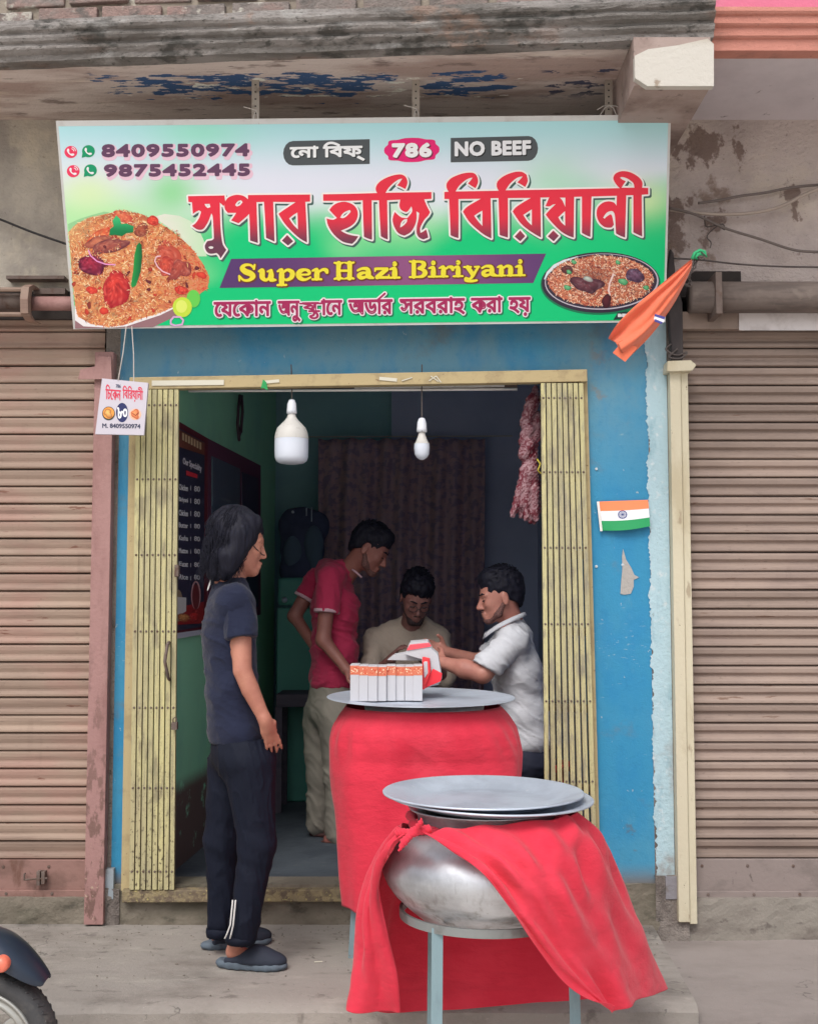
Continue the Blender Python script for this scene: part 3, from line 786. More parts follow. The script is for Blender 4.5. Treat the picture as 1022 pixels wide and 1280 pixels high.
rbt = thing('shutter_barrel', 'long brown barrel housing with bracket above the right shutter', 'roller', (1.7, -.1, 2.6))
barrel_m = mat('barrel_brown', D(118, 106, 100), .7, layers=[((3, 20, 20), D(92, 82, 78), .45, .65, .8), ((14, 20, 14), D(134, 122, 114), .55, .7, .6)], bump=[(40, .003)])
zc = Zy(371, -.10)
MB().tube([(P(862, 371, -.1).x, -.09, zc), (3.3, -.09, zc)], .066, 22).build('barrel', barrel_m, rbt, smooth=True)
MB().box(P(893, 365, -.16).x, P(901, 365, -.16).x, -.175, -.0, Zy(393, -.16), Zy(341, -.16)).build('bracket', iron_m, rbt, bevel=.002)
MB().box(P(846, 345, -.02).x, P(926, 345, -.02).x, -.012, .02, Zy(372, 0), Zy(340, 0)).build('recess_shade_panel', dark_m, rbt)  # dark panel added as the shade of the recess at the barrel's end
mb = MB(); n = 40; v = []
for i in range(n + 1):
    a = 923 + i * 6.0; p = P(a, 383 + 3.0 * float(vnoise([[i * .8, 3, 1]])[0]), -.035); q = P(a, 413, -.035); v += [tuple(p), tuple(q)]
mb.add(v, [(2 * i, 2 * i + 2, 2 * i + 3, 2 * i + 1) for i in range(n)]).build('pale_cloth_strip', mat('pale_strip', D(214, 208, 208), .9, layers=[((8, 8, 8), D(180, 172, 170), .5, .7, .7)]), rbt)
MB().box(P(850, 402, -.02).x, P(932, 402, -.02).x, -.03, .01, Zy(412, -.02), Zy(390, -.02)).build('hood_plate', shutR_m, rbt, bevel=.003)

# ================================================================== DOOR FRAME AND FOLDED GATES
df = thing('door_frame', 'mustard painted steel frame round the shop doorway with worn sill', 'door frame', (-.2, -.03, .12))
a, b = P(163, 480, -.05), P(733, 470, -.05)
MB().obox((a.x, -.04, a.z), (b.x, -.04, b.z), .052, .05).build('top_rail', frame_m, df, bevel=.003)
MB().obox((a.x + .01, -.0, a.z - .002), (a.x + .01, -.0, .14), .035, .05, (0, -1, 0)).build('jamb', frame_m, df)
MB().obox((b.x - .01, -.0, b.z - .002), (P(745, 1100, 0).x, -.0, .14), .03, .05, (0, -1, 0)).build('jamb', frame_m, df)
a, b = P(153, 1120, -.05), P(748, 1118, -.05)
MB().obox((a.x, -.035, a.z), (b.x, -.035, b.z), .050, .05).build('sill', sill_m, df, bevel=.004)
MB().box(a.x + .2, b.x - .2, .0, .05, .12, a.z + .012).build('sill', ifloor_m, df)
tape_m = mat('paper_tape', C(216, 212, 196, .9), .8)
def strip_on(px0, py0, px1, py1, w, Y=-.068):
    return MB().obox(P(px0, py0, Y), P(px1, py1, Y), w, .002).build('paper_scrap', tape_m, df)
strip_on(190, 479, 280, 478, .022); strip_on(474, 473, 496, 475, .014); strip_on(328, 478, 349, 476, .013)
for s in ((502, 476, 515, 472), (536, 476, 545, 470), (545, 470, 551, 478), (538, 470, 548, 477)): strip_on(*s, .004)
q = [P(a, b, -.07) for a, b in ((326, 486), (329, 474), (333, 478), (335, 488), (329, 485))]
MB().prism([(p.x, p.z) for p in q], -.073, -.068, 'y').build('green_scrap', mat('green_paper', C(40, 150, 84), .7), df)

def gate(name, label, tops, bots, ytop, ybot, rows, extra=None):
    t = thing(name, label, 'folding gate', (P(bots[0], 1100, -.06).x, -.06, .17))
    n = len(tops) - 1
    for i in range(n):
        Y = -.066 + (.004 if i % 2 else 0)
        a = P((tops[i] + tops[i + 1]) / 2, ytop, Y); b = P((bots[i] + bots[i + 1]) / 2, ybot, Y)
        w = (tops[i + 1] - tops[i]) * 5.0 / 1500 - .0045
        mb = MB()
        # U channel: web in front, two returns behind
        mb.obox(a, b, w, .004)
        d = Vector((w / 2 - .002, .011, 0)); d2 = Vector((-w / 2 + .002, .011, 0))
        mb.obox(a + d, b + d, .004, .018); mb.obox(a + d2, b + d2, .004, .018)
        c = mb.build('gate_bar', gate_m, t)
        rv = MB()
        for r in rows:
            u = (r - ytop) / (ybot - ytop); p = a.lerp(b, u)
            rv.lathe([(.0001, -.004), (.004, -.003), (.005, .0)], (p.x, p.y - .002, p.z), 7, 'y')
        q = rv.build('rivet', iron_m, c); stuff(q)
    # folded lattice straps behind the bars
    mb = MB()
    for r in rows:
        u = (r - ytop) / (ybot - ytop)
        xa = tops[0] + (bots[0] - tops[0]) * u; xb = tops[-1] + (bots[-1] - tops[-1]) * u
        for k in range(3): mb.obox(P(xa + 1, r + 3 * k, -.045 + .004 * k), P(xb - 1, r + 3 * k + 2, -.045 + .004 * k), .014, .003)
    stuff(mb.build('lattice_strap', iron_m, t))
    return t
rowsL = [507, 602, 698, 794, 889, 988, 1090]
tL = [170 + 54 * i / 8 for i in range(9)]; bL = [161 + 57.5 * i / 8 for i in range(9)]
gl = gate('folding_gate', 'yellow collapsible gate folded at the left of the doorway with handle', tL, bL, 487, 1112, rowsL)
rowsR = [498, 593, 689, 785, 881, 980, 1080]
tR = [675 + 54 * i / 8 for i in range(9)]; bR = [680 + 68 * i / 8 for i in range(9)]
gr = gate('folding_gate', 'yellow collapsible gate folded at the right of the doorway with worn grey bars', tR, bR, 479, 1112, rowsR)
h0, h1 = P(210, 803, -.09), P(211, 850, -.09)
MB().tube([(h0.x, -.07, h0.z), (h0.x, -.10, h0.z - .01), (h0.x - .008, -.105, (h0.z + h1.z) / 2), (h1.x, -.10, h1.z + .01), (h1.x, -.07, h1.z)], .007, 8).build('handle', iron_m, gl, smooth=True)
p = P(219, 905, -.08)
mb = MB(); mb.box(p.x - .012, p.x + .012, -.10, -.075, p.z - .022, p.z + .008); mb.tube([(p.x - .007, -.088, p.z + .006), (p.x - .007, -.088, p.z + .022), (p.x, -.088, p.z + .028), (p.x + .007, -.088, p.z + .022), (p.x + .007, -.088, p.z + .006)], .003, 6)
mb.build('padlock', iron_m, gl, bevel=.002)
p = P(221, 712, -.07); MB().box(p.x - .006, p.x + .012, -.09, -.06, p.z - .03, p.z + .02).build('lock_plate', iron_m, gl, bevel=.003)

# ================================================================== WIRES AND STRIPS
def wire(label, pts, r=.005, m_=None, cat='wire', name='wire', grp=None):
    q = []
    n = len(pts)
    for i in range(n - 1):
        p0, p1, p2, p3 = (Vector(pts[max(i - 1, 0)]), Vector(pts[i]), Vector(pts[i + 1]), Vector(pts[min(i + 2, n - 1)]))
        for k in range(6):
            t = k / 6; q.append(.5 * ((2 * p1) + (-p0 + p2) * t + (2 * p0 - 5 * p1 + 4 * p2 - p3) * t * t + (-p0 + 3 * p1 - 3 * p2 + p3) * t ** 3))
    q.append(Vector(pts[-1]))
    o = MB().tube(q, r, 6).build(name, m_ or wire_m, None, smooth=True)
    return tag(o, label, cat, grp)
W = lambda l, Y=-.03: [P(a, b, Y) for a, b in l]
wire('dark wire rising right across the stucco, highest of those beside the signboard', W([(872, 254), (900, 250), (925, 245), (955, 241), (985, 235), (1022, 231), (1100, 226)]), .006, mat('grey_wire', D(112, 102, 98), .7))
wire('pale thick cable sagging below the highest wire right of the signboard', W([(836, 262), (860, 265), (900, 268), (940, 266), (975, 258), (1005, 243), (1030, 234), (1100, 215)], -.05), .008, mat('pale_cable', D(168, 154, 144), .7))
wire('long wire sloping down to the right across the rough stucco', W([(836, 260), (868, 268), (905, 285), (950, 299), (990, 312), (1022, 315), (1100, 318)], -.06), .006, MATS['grey_wire'])
wire('thin straight wire running level above the right shutter barrel', W([(842, 323), (876, 325), (920, 330), (970, 333), (1022, 334), (1100, 336)], -.08), .004)
wire('black wire slanting down to the left edge of the signboard', W([(-60, 252), (0, 274), (40, 290), (86, 306)], -.05), .005, mat('black_wire', D(44, 42, 44), .6))
wire('small curled wire end hanging on the stucco beside the sagging cable', W([(880, 270), (882, 283), (895, 282), (905, 287), (902, 280), (890, 287), (883, 296), (888, 303), (887, 310)], -.04), .0028)
wire('wire loops bunched above the cream guide post', W([(838, 430), (832, 437), (845, 444), (858, 440), (850, 448), (836, 446), (846, 436)], -.08), .004)
rb_m = mat('black_folded_cloth', D(72, 66, 66), .9, layers=[((12, 12, 4), D(54, 50, 52), .45, .65, .7)])
q = [P(a, b, -.05) for a, b in ((836, 312), (840, 318), (843, 352), (851, 380), (852, 450), (846, 456), (838, 452), (834, 400), (830, 355))]  # outline of the upright dark piece, built as a rolled cloth strip
tag(MB().prism([(p.x, p.z) for p in q], -.075, -.035, 'y').build('rolled_cloth_strip', rb_m, None, bevel=.006), 'rolled black cloth strip standing behind the right edge of the signboard', 'cloth strip')
strap_m = mat('perforated_steel', D(166, 158, 148), .6, .3, layers=[((20, 20, 20), D(128, 116, 106), .5, .66, .8)])
for lab, xx_, y0_, y1_ in (('left hanging steel strap above the Bengali word on the signboard', 319.5, 92, 150), ('middle hanging steel strap above the signboard', 519.5, 90, 148), ('right hanging steel strap with twisted wire ends beside the beam', 760, 78, 144)):
    Yb = -.40
    t = thing('hanging_strap', lab, 'strap', P(xx_, y0_, Yb), 'steel straps holding the signboard')
    a = P(xx_, y0_, Yb); b = P(xx_, y1_, Yb); a.z = zs
    MB().obox(a, b, .030, .004).build('strap_bar', strap_m, t)
    mb = MB()
    for k in range(5):
        c = a.lerp(b, (k + .7) / 5.6); mb.lathe([(.0001, -.001), (.0035, -.001), (.0035, .0)], (c.x, Yb - .0025, c.z), 7, 'y')
    stuff(mb.build('hole', dark_m, t))
    mb = MB(); c = P(xx_ + 1, y1_ - 12, Yb - .02)
    for (dx, dz) in ((-.05, -.02), (-.04, -.045), (.03, -.05), (.05, -.02)) if xx_ > 700 else ((-.012, -.05), (.012, -.06), (-.05, .012)):
        mb.tube([c, c + Vector((dx * .5, -.01, dz * .3)), c + Vector((dx, -.005, dz))], .0018, 5)
    mb.build('tie_wire', pale_wire_m, t)
# ================================================================== SIGNBOARD
sTL, sTR, sBL = P(70, 153, -.43), P(838, 145, -.43), P(92, 411, -.17)
sN = (sTR - sTL).cross(sBL - sTL).normalized()
if sN.y > 0: sN = -sN
def onpl(px, py, off=0., p0=None, n=None):
    p0 = p0 or sTL; n = n or sN
    r = ray(px, py)
    return CAM + r * ((p0 - CAM).dot(n) / r.dot(n)) + n * off
print_m = mat('printed_vinyl', (1, 1, 1, 1), .42, attr='Col', spec=.3)
SG = thing('signboard', 'wide green and white biriyani shop signboard with red Bengali title', 'sign', tuple((sBL + Vector((1.2, 0, 0)))))

class PB(MB):
    """printed shapes given in photograph pixels, laid on a sign's plane"""
    def __init__(s, p0=None, n=None): super().__init__(); s.p0 = p0; s.n = n
    def P(s, px, py, off): return onpl(px, py, off, s.p0, s.n)
    def poly(s, pts, col, off, holes=()):
        loops = [[Vector((a, b, 0)) for a, b in pts]] + [[Vector((a, b, 0)) for a, b in h] for h in holes]
        tri = tessellate_polygon(loops)
        flat = [p for l in loops for p in l]
        cf = col if callable(col) else (lambda x, y: col)
        return s.add([s.P(p.x, p.y, off) for p in flat], [tuple(t) for t in tri], [cf(p.x, p.y) for p in flat])
    def gradpoly(s, x0, y0, x1, y1, nx, ny, cf, off, warp=None):
        v = []; c = []
        for j in range(ny + 1):
            for i in range(nx + 1):
                u, w = i / nx, j / ny
                px, py = warp(u, w) if warp else (x0 + (x1 - x0) * u, y0 + (y1 - y0) * w)
                v.append(s.P(px, py, off)); c.append(cf(px, py))
        return s.add(v, [(j * (nx + 1) + i, j * (nx + 1) + i + 1, (j + 1) * (nx + 1) + i + 1, (j + 1) * (nx + 1) + i) for j in range(ny) for i in range(nx)], c)
    def line(s, pts, w, col, off, closed=True, rise=.00008):
        """flat raised stroke along a polyline; w: width in photo pixels"""
        n = len(pts); cf = col if callable(col) else (lambda x, y: col)
        ws = w if isinstance(w, (list, tuple)) else [w] * n
        for i in range(n if closed else n - 1):
            (ax, ay), (bx, by) = pts[i], pts[(i + 1) % n]; wa, wb = ws[i] / 2, ws[(i + 1) % n] / 2
            L = math.hypot(bx - ax, by - ay)
            if L < 1e-4: continue
            nx, ny = -(by - ay) / L, (bx - ax) / L
            q = [(ax + nx * wa, ay + ny * wa, 0), (ax, ay, rise), (ax - nx * wa, ay - ny * wa, 0), (bx + nx * wb, by + ny * wb, 0), (bx, by, rise), (bx - nx * wb, by - ny * wb, 0)]
            s.add([s.P(a, b, off + c) for a, b, c in q], [(0, 1, 4, 3), (1, 2, 5, 4)], [cf(a, b) for a, b, c in q])
        for i in range(n):
            ax, ay = pts[i]; r = ws[i] / 2
            k = 9
            q = [(ax, ay, rise * 1.1)] + [(ax + r * math.cos(t * 2 * math.pi / k), ay + r * math.sin(t * 2 * math.pi / k), 0) for t in range(k)]
            s.add([s.P(a, b, off + c) for a, b, c in q], [(0, 1 + t, 1 + (t + 1) % k) for t in range(k)], [cf(a, b) for a, b, c in q])
        return s
    def ell(s, cx, cy, rx, ry, col, off, n=28, rot=0):
        return s.poly([(cx + rx * math.cos(t) * math.cos(rot) - ry * math.sin(t) * math.sin(rot), cy + rx * math.cos(t) * math.sin(rot) + ry * math.sin(t) * math.cos(rot)) for t in [k * 2 * math.pi / n for k in range(n)]], col, off)

def text_data(body, spacing=1.0):
    c = bpy.data.curves.new('lettering', 'FONT'); c.body = body; c.size = 1; c.space_character = spacing; c.resolution_u = 3
    o = link(bpy.data.objects.new('lettering', c)); bpy.context.view_layer.update()
    dg = bpy.context.evaluated_depsgraph_get(); ev = o.evaluated_get(dg)
    me = bpy.data.meshes.new_from_object(ev)
    V = [(v.co.x, v.co.y) for v in me.vertices]; Fc = [tuple(p.vertices) for p in me.polygons]
    cu = o.to_curve(dg); loops = []
    for sp in cu.splines:
        b = sp.bezier_points; n = len(b)
        if n < 2: continue
        L = []
        for i in range(n):
            p0, p1, p2, p3 = b[i].co, b[i].handle_right, b[(i + 1) % n].handle_left, b[(i + 1) % n].co
            straight = (p1 - p0).cross(p3 - p0).length + (p2 - p0).cross(p3 - p0).length < 1e-4
            for k in range(1 if straight else 3):
                t = k / 3; q = p0 * (1 - t) ** 3 + p1 * 3 * t * (1 - t) ** 2 + p2 * 3 * t * t * (1 - t) + p3 * t ** 3
                L.append((q.x, q.y))
        loops.append(L)
    o.to_curve_clear(); bpy.data.objects.remove(o); bpy.data.meshes.remove(me); bpy.data.curves.remove(c)
    return V, Fc, loops
TXT = {}
def put_text(pb, body, x0, x1, ytop, ybase, bold, col, off, slope=0, spacing=1.0, ref=None, extra=None, dx=0, dy=0, span=None):
    """text whose ink spans x0..x1 with glyph height from ytop to ybase at the left end; extra loops: none"""
    key = (body, spacing)
    if key not in TXT: TXT[key] = text_data(body, spacing)
    V, Fc, loops = TXT[key]
    xs = [v[0] for v in V]; ys = [v[1] for v in V]
    mnx, mxx = min(xs), max(xs)
    b0, b1 = span if span else (min(ys), max(ys))
    sx = (x1 - x0) / (mxx - mnx); sy = (ybase - ytop) / (b1 - b0)
    def mp(p):
        X = x0 + (p[0] - mnx) * sx
        return (X + dx, ybase - (p[1] - b0) * sy + slope * (X - x0) + dy)
    cf = col if callable(col) else (lambda a, b: col)
    q = [mp(v) for v in V]
    pb.add([pb.P(a, b, off + .00008) for a, b in q], Fc, [cf(a, b) for a, b in q])
    if bold:
        for L in loops: pb.line([mp(p) for p in L], bold, col, off)

# --- board body
bp = [(70, 151), (838, 143), (831, 402.5), (92, 411.5)]
fr = [onpl(a, b, 0) for a, b in bp]; bk = [p - sN * .05 for p in fr]
frame_white = mat('sign_frame', C(206, 206, 204, .95), .5, layers=[((9, 9, 9), C(176, 172, 168), .5, .7, .6)])
MB().add(fr + bk, [(0, 1, 2, 3), (7, 6, 5, 4), (0, 4, 5, 1), (1, 5, 6, 2), (2, 6, 7, 3), (3, 7, 4, 0)]).build('board_box', frame_white, SG)
def lerp3(a, b, t): return tuple(a[i] + (b[i] - a[i]) * t for i in range(3))
def ss(t): t = max(0, min(1, t)); return t * t * (3 - 2 * t)
def B(r, g, b): return (lin(r) / 1.0, lin(g) / 1.0, lin(b) / 1.0)
def bgcol(x, y):
    # printed background: pale aqua at the top, white centre haze, strong green below with soft patches
    top = B(172, 222, 228); mid = B(222, 226, 240); lg = B(176, 232, 172); gr_ = B(0, 198, 122)
    t = (y - 150) / 255.0
    c = lerp3(top, mid, ss(t * 3.2))
    n1 = float(vnoise([[x / 120., y / 70., 1.]], 5)[0]); n2 = float(vnoise([[x / 60., y / 45., 2.]], 6)[0])
    c = lerp3(c, lg, ss((t - .30 + .14 * n1) / .28))
    edge = .60 + .16 * n1 + .05 * n2 - .14 * ss((x - 600) / 200) + .12 * ss((300 - x) / 200)
    c = lerp3(c, gr_, ss((t - edge + .16) / .24))
    g2 = math.exp(-(((x - 250) / 60) ** 2 + ((y - 165) / 22) ** 2)); c = lerp3(c, B(150, 226, 200), .8 * g2)
    g3 = math.exp(-(((x - 110) / 40) ** 2 + ((y - 240) / 26) ** 2)); c = lerp3(c, B(214, 238, 180), .8 * g3)
    g4 = math.exp(-(((x - 215) / 34) ** 2 + ((y - 240) / 30) ** 2)); c = lerp3(c, B(140, 216, 150), .9 * g4)
    g5 = math.exp(-(((x - 800) / 40) ** 2 + ((y - 250) / 24) ** 2)); c = lerp3(c, B(216, 238, 180), .85 * g5)
    g6 = math.exp(-(((x - 690) / 46) ** 2 + ((y - 230) / 36) ** 2)); c = lerp3(c, B(160, 222, 184), .7 * g6)
    return c
pb = PB()
def quadwarp(u, w):
    a = (73.5 + (834.5 - 73.5) * u, 158 - 8 * u); b = (95.5 + (828.5 - 95.5) * u, 408 - 8 * u)
    return a[0] + (b[0] - a[0]) * w, a[1] + (b[1] - a[1]) * w
pb.gradpoly(0, 0, 0, 0, 120, 44, bgcol, .0012, quadwarp)
pb.build('background_print', print_m, SG, fix=False)

# --- phone lines
pb = PB()
plum, palepink = B(100, 66, 96), B(232, 196, 214)
for body, xa, xb, yt, yb in (('8409550974', 127, 312, 180.5, 196.5), ('9875452445', 130, 313, 205.5, 221)):
    put_text(pb, body, xa + 2, xb + .5, yt + 1, yb + 1.5, 4.6, palepink, .0018, -.006, 1.12, dx=1.0, dy=.9)
    put_text(pb, body, xa + 1.5, xb - 1.5, yt + 1, yb - 1, 2.7, plum, .0024, -.006, 1.12)
pb.build('phone_number_print', print_m, SG, fix=False)
def handset(pb, cx, cy, r, col, off):
    pts = []
    for k in range(9):
        a = math.radians(196 - k * 15.5); pts.append((cx + r * .26 + math.cos(a) * r * .68, cy - r * .26 + math.sin(a) * r * .68))
    w = [r * .34, r * .42, r * .30, r * .20, r * .20, r * .20, r * .30, r * .42, r * .34]
    pb.line(pts, w, col, off, closed=False)
for (x, y, kind) in ((89, 190, 'p'), (92, 214, 'p'), (111, 189, 'w'), (113.5, 213, 'w')):
    pb = PB()
    colr = B(232, 60, 98) if kind == 'p' else B(18, 150, 104)
    pb.ell(x, y, 8, 7.6, colr, .0018)
    if kind == 'w': pb.poly([(x - 7.5, y + 2), (x - 3, y + 6.8), (x - 8.4, y + 8.2)], colr, .0019)
    handset(pb, x - .3, y + .3, 7.4, B(240, 236, 240), .0024)
    if kind == 'p':
        for rr_ in (3.2, 5.4): pb.line([(x + .6 + rr_ * math.cos(math.radians(a)), y - .8 + rr_ * math.sin(math.radians(a))) for a in (-80, -55, -30, -8)], .9, B(240, 236, 240), .0024, closed=False)
    pb.build('call_icon_print' if kind == 'p' else 'chat_icon_print', print_m, SG, fix=False)

# --- three tags on top
pb = PB(); dg_ = B(78, 84, 88)
def rounded(x0, y0, x1, y1, left, r=12, slope=-.02):
    pts = []
    for k in range(9):
        a = math.radians(90 + k * 22.5) if left else math.radians(-90 + k * 22.5)
        cx_ = x0 + r if left else x1 - r
        pts.append((cx_ + r * math.cos(a), (y0 + y1) / 2 - math.sin(a) * (y1 - y0) / 2 if left else (y0 + y1) / 2 + math.sin(a) * (y1 - y0) / 2))
    if left: pts = pts + [(x1, y1), (x1, y0)]
    else: pts = pts + [(x0, y1), (x0, y0)]
    return [(a, b + slope * (a - x0)) for a, b in pts]
p1 = rounded(354, 176.5, 462, 207, True)
fx = [q for q in p1[:9]]
pb.poly([(a, b) for a, b in fx] + [(462, 205), (462, 174)], dg_, .0018)
p2 = rounded(563, 172, 672, 203, False)
pb.poly([(563, 203), (563, 172.5)] + p2[:9], dg_, .0018)
put_text(pb, 'েনা িবফ্', 363, 455, 179, 202, 1.5, B(30, 32, 34), .0021, -.02, dx=1.2, dy=1.3)
put_text(pb, 'েনা িবফ্', 363, 455, 179, 202, 1.7, B(236, 238, 240), .0026, -.02)
put_text(pb, 'NO BEEF', 569, 662, 178, 194.5, 2.6, B(34, 34, 36), .0021, -.02, 1.05, dx=1.2, dy=1.4)
put_text(pb, 'NO BEEF', 569, 662, 178, 194.5, 2.3, B(232, 234, 238), .0026, -.02, 1.05)
pb.build('tag_print', print_m, SG, fix=False)
pb = PB(); pts = []
for k in range(64):
    a = k * 2 * math.pi / 64; c, s_ = math.cos(a), math.sin(a)
    rx, ry = 33, 14.5
    m_ = 1 + .05 * math.cos(8 * a) - .10 * max(0, math.cos(4 * a + math.pi)) ** 6 * 0
    x_ = rx * (abs(c) ** .62) * (1 if c > 0 else -1) * m_; y_ = ry * (abs(s_) ** .70) * (1 if s_ > 0 else -1) * m_
    pts.append((514.5 + x_, 187.5 + y_ - .018 * x_))
pb.poly(pts, B(228, 34, 116), .0018)
put_text(pb, '786', 491, 538, 180.5, 196, 4.0, B(120, 40, 70), .0022, -.018, 1.1, dx=1.2, dy=1.2)
put_text(pb, '786', 491, 538, 180.5, 196, 3.0, B(240, 240, 242), .0027, -.018, 1.1)
pb.build('number_badge_print', print_m, SG, fix=False)

# --- purple band and its title
pb = PB()
def pcol(x, y): return lerp3(B(86, 56, 110), B(142, 82, 128), math.exp(-((x - 520) / 110) ** 2))
n = 20; top = [(289 + (682 - 289) * k / n, 323.5 - 6.5 * k / n) for k in range(n + 1)]; bot = [(274.5 + (666 - 274.5) * k / n, 360 - 6.3 * k / n) for k in range(n + 1)]
v = []; c = []
for a, b in zip(top, bot): v += [pb.P(*a, .0018), pb.P(*b, .0018)]; c += [pcol(*a), pcol(*b)]
pb.add(v, [(2 * k, 2 * k + 2, 2 * k + 3, 2 * k + 1) for k in range(n)], c)
pb.build('band_print', print_m, SG, fix=False)
# stout slab letters as strokes of changing width; unit box: x 0..1, y 0 (x-height top at 0.36, capital top 0) .. 1 baseline
GL = {
 'S': (1.0, [[(.80, .24, .14), (.62, .07, .12), (.34, .07, .16), (.20, .25, .26), (.36, .44, .30), (.62, .56, .30), (.76, .74, .26), (.56, .94, .16), (.28, .94, .12), (.08, .74, .12)], [(.84, .06, .10), (.80, .30, .12)], [(.05, .70, .12), (.06, .96, .10)]]),
 'u': (.95, [[(.06, .44, .12), (.22, .40, .24), (.22, .60, .28), (.24, .82, .26), (.42, .96, .16), (.60, .82, .14)], [(.68, .40, .16), (.68, .66, .28), (.68, .92, .26), (.92, .96, .10)], [(.50, .46, .10), (.66, .40, .14)]]),
 'p': (.95, [[(.06, .46, .10), (.26, .40, .22), (.27, .75, .28), (.27, 1.20, .26)], [(.06, 1.26, .12), (.50, 1.26, .12)], [(.36, .52, .12), (.56, .38, .14), (.78, .50, .24), (.82, .68, .26), (.72, .88, .20), (.50, .97, .13), (.36, .88, .12)]]),
 'e': (.85, [[(.30, .68, .10), (.70, .66, .12), (.72, .50, .18), (.52, .39, .14), (.26, .48, .24), (.18, .68, .28), (.28, .88, .24), (.52, .97, .14), (.80, .84, .10)]]),
 'r': (.80, [[(.05, .46, .10), (.26, .40, .20), (.27, .70, .28), (.27, .90, .26)], [(.04, .96, .11), (.50, .96, .11)], [(.36, .54, .12), (.56, .40, .14), (.74, .44, .22), (.78, .56, .18)]]),
 'H': (1.1, [[(.26, .06, .26), (.24, .50, .22), (.26, .94, .26)], [(.80, .06, .26), (.82, .50, .22), (.80, .94, .26)], [(.04, .02, .10), (.26, .07, .14), (.50, .02, .08)], [(.56, .02, .08), (.80, .07, .14), (1.02, .02, .10)], [(.04, .98, .10), (.26, .93, .14), (.50, .98, .08)], [(.56, .98, .08), (.80, .93, .14), (1.02, .98, .10)], [(.24, .50, .12), (.82, .50, .12)]]),
 'a': (.92, [[(.12, .50, .12), (.34, .39, .14), (.60, .42, .20), (.66, .60, .26), (.66, .84, .28), (.90, .96, .12)], [(.60, .64, .10), (.34, .66, .16), (.18, .80, .22), (.30, .94, .20), (.56, .88, .12)]]),
 'z': (.80, [[(.10, .42, .14), (.70, .42, .13)], [(.08, .40, .10), (.08, .56, .08)], [(.66, .46, .22), (.18, .92, .22)], [(.14, .94, .13), (.76, .94, .14)], [(.78, .80, .08), (.78, .96, .10)]]),
 'i': (.55, [[(.04, .46, .10), (.26, .42, .20), (.27, .70, .28), (.27, .90, .26)], [(.02, .96, .11), (.52, .96, .11)], [(.27, .14, .26), (.27, .15, .26)]]),
 'B': (1.05, [[(.26, .06, .24), (.26, .94, .24)], [(.04, .04, .10), (.30, .06, .14), (.60, .06, .13), (.80, .16, .24), (.76, .36, .24), (.50, .46, .12), (.74, .54, .18), (.88, .72, .28), (.74, .92, .20), (.50, .96, .12), (.04, .97, .11)]]),
 'y': (.90, [[(.04, .42, .11), (.42, .42, .11)], [(.24, .44, .24), (.40, .68, .24), (.52, .90, .22)], [(.86, .42, .12), (.62, .42, .10)], [(.80, .46, .13), (.66, .70, .15), (.52, .96, .17), (.34, 1.14, .13), (.14, 1.08, .14), (.14, 1.24, .13), (.50, 1.26, .15), (.74, 1.22, .11)]]),
 'n': (1.0, [[(.05, .46, .10), (.24, .42, .20), (.25, .70, .28), (.25, .90, .26)], [(.04, .96, .11), (.46, .96, .10)], [(.34, .54, .12), (.54, .40, .14), (.74, .48, .24), (.75, .70, .28), (.75, .90, .26)], [(.58, .96, .10), (.98, .96, .11)]]),
}
def slab_text(pb, s, x0, x1, ytop, h, slope, col, grow, off, dx=0, dy=0):
    tot = sum(GL[c][0] if c != ' ' else .62 for c in s); k = (x1 - x0) / tot; x = x0
    for ch in s:
        if ch == ' ': x += .62 * k; continue
        w, st = GL[ch]
        for L in st:
            q = []; ws = []
            for i in range(len(L) - 1):       # a little rounding between the given points
                p0, p1, p2, p3 = L[max(i - 1, 0)], L[i], L[i + 1], L[min(i + 2, len(L) - 1)]
                for t in (0, .33, .66):
                    q.append(tuple(.5 * (2 * p1[d] + (p2[d] - p0[d]) * t + (2 * p0[d] - 5 * p1[d] + 4 * p2[d] - p3[d]) * t * t + (3 * p1[d] - p0[d] - 3 * p2[d] + p3[d]) * t ** 3) for d in range(3)))
            q.append(L[-1])
            pts = [(x + a * k + dx, ytop + b * h + slope * (x + a * k - x0) + dy) for a, b, _ in q]
            pb.line(pts, [r * k * 1.0 + grow for _, _, r in q], col, off, closed=False)
        x += w * k
pb = PB()
for gr2, cc, of, dxy in ((2.6, B(112, 60, 40), .0024, .9), (.0, B(236, 222, 60), .0030, 0)):
    slab_text(pb, 'Super', 298, 409, 330, 21.5, -.016, cc, gr2, of, dxy, dxy * .6)
    slab_text(pb, 'Hazi', 417, 500, 328, 21.0, -.016, cc, gr2, of, dxy, dxy * .6)
    slab_text(pb, 'Biriyani', 511, 656, 326, 21.0, -.016, cc, gr2, of, dxy, dxy * .6)
pb.build('english_title_print', print_m, SG, fix=False)

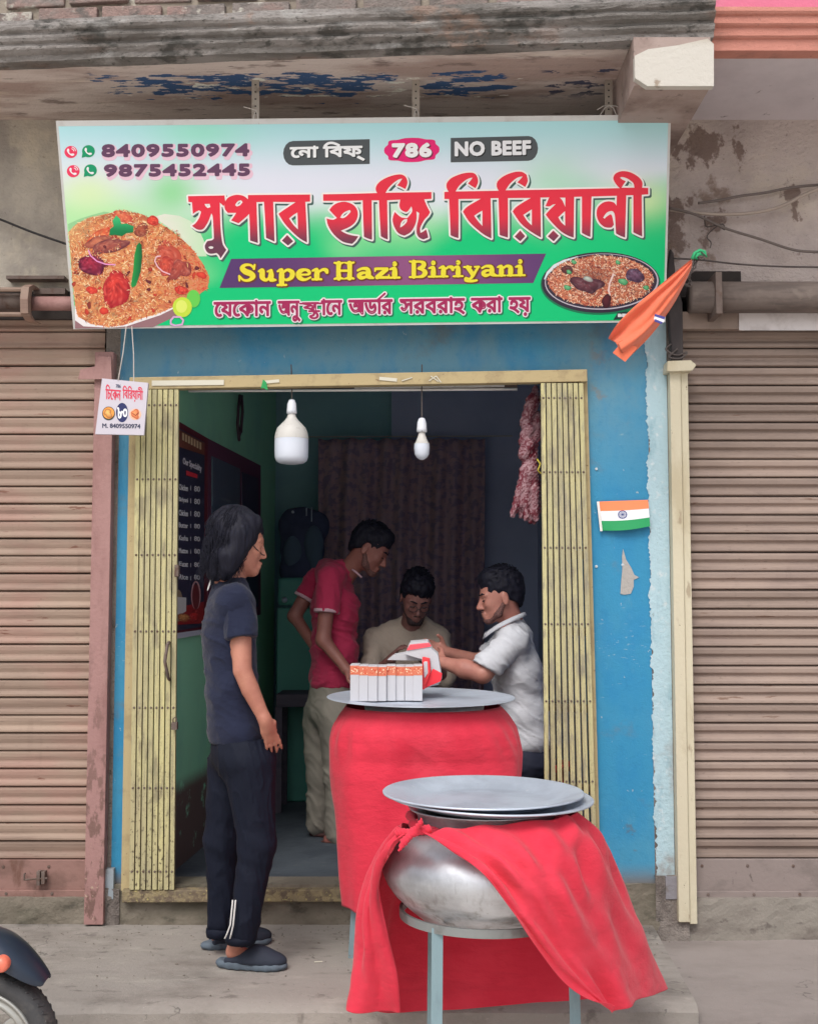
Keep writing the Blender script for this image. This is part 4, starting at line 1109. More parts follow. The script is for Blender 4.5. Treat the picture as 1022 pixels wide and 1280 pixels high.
# --- big Bengali title, outlines followed letter by letter
def T(l, s, ox, oy): return [(ox + a / s, oy + b / s) for a, b in l]
A_ = lambda l: T(l, 5.678, 220, 210)
B_ = lambda l: T(l, 6.3875, 400, 210)
C_ = lambda l: T(l, 6.813, 550, 200)
shapes = [
 (A_([(87, 200), (345, 195), (348, 222), (352, 245), (340, 270), (312, 245), (316, 400), (325, 500), (335, 545), (358, 580), (318, 640), (306, 618), (290, 602), (250, 608), (224, 598), (208, 570), (208, 545), (225, 518), (258, 512), (270, 500), (268, 440), (262, 345), (252, 322), (240, 355), (222, 395), (195, 432), (170, 438), (145, 432), (115, 410), (140, 392), (165, 355), (180, 310), (165, 300), (140, 312), (122, 326), (118, 280), (115, 243), (90, 240)]),
  [A_([(203, 255), (240, 254), (246, 278), (226, 284), (212, 272)]), A_([(230, 562), (248, 554), (268, 560), (262, 572), (242, 574)])]),
 (A_([(512, 192), (952, 188), (952, 238), (918, 240), (926, 400), (930, 528), (880, 500), (825, 452), (770, 392), (728, 325), (755, 305), (800, 275), (850, 242), (690, 240), (696, 400), (700, 522), (640, 495), (632, 350), (625, 240), (572, 242), (577, 400), (582, 532), (527, 514), (524, 400), (520, 325), (495, 350), (445, 392), (392, 372), (412, 345), (428, 318), (400, 318), (370, 318), (350, 295), (345, 265), (355, 230), (380, 205), (430, 190), (480, 198), (512, 222)]),
  [A_([(420, 262), (440, 235), (462, 228), (474, 242), (455, 265), (432, 273)]), A_([(803, 358), (830, 335), (862, 316), (866, 436), (834, 404)])]),
 (A_([(790, 475), (832, 520), (795, 550), (752, 515)]), []),
 (B_([(25, 210), (240, 206), (455, 200), (444, 175), (447, 148), (470, 115), (520, 82), (590, 57), (650, 52), (685, 75), (697, 118), (680, 168), (648, 152), (615, 138), (635, 115), (655, 85), (625, 92), (585, 120), (545, 160), (522, 198), (888, 192), (888, 246), (830, 250), (850, 300), (877, 352), (862, 380), (838, 405), (815, 440), (798, 480), (800, 518), (822, 508), (845, 490), (855, 520), (862, 555), (825, 570), (792, 556), (770, 520), (772, 460), (784, 410), (790, 360), (768, 345), (770, 400), (757, 455), (722, 512), (672, 540), (625, 520), (592, 470), (578, 410), (595, 350), (625, 378), (655, 396), (695, 400), (712, 380), (735, 345), (728, 305), (700, 345), (682, 352), (648, 335), (632, 300), (640, 252), (535, 258), (538, 420), (540, 570), (512, 560), (485, 545), (476, 400), (470, 258), (412, 258), (414, 420), (415, 572), (380, 562), (350, 548), (344, 400), (340, 258), (200, 262), (25, 262)]),
  [B_([(638, 475), (645, 438), (668, 412), (695, 406), (690, 432), (662, 462)])]),
 (B_([(130, 283), (165, 272), (205, 270), (255, 288), (290, 322), (302, 370), (285, 425), (240, 467), (165, 500), (190, 515), (225, 530), (268, 540), (305, 545), (282, 580), (255, 605), (180, 587), (110, 530), (65, 460), (52, 402), (80, 410), (110, 412), (135, 398), (105, 368), (75, 335), (98, 305)]),
  [B_([(160, 395), (182, 362), (210, 344), (240, 335), (244, 350), (215, 382), (185, 400)])]),
 (C_([(35, 272), (72, 270), (54, 238), (55, 200), (78, 168), (112, 144), (190, 115), (270, 108), (308, 132), (322, 185), (300, 240), (268, 222), (235, 200), (255, 178), (275, 150), (245, 156), (210, 175), (160, 220), (130, 268), (498, 262), (480, 228), (488, 182), (540, 137), (620, 105), (690, 100), (733, 125), (744, 178), (722, 230), (690, 210), (655, 190), (680, 165), (700, 140), (670, 145), (640, 160), (590, 205), (555, 258), (1000, 251), (1526, 240), (1502, 216), (1478, 180), (1471, 150), (1491, 115), (1546, 95), (1616, 105), (1686, 145), (1718, 190), (1716, 236), (1768, 238), (1768, 292), (1712, 296), (1714, 480), (1716, 650), (1680, 635), (1641, 615), (1641, 450), (1641, 299), (1581, 301), (1576, 480), (1571, 660), (1530, 645), (1494, 625), (1488, 530), (1484, 470), (1472, 442), (1456, 434), (1430, 440), (1411, 452), (1384, 490), (1396, 500), (1420, 478), (1446, 462), (1460, 475), (1476, 550), (1462, 568), (1446, 576), (1396, 570), (1351, 530), (1329, 470), (1336, 410), (1376, 368), (1426, 352), (1476, 362), (1498, 390), (1501, 305), (1286, 311), (1281, 480), (1276, 655), (1240, 640), (1204, 620), (1204, 480), (1204, 312), (1138, 314), (1136, 480), (1134, 660), (1090, 645), (1030, 610), (976, 560), (930, 510), (896, 465), (925, 430), (981, 375), (955, 380), (930, 395), (894, 392), (910, 355), (926, 318), (852, 320), (854, 480), (856, 660), (800, 628), (750, 595), (700, 555), (660, 508), (615, 438), (640, 405), (690, 370), (770, 323), (575, 324), (576, 480), (575, 660), (540, 650), (505, 638), (500, 480), (495, 324), (428, 325), (432, 480), (435, 668), (380, 640), (330, 603), (280, 560), (236, 512), (192, 440), (215, 410), (260, 378), (345, 330), (155, 332), (156, 480), (155, 665), (120, 655), (88, 640), (82, 480), (75, 332), (35, 332)]),
  [C_([(288, 475), (320, 452), (358, 430), (358, 562), (320, 520)]), C_([(705, 468), (735, 448), (778, 420), (778, 556), (740, 520)]),
   C_([(1016, 320), (1063, 320), (1062, 400), (1040, 348)]), C_([(1003, 488), (1030, 462), (1060, 435), (1062, 560), (1028, 530)]),
   C_([(1650, 236), (1640, 195), (1590, 158), (1545, 145), (1528, 152), (1550, 168), (1578, 180), (1555, 212), (1540, 236)])]),
 (C_([(680, 600), (722, 648), (680, 692), (632, 652)]), []),
 (C_([(961, 600), (1008, 645), (964, 692), (914, 650)]), []),
]
def soften(pts):
    """round the gentle corners, keep the sharp ones"""
    n = len(pts); out = []
    def sharp(i):
        a, b, c = pts[i - 1], pts[i], pts[(i + 1) % n]
        v1 = (b[0] - a[0], b[1] - a[1]); v2 = (c[0] - b[0], c[1] - b[1])
        l = math.hypot(*v1) * math.hypot(*v2)
        return l < 1e-9 or (v1[0] * v2[0] + v1[1] * v2[1]) / l < .72
    sh = [sharp(i) for i in range(n)]
    for i in range(n):
        p0, p1, p2, p3 = pts[i - 1], pts[i], pts[(i + 1) % n], pts[(i + 2) % n]
        if sh[i]: p0 = p1
        if sh[(i + 1) % n]: p3 = p2
        out.append(p1)
        if sh[i] and sh[(i + 1) % n]: continue
        for t in (.33, .66):
            out.append(tuple(.5 * (2 * p1[d] + (p2[d] - p0[d]) * t + (2 * p0[d] - 5 * p1[d] + 4 * p2[d] - p3[d]) * t * t + (3 * p1[d] - p0[d] - 3 * p2[d] + p3[d]) * t ** 3) for d in range(2)))
    return out
def redcol(x, y):
    t = ss((y - 268 + (x - 400) * .006) / 38)
    return lerp3(B(226, 48, 70), B(104, 58, 80), t)
pb = PB()
for outer, holes in shapes:
    o2 = soften(outer); h2 = [soften(h) for h in holes]
    for L in [o2] + h2:
        pb.line([(a + 2.0, b + 2.2) for a, b in L], 4.6, B(66, 96, 92), .0016)
        pb.line(L, 4.4, B(238, 232, 230), .0020)
    # the face itself, cut into bands so that the printed colour change follows the height
    loops = [[Vector((a, b, 0)) for a, b in o2]] + [[Vector((a, b, 0)) for a, b in h] for h in h2]
    tri = tessellate_polygon(loops); flat = [p for l in loops for p in l]
    import bmesh
    bm = bmesh.new(); vs_ = [bm.verts.new(p) for p in flat]
    for t in tri:
        try: bm.faces.new([vs_[i] for i in t])
        except ValueError: pass
    for yc in (268, 274, 280, 286, 292, 298, 304):
        bmesh.ops.bisect_plane(bm, geom=bm.verts[:] + bm.edges[:] + bm.faces[:], plane_co=(0, yc, 0), plane_no=(0, 1, 0))
    bm.verts.index_update()
    pb.add([pb.P(v_.co.x, v_.co.y, .0028) for v_ in bm.verts], [tuple(v_.index for v_ in f_.verts) for f_ in bm.faces], [redcol(v_.co.x, v_.co.y) for v_ in bm.verts])
    bm.free()
pb.build('bengali_title_print', print_m, SG, fix=False)

# --- lower Bengali line
pb = PB()
wine = B(166, 42, 92)
words_ = [('েযেকান', 266, 340, 0), ('অনু', 346, 377, 0), ('ােন', 400, 429, 0), ('অডার', 434, 492, 1), ('সরবরাহ', 498, 582, 0), ('করা', 587, 629, 0), ('হয়', 634, 664, 0)]
for (w_, xa, xb, reph) in words_:
    sl = -.016; yb_ = 397 + (xa - 266) * sl
    top = yb_ - 20.5
    for bold, cc, of, d in ((5.6, B(20, 120, 84), .0016, 1.6), (4.8, B(238, 226, 234), .0020, 0), (1.7, wine, .0026, 0)):
        put_text(pb, w_, xa + 2, xb - 2, top, yb_, bold, cc, of, sl, dx=d, dy=d, span=(-.06, .68))
        if w_ == 'অনু':
            put_text(pb, 'ষ', 378, 398, top + 3.0, yb_ - 6.5, bold * .7, cc, of, sl, dx=d, dy=d)
            put_text(pb, 'ঠ', 386, 399.5, top + 8.5, yb_ + 2.6, bold * .8, cc, of, sl, dx=d, dy=d)
            pb.line([(375 + d, top + 4.2 + d), (404 + d, top + 3.8 + d)], bold + .5, cc, of, closed=False)
        if reph: pb.line([(472 + d, top + 1 + d), (481 + d, top - 7 + d)], bold + .8, cc, of, closed=False)
pb.build('bengali_line_print', print_m, SG, fix=False)

# --- printed food pictures
def rice(pb, inside, n, pal, off, L=(3.5, 8), w=1.1, seed=1, dens=None):
    r = random.Random(seed)
    xs = inside
    k = 0; tries = 0
    x0, y0, x1, y1 = min(p[0] for p in xs), min(p[1] for p in xs), max(p[0] for p in xs), max(p[1] for p in xs)
    def inp(x, y):
        c = False; j = len(xs) - 1
        for i in range(len(xs)):
            if (xs[i][1] > y) != (xs[j][1] > y) and x < (xs[j][0] - xs[i][0]) * (y - xs[i][1]) / (xs[j][1] - xs[i][1]) + xs[i][0]: c = not c
            j = i
        return c
    while k < n and tries < n * 20:
        tries += 1
        x, y = r.uniform(x0, x1), r.uniform(y0, y1)
        if not inp(x, y): continue
        a = r.gauss(.2, 1.1); l = r.uniform(*L) / 2; ww = w * r.uniform(.6, 1.2) / 2; bend = r.uniform(-.5, .5)
        c = pal(x, y, r)
        o_ = off + .0006 * k / n
        q = []
        for t, h_ in ((-1, .2), (-.4, 1), (.4, 1), (1, .2)):
            aa = a + bend * t
            cx_, cy_ = x + math.cos(a) * l * t, y + math.sin(a) * l * t + bend * l * .4 * t * t
            q.append((cx_ - math.sin(aa) * ww * h_, cy_ + math.cos(aa) * ww * h_)); q.append((cx_ + math.sin(aa) * ww * h_, cy_ - math.cos(aa) * ww * h_))
        pb.add([pb.P(a_, b_, o_) for a_, b_ in q], [(0, 1, 3, 2), (2, 3, 5, 4), (4, 5, 7, 6)], [c] * 8)
        k += 1
def blob(pb, cx, cy, rx, ry, rot, c_in, c_out, off, n=22, wob=.08, seed=0, hl=(-.3, -.35)):
    r = random.Random(seed); ph = [r.uniform(0, 6.28) for _ in range(3)]
    v = []; c = []
    NR = 9; n = max(n, 30) if rx > 6 else n
    for ring in range(NR + 1):
        t = ring / NR
        for k in range(n):
            a = 2 * math.pi * k / n; m_ = 1 + wob * math.sin(2 * a + ph[0]) + wob * .7 * math.sin(3 * a + ph[1]) + wob * .4 * math.sin(5 * a + ph[2])
            x, y = rx * t * m_ * math.cos(a) + hl[0] * rx * (1 - t), ry * t * m_ * math.sin(a) + hl[1] * ry * (1 - t)
            px, py = cx + x * math.cos(rot) - y * math.sin(rot), cy + x * math.sin(rot) + y * math.cos(rot)
            v.append(pb.P(px, py, off)); cc_ = lerp3(c_in, c_out, t ** 1.4)
            if rx > 6:
                n1_ = float(vnoise([[px / 2.6, py / 2.2, seed]], 3)[0]); n2_ = float(vnoise([[px / 1.3, py / 1.1, seed]], 5)[0])
                cc_ = lerp3(cc_, (c_out[0] * .55, c_out[1] * .5, c_out[2] * .6), max(0, n1_) * .8)
                cc_ = lerp3(cc_, (min(1, c_in[0] * 1.3), min(1, c_in[1] * 2.0 + .05), min(1, c_in[2] * 1.9 + .05)), max(0, n2_ - .2) * .9)
            c.append(cc_)
    f = [(i * n + k, i * n + (k + 1) % n, (i + 1) * n + (k + 1) % n, (i + 1) * n + k) for i in range(1, NR) for k in range(n)]
    f += [(0, n + k, n + (k + 1) % n) for k in range(n)]
    pb.add(v, f, c)
Z4 = lambda a, b: (60 + a / 4.258, 250 + b / 4.258)
heap = [Z4(*p) for p in [(112, 170), (150, 130), (215, 95), (320, 72), (400, 60), (500, 75), (570, 110), (640, 150), (700, 195), (760, 250), (820, 330), (860, 410), (850, 470), (780, 520), (690, 560), (600, 600), (500, 630), (400, 668), (320, 674), (230, 660), (160, 620), (146, 560), (128, 380)]]
pb = PB()
pb.poly([Z4(*p) for p in [(560, 92), (620, 74), (700, 84), (760, 112), (800, 150), (830, 215), (846, 300), (790, 300), (700, 190), (620, 130)]], lambda x, y: lerp3(B(226, 226, 214), B(196, 226, 190), ss((x - 205) / 50)), .0016)
pb.poly([Z4(*p) for p in [(108, 128), (170, 100), (240, 78), (300, 62), (330, 66), (240, 110), (150, 150), (112, 168)]], B(150, 206, 150), .0016)
blob(pb, *Z4(165, 65), 9, 3, .05, B(206, 120, 104), B(186, 200, 150), .0016, seed=3) if False else None
pb.poly([Z4(*p) for p in [(146, 610), (200, 655), (330, 676), (410, 672), (540, 622), (700, 556), (770, 500), (800, 470), (812, 500), (720, 600), (560, 676), (146, 684)]], B(150, 112, 118), .0017)
pb.poly([Z4(*p) for p in [(144, 560), (200, 640), (330, 664), (410, 655), (560, 600), (740, 520), (752, 538), (600, 612), (420, 672), (330, 680), (190, 672), (146, 640)]], B(238, 234, 236), .0018)
pb.poly(heap, lambda x, y: lerp3(B(226, 160, 104), B(196, 100, 74), .5 + .5 * float(vnoise([[x / 22., y / 16., 4]], 3)[0])), .0019)
pb.build('food_photo_print', print_m, SG, fix=False)
def pal1(x, y, r):
    n_ = float(vnoise([[x / 11., y / 8., 4]], 3)[0])
    base = r.choice([B(244, 206, 144), B(240, 176, 110), B(226, 130, 84), B(250, 226, 180), B(206, 96, 66), B(236, 150, 96), B(170, 84, 58)])
    red = ss((x - 190) / 50) * .6 + .25 * max(0, n_)
    c_ = lerp3(base, B(220, 84, 62), min(.75, red))
    c_ = lerp3(c_, B(246, 226, 160), .55 * ss((125 - x) / 30) * ss((320 - y) / 40))
    return lerp3(c_, B(104, 44, 40), .55 * ss((-n_ - .25) / .4))
pb = PB(); rice(pb, heap, 4200, pal1, .0021, L=(2.6, 6.5), w=.95, seed=4); stuff(pb.build('rice_print', print_m, SG, fix=False))
pb = PB(); o3 = .0029
blob(pb, *Z4(280, 225), 17, 9, -.25, B(206, 120, 90), B(140, 64, 62), o3, seed=1, wob=.16)
blob(pb, *Z4(330, 245), 24, 8.5, -.32, B(180, 92, 76), B(112, 52, 62), o3 + .0001, seed=2, wob=.14)
blob(pb, *Z4(500, 160), 9, 8, -.8, B(186, 92, 66), B(120, 50, 50), o3 + .0002, seed=3)
blob(pb, *Z4(400, 90), 13, 7, .4, B(226, 120, 84), B(196, 62, 56), o3, seed=4)
blob(pb, *Z4(275, 190), 18, 6, -.5, B(240, 130, 80), B(206, 66, 52), o3 - .0001, seed=5)
blob(pb, *Z4(235, 345), 18, 12, .15, B(176, 42, 70), B(84, 16, 52), o3 + .0003, seed=6)
blob(pb, *Z4(365, 475), 16, 25, .05, B(226, 66, 56), B(170, 28, 44), o3 + .0003, seed=7)
blob(pb, *Z4(640, 290), 12, 20, -.35, B(206, 90, 72), B(186, 76, 60), o3, seed=8, wob=.2)
blob(pb, *Z4(700, 370), 12, 14, .5, B(186, 80, 66), B(140, 58, 58), o3 + .0001, seed=9, wob=.2)
blob(pb, *Z4(630, 350), 9, 12, 0, B(216, 84, 64), B(170, 52, 52), o3 + .0002, seed=10)
for (x, y, rx) in ((235, 480, 7), (300, 590, 6), (710, 480, 8), (820, 400, 6), (560, 110, 8)): blob(pb, *Z4(x, y), rx, rx * .7, .3, B(232, 80, 60), B(196, 44, 44), o3 + .0002, seed=int(x))
pb.poly([Z4(*p) for p in [(488, 225), (500, 240), (503, 300), (495, 380), (470, 455), (450, 466), (443, 450), (455, 380), (462, 290), (475, 240)]], lambda x, y: lerp3(B(34, 150, 72), B(14, 96, 56), ss((x - 168) / 10)), o3 + .0006)
pb.poly([Z4(*p) for p in [(345, 110), (365, 82), (385, 100), (392, 128), (420, 125), (458, 140), (455, 172), (420, 176), (396, 192), (360, 186), (328, 188), (332, 155), (352, 140)]], lambda x, y: lerp3(B(60, 190, 120), B(10, 120, 70), ss((y - 270) / 22)), o3 + .0006)
pb.line([Z4(*p) for p in [(218, 268), (228, 295), (262, 325), (310, 342), (358, 344)]], 1.6, B(232, 150, 206), o3 + .0007, closed=False)
pb.line([Z4(*p) for p in [(600, 298), (578, 302), (570, 325), (585, 355), (612, 380), (650, 395)]], 1.5, B(236, 190, 200), o3 + .0007, closed=False)
pb.ell(*Z4(775, 525), 8.5, 11, B(104, 206, 84), o3 + .0002); pb.ell(*Z4(716, 570), 12, 12.5, B(196, 224, 70), o3 + .0004); pb.ell(*Z4(712, 566), 7, 8, B(222, 236, 110), o3 + .0006)
pb.line([Z4(*p) for p in [(655, 640), (670, 622), (705, 622), (722, 640), (715, 662), (680, 668), (655, 660)]], 2.2, B(214, 170, 214), o3 + .0004, closed=True)
for k in range(46):
    a, b = RNG.uniform(130, 820), RNG.uniform(120, 640)
    if not (b > 130 + abs(a - 420) * .3 and b < 640 - max(0, a - 420) * .35): continue
    blob(pb, *Z4(a, b), RNG.uniform(1.5, 4.5), RNG.uniform(1.2, 3), RNG.uniform(0, 3), B(*[(214, 74, 54), (150, 60, 50), (190, 70, 52), (120, 46, 52), (236, 150, 90)][k % 5]), B(*[(176, 50, 44), (112, 44, 44), (150, 50, 44), (86, 30, 44), (206, 110, 66)][k % 5]), o3 - .0003 + .00001 * k, n=9, seed=k, wob=.2)
pb.build('chicken_print', print_m, SG, fix=False)
def pal3(x, y, r): return r.choice([B(244, 206, 144), B(240, 180, 120), B(230, 140, 96), B(250, 226, 190), B(196, 86, 62), B(160, 60, 52), B(224, 100, 70)])
pb = PB()
for (a, b, rx, ry) in ((280, 232, 24, 11), (235, 350, 20, 14), (365, 480, 18, 27), (660, 330, 19, 27), (400, 92, 16, 8), (480, 170, 14, 10), (640, 200, 14, 10)):
    c0 = Z4(a, b); ring = []
    for k in range(24):
        t_ = k * 2 * math.pi / 24; ring.append((c0[0] + rx * math.cos(t_), c0[1] + ry * math.sin(t_)))
    r3 = random.Random(int(a))
    for k in range(90):
        t_ = r3.uniform(0, 6.283); q_ = r3.uniform(.84, 1.15)
        x_, y_ = c0[0] + rx * q_ * math.cos(t_), c0[1] + ry * q_ * math.sin(t_); a_ = r3.uniform(0, 3.14); l_ = r3.uniform(1.2, 2.8); w_ = .42
        pb.add([pb.P(x_ + l_ * math.cos(a_), y_ + l_ * math.sin(a_), o3 + .0005), pb.P(x_ - w_ * math.sin(a_), y_ + w_ * math.cos(a_), o3 + .0005), pb.P(x_ - l_ * math.cos(a_), y_ - l_ * math.sin(a_), o3 + .0005), pb.P(x_ + w_ * math.sin(a_), y_ - w_ * math.cos(a_), o3 + .0005)], [(0, 1, 2, 3)], [pal3(x_, y_, r3)] * 4)
stuff(pb.build('rice_print', print_m, SG, fix=False))
# oval dish at the right
Z5 = lambda a, b: (660 + a / 5.379, 300 + b / 5.379)
pb = PB()
ce = Z5(484, 285)
pb.ell(ce[0], ce[1] + 1.5, 75, 39, B(24, 120, 84), .0016, 48, -.02)
pb.ell(ce[0], ce[1], 73.5, 38, B(52, 44, 62), .0018, 48, -.02)
pb.ell(ce[0] + 1.5, ce[1] - 1, 71, 35, B(196, 190, 204), .0020, 48, -.02)
pb.ell(ce[0] + 1, ce[1] - 1.4, 69.5, 34, B(58, 50, 66), .0022, 48, -.02)
pb.ell(ce[0], ce[1] - 2, 65, 31, B(186, 110, 84), .0024, 48, -.02)
pb.line([Z5(*p) for p in [(108, 262), (130, 220), (175, 175), (240, 140), (330, 112)]], [1.2, 3.4, 4.2, 3.0, 1.0], B(214, 226, 232), .0026, closed=False)
pb.poly([Z5(*p) for p in [(600, 488), (740, 470), (800, 440), (760, 505), (690, 533), (570, 536)]], B(30, 60, 60), .0019)
put_text(pb, 'BEST', 772, 791, 392.5, 395.8, 1.0, B(220, 224, 226), .0024, -.01)
pb.build('dish_photo_print', print_m, SG, fix=False)
el = [(ce[0] + 66.5 * math.cos(t), ce[1] - 2 + 32 * math.sin(t)) for t in [k * 2 * math.pi / 40 for k in range(40)]]
def pal2(x, y, r):
    base = r.choice([B(246, 214, 180), B(232, 150, 110), B(214, 100, 70), B(250, 232, 210), B(150, 62, 60), B(206, 120, 90), B(240, 186, 150), B(110, 50, 56)])
    dark = math.exp(-(((x - ce[0] + 8) / 22) ** 2 + ((y - ce[1] + 6) / 14) ** 2))
    c_ = lerp3(base, B(84, 40, 52), .7 * dark)
    return lerp3(c_, B(214, 70, 44), .45 * ss((700 - x) / 20))
pb = PB(); rice(pb, el, 2600, pal2, .0026, L=(2.2, 5.5), w=.85, seed=9); stuff(pb.build('rice_print', print_m, SG, fix=False))
pb = PB()
blob(pb, *Z5(395, 300), 17, 11, .1, B(122, 66, 76), B(70, 36, 50), .0034, seed=3, wob=.22)
blob(pb, *Z5(715, 240), 11, 9, .3, B(130, 92, 118), B(60, 38, 62), .0034, seed=4)
blob(pb, *Z5(525, 410), 6, 8.5, .1, B(96, 40, 50), B(56, 24, 36), .0034, seed=5)
blob(pb, *Z5(260, 200), 8, 5, .1, B(110, 54, 54), B(70, 36, 44), .0034, seed=6)
for x, y, r_ in ((262, 320, 4.5), (272, 215, 3.5), (635, 280, 6), (305, 148, 3.5), (600, 150, 3.5), (790, 320, 4)): blob(pb, *Z5(x, y), r_, r_ * .7, .4, B(120, 196, 140), B(50, 130, 84), .0036, seed=x)
pb.line([Z5(*p) for p in [(570, 230), (545, 290), (538, 340), (548, 370)]], [2.4, 2, 2.6, 1.4], B(236, 206, 200), .0037, closed=False)
blob(pb, *Z5(400, 262), 6, 3.5, .3, B(196, 210, 196), B(130, 120, 124), .0036, seed=8)
pb.build('meat_print', print_m, SG, fix=False)

# ================================================================== SMALL HANGING PRICE SIGN
Yh = -.20
hTL, hTR, hBL = P(127.8, 473, Yh), P(185.3, 478.5, Yh - .02), P(119.3, 542.6, Yh - .01)
hN = (hTR - hTL).cross(hBL - hTL).normalized()
if hN.y > 0: hN = -hN
HS = thing('hanging_price_sign', 'small white hanging card with red Bengali heading, price circle and mobile number', 'sign', tuple(hBL))
hq = [onpl(a, b, 0, hTL, hN) for a, b in ((127.8, 473), (185.3, 478.5), (180, 543.8), (119.3, 542.6))]
card_m = mat('white_card', C(222, 216, 228, .72), .5)
MB().add(hq + [p - hN * .012 for p in hq], [(0, 1, 2, 3), (7, 6, 5, 4), (0, 4, 5, 1), (1, 5, 6, 2), (2, 6, 7, 3), (3, 7, 4, 0)]).build('card', card_m, HS)
Z6 = lambda a, b: (110 + a / 11.356, 455 + b / 11.36)
pb = PB(hTL, hN)
sl = .085
hd = B(206, 60, 84)
put_text(pb, 'িচেকন', *[Z6(255, 0)[0], Z6(468, 0)[0]], Z6(0, 290)[1], Z6(0, 500)[1], .55, hd, .0008, sl)
put_text(pb, 'িবিরয়ানী', *[Z6(497, 0)[0], Z6(782, 0)[0]], Z6(0, 308)[1], Z6(0, 520)[1], .55, hd, .0008, sl)
put_text(pb, '786', Z6(400, 0)[0], Z6(468, 0)[0], Z6(0, 288)[1], Z6(0, 335)[1], .35, B(70, 74, 100), .0008, sl)
cx_, cy_ = Z6(487, 690)
pb.ell(cx_, cy_, 85 / 11.36, 138 / 11.36, B(36, 42, 92), .0008)
put_text(pb, '৮০', Z6(425, 0)[0], Z6(558, 0)[0], Z6(0, 620)[1], Z6(0, 770)[1], 1.0, B(236, 236, 240), .0012, 0)
put_text(pb, 'M. 8409550974', Z6(208, 0)[0], Z6(745, 0)[0], Z6(0, 845)[1], Z6(0, 905)[1], .55, B(58, 60, 84), .0008, .02)
pb.build('price_card_print', print_m, HS, fix=False)
pb = PB(hTL, hN)
cx_, cy_ = Z6(296, 703); pb.ell(cx_, cy_, 8, 8.7, B(60, 60, 50), .0008)
pb.ell(cx_, cy_ - .6, 7, 7.2, B(226, 150, 70), .0010); blob(pb, cx_ - .5, cy_, 5.5, 5, .3, B(244, 190, 110), B(150, 80, 34), .0013, seed=2, wob=.2)
pb.build('food_photo_print', print_m, HS, fix=False); pb = PB(hTL, hN)
cx_, cy_ = Z6(675, 715); pb.ell(cx_, cy_, 7.3, 7.0, B(236, 180, 150), .0008); blob(pb, cx_, cy_ - .4, 6, 5, .2, B(240, 150, 96), B(170, 84, 50), .0012, seed=6, wob=.2)
pb.line([(cx_ - 3, cy_ - 1), (cx_ + .5, cy_ + 1.5), (cx_ + 4, cy_ - 2)], .9, B(120, 54, 34), .0015, closed=False)
pb.build('food_photo_print', print_m, HS, fix=False)
for a, b in (((148, 475), (158, 408)), ((167.5, 477), (165, 408))):
    MB().tube([P(*a, Yh - .01), P((a[0] + b[0]) / 2 + 1, (a[1] + b[1]) / 2, Yh), P(*b, -.18)], .0022, 5).build('cord', pale_wire_m, HS)

# ================================================================== FLAG STICKER ON THE WALL
FS = thing('wall_flag', 'small paper Indian tricolour flag stuck on the blue wall', 'flag', tuple(P(778, 645, -.01)))
pb = PB(P(778, 645, -.012), Vector((0, -1, 0)))
def fq(u, w):   # curved lower edge
    xa, xb = 746 + 4 * w, 809.5 + 1.5 * w
    yb = 663 + (-5) * u - 2.5 * math.sin(math.pi * u) * -1
    yt = 627 - 2.2 * u
    return xa + (xb - xa) * u, yt + (yb - yt) * w
def fcol(u, w):
    return B(240, 138, 92) if w < .333 else (B(232, 232, 240) if w < .667 else B(40, 152, 92))
v = []; c = []; f = []; nx = 16
for band in range(3):
    for j in range(2):
        for i in range(nx + 1):
            u = i / nx; w = (band + j) / 3
            p = fq(u, w); off = .010 * w * math.sin(math.pi * u) + .016 * w * u
            v.append(pb.P(p[0], p[1], off)); c.append(fcol(u, (band + .5) / 3))
    b0 = band * 2 * (nx + 1)
    f += [(b0 + i, b0 + i + 1, b0 + nx + 2 + i, b0 + nx + 1 + i) for i in range(nx)]
pb.add(v, f, c); pb.build('flag_paper', print_m, FS, thick=.0012, fix=False)
pb = PB(P(778, 645, -.012), Vector((0, -1, 0)))
cc = (777, 643.4); navy = B(40, 60, 130)
pb.line([(cc[0] + 5.2 * math.cos(t * .393), cc[1] + 4.6 * math.sin(t * .393)) for t in range(16)], 1.0, navy, .0125)
for t in range(12): pb.line([cc, (cc[0] + 5 * math.cos(t * .5236), cc[1] + 4.4 * math.sin(t * .5236))], .35, navy, .0125, closed=False)
pb.build('wheel_print', print_m, FS, fix=False)
MB().obox(P(746.8, 627, -.016), P(751, 664, -.02), .010, .006).build('flag_stick', white_m, FS)

# ================================================================== ORANGE CLOTH FLAG TIED BESIDE THE SIGN
OF = thing('tied_flag', 'folded saffron cloth flag tied at the right edge of the signboard', 'flag', tuple(P(866, 325, -.36)))
orange = B(222, 112, 80)
Z7 = lambda a, b: (730 + a / 6.3875, 300 + b / 6.3875)
left = [(862, 145), (745, 240), (640, 330), (535, 415), (430, 500), (345, 580), (265, 660), (220, 730), (185, 790)]
mid = [(862, 175), (800, 265), (715, 370), (640, 450), (580, 545), (520, 620), (455, 700), (370, 760), (262, 832)]
right = [(860, 200), (830, 290), (775, 392), (735, 480), (655, 600), (590, 690), (500, 800), (410, 885), (325, 972)]
mb = MB(); cols = []
rows_ = []
K = 24
for i in range(len(left)):
    row = []
    for k in range(K + 1):
        t = k / K
        if t < .5: a = [left[i][d] + (mid[i][d] - left[i][d]) * t * 2 for d in (0, 1)]
        else: a = [mid[i][d] + (right[i][d] - mid[i][d]) * (t - .5) * 2 for d in (0, 1)]
        s_ = i / (len(left) - 1)
        Y = -.50 + .05 * s_ + .035 * math.sin(t * 6.0 + .6) * (.3 + s_) - .02 * math.cos(3.2 * t) + .010 * math.sin(t * 19 + 5 * s_) * (.4 + .6 * math.sin(3 * s_)) + .008 * math.sin(s_ * 22 + 4 * t)
        px, py = Z7(*a)
        row.append(P(px, py, Y))
    rows_.append(row)
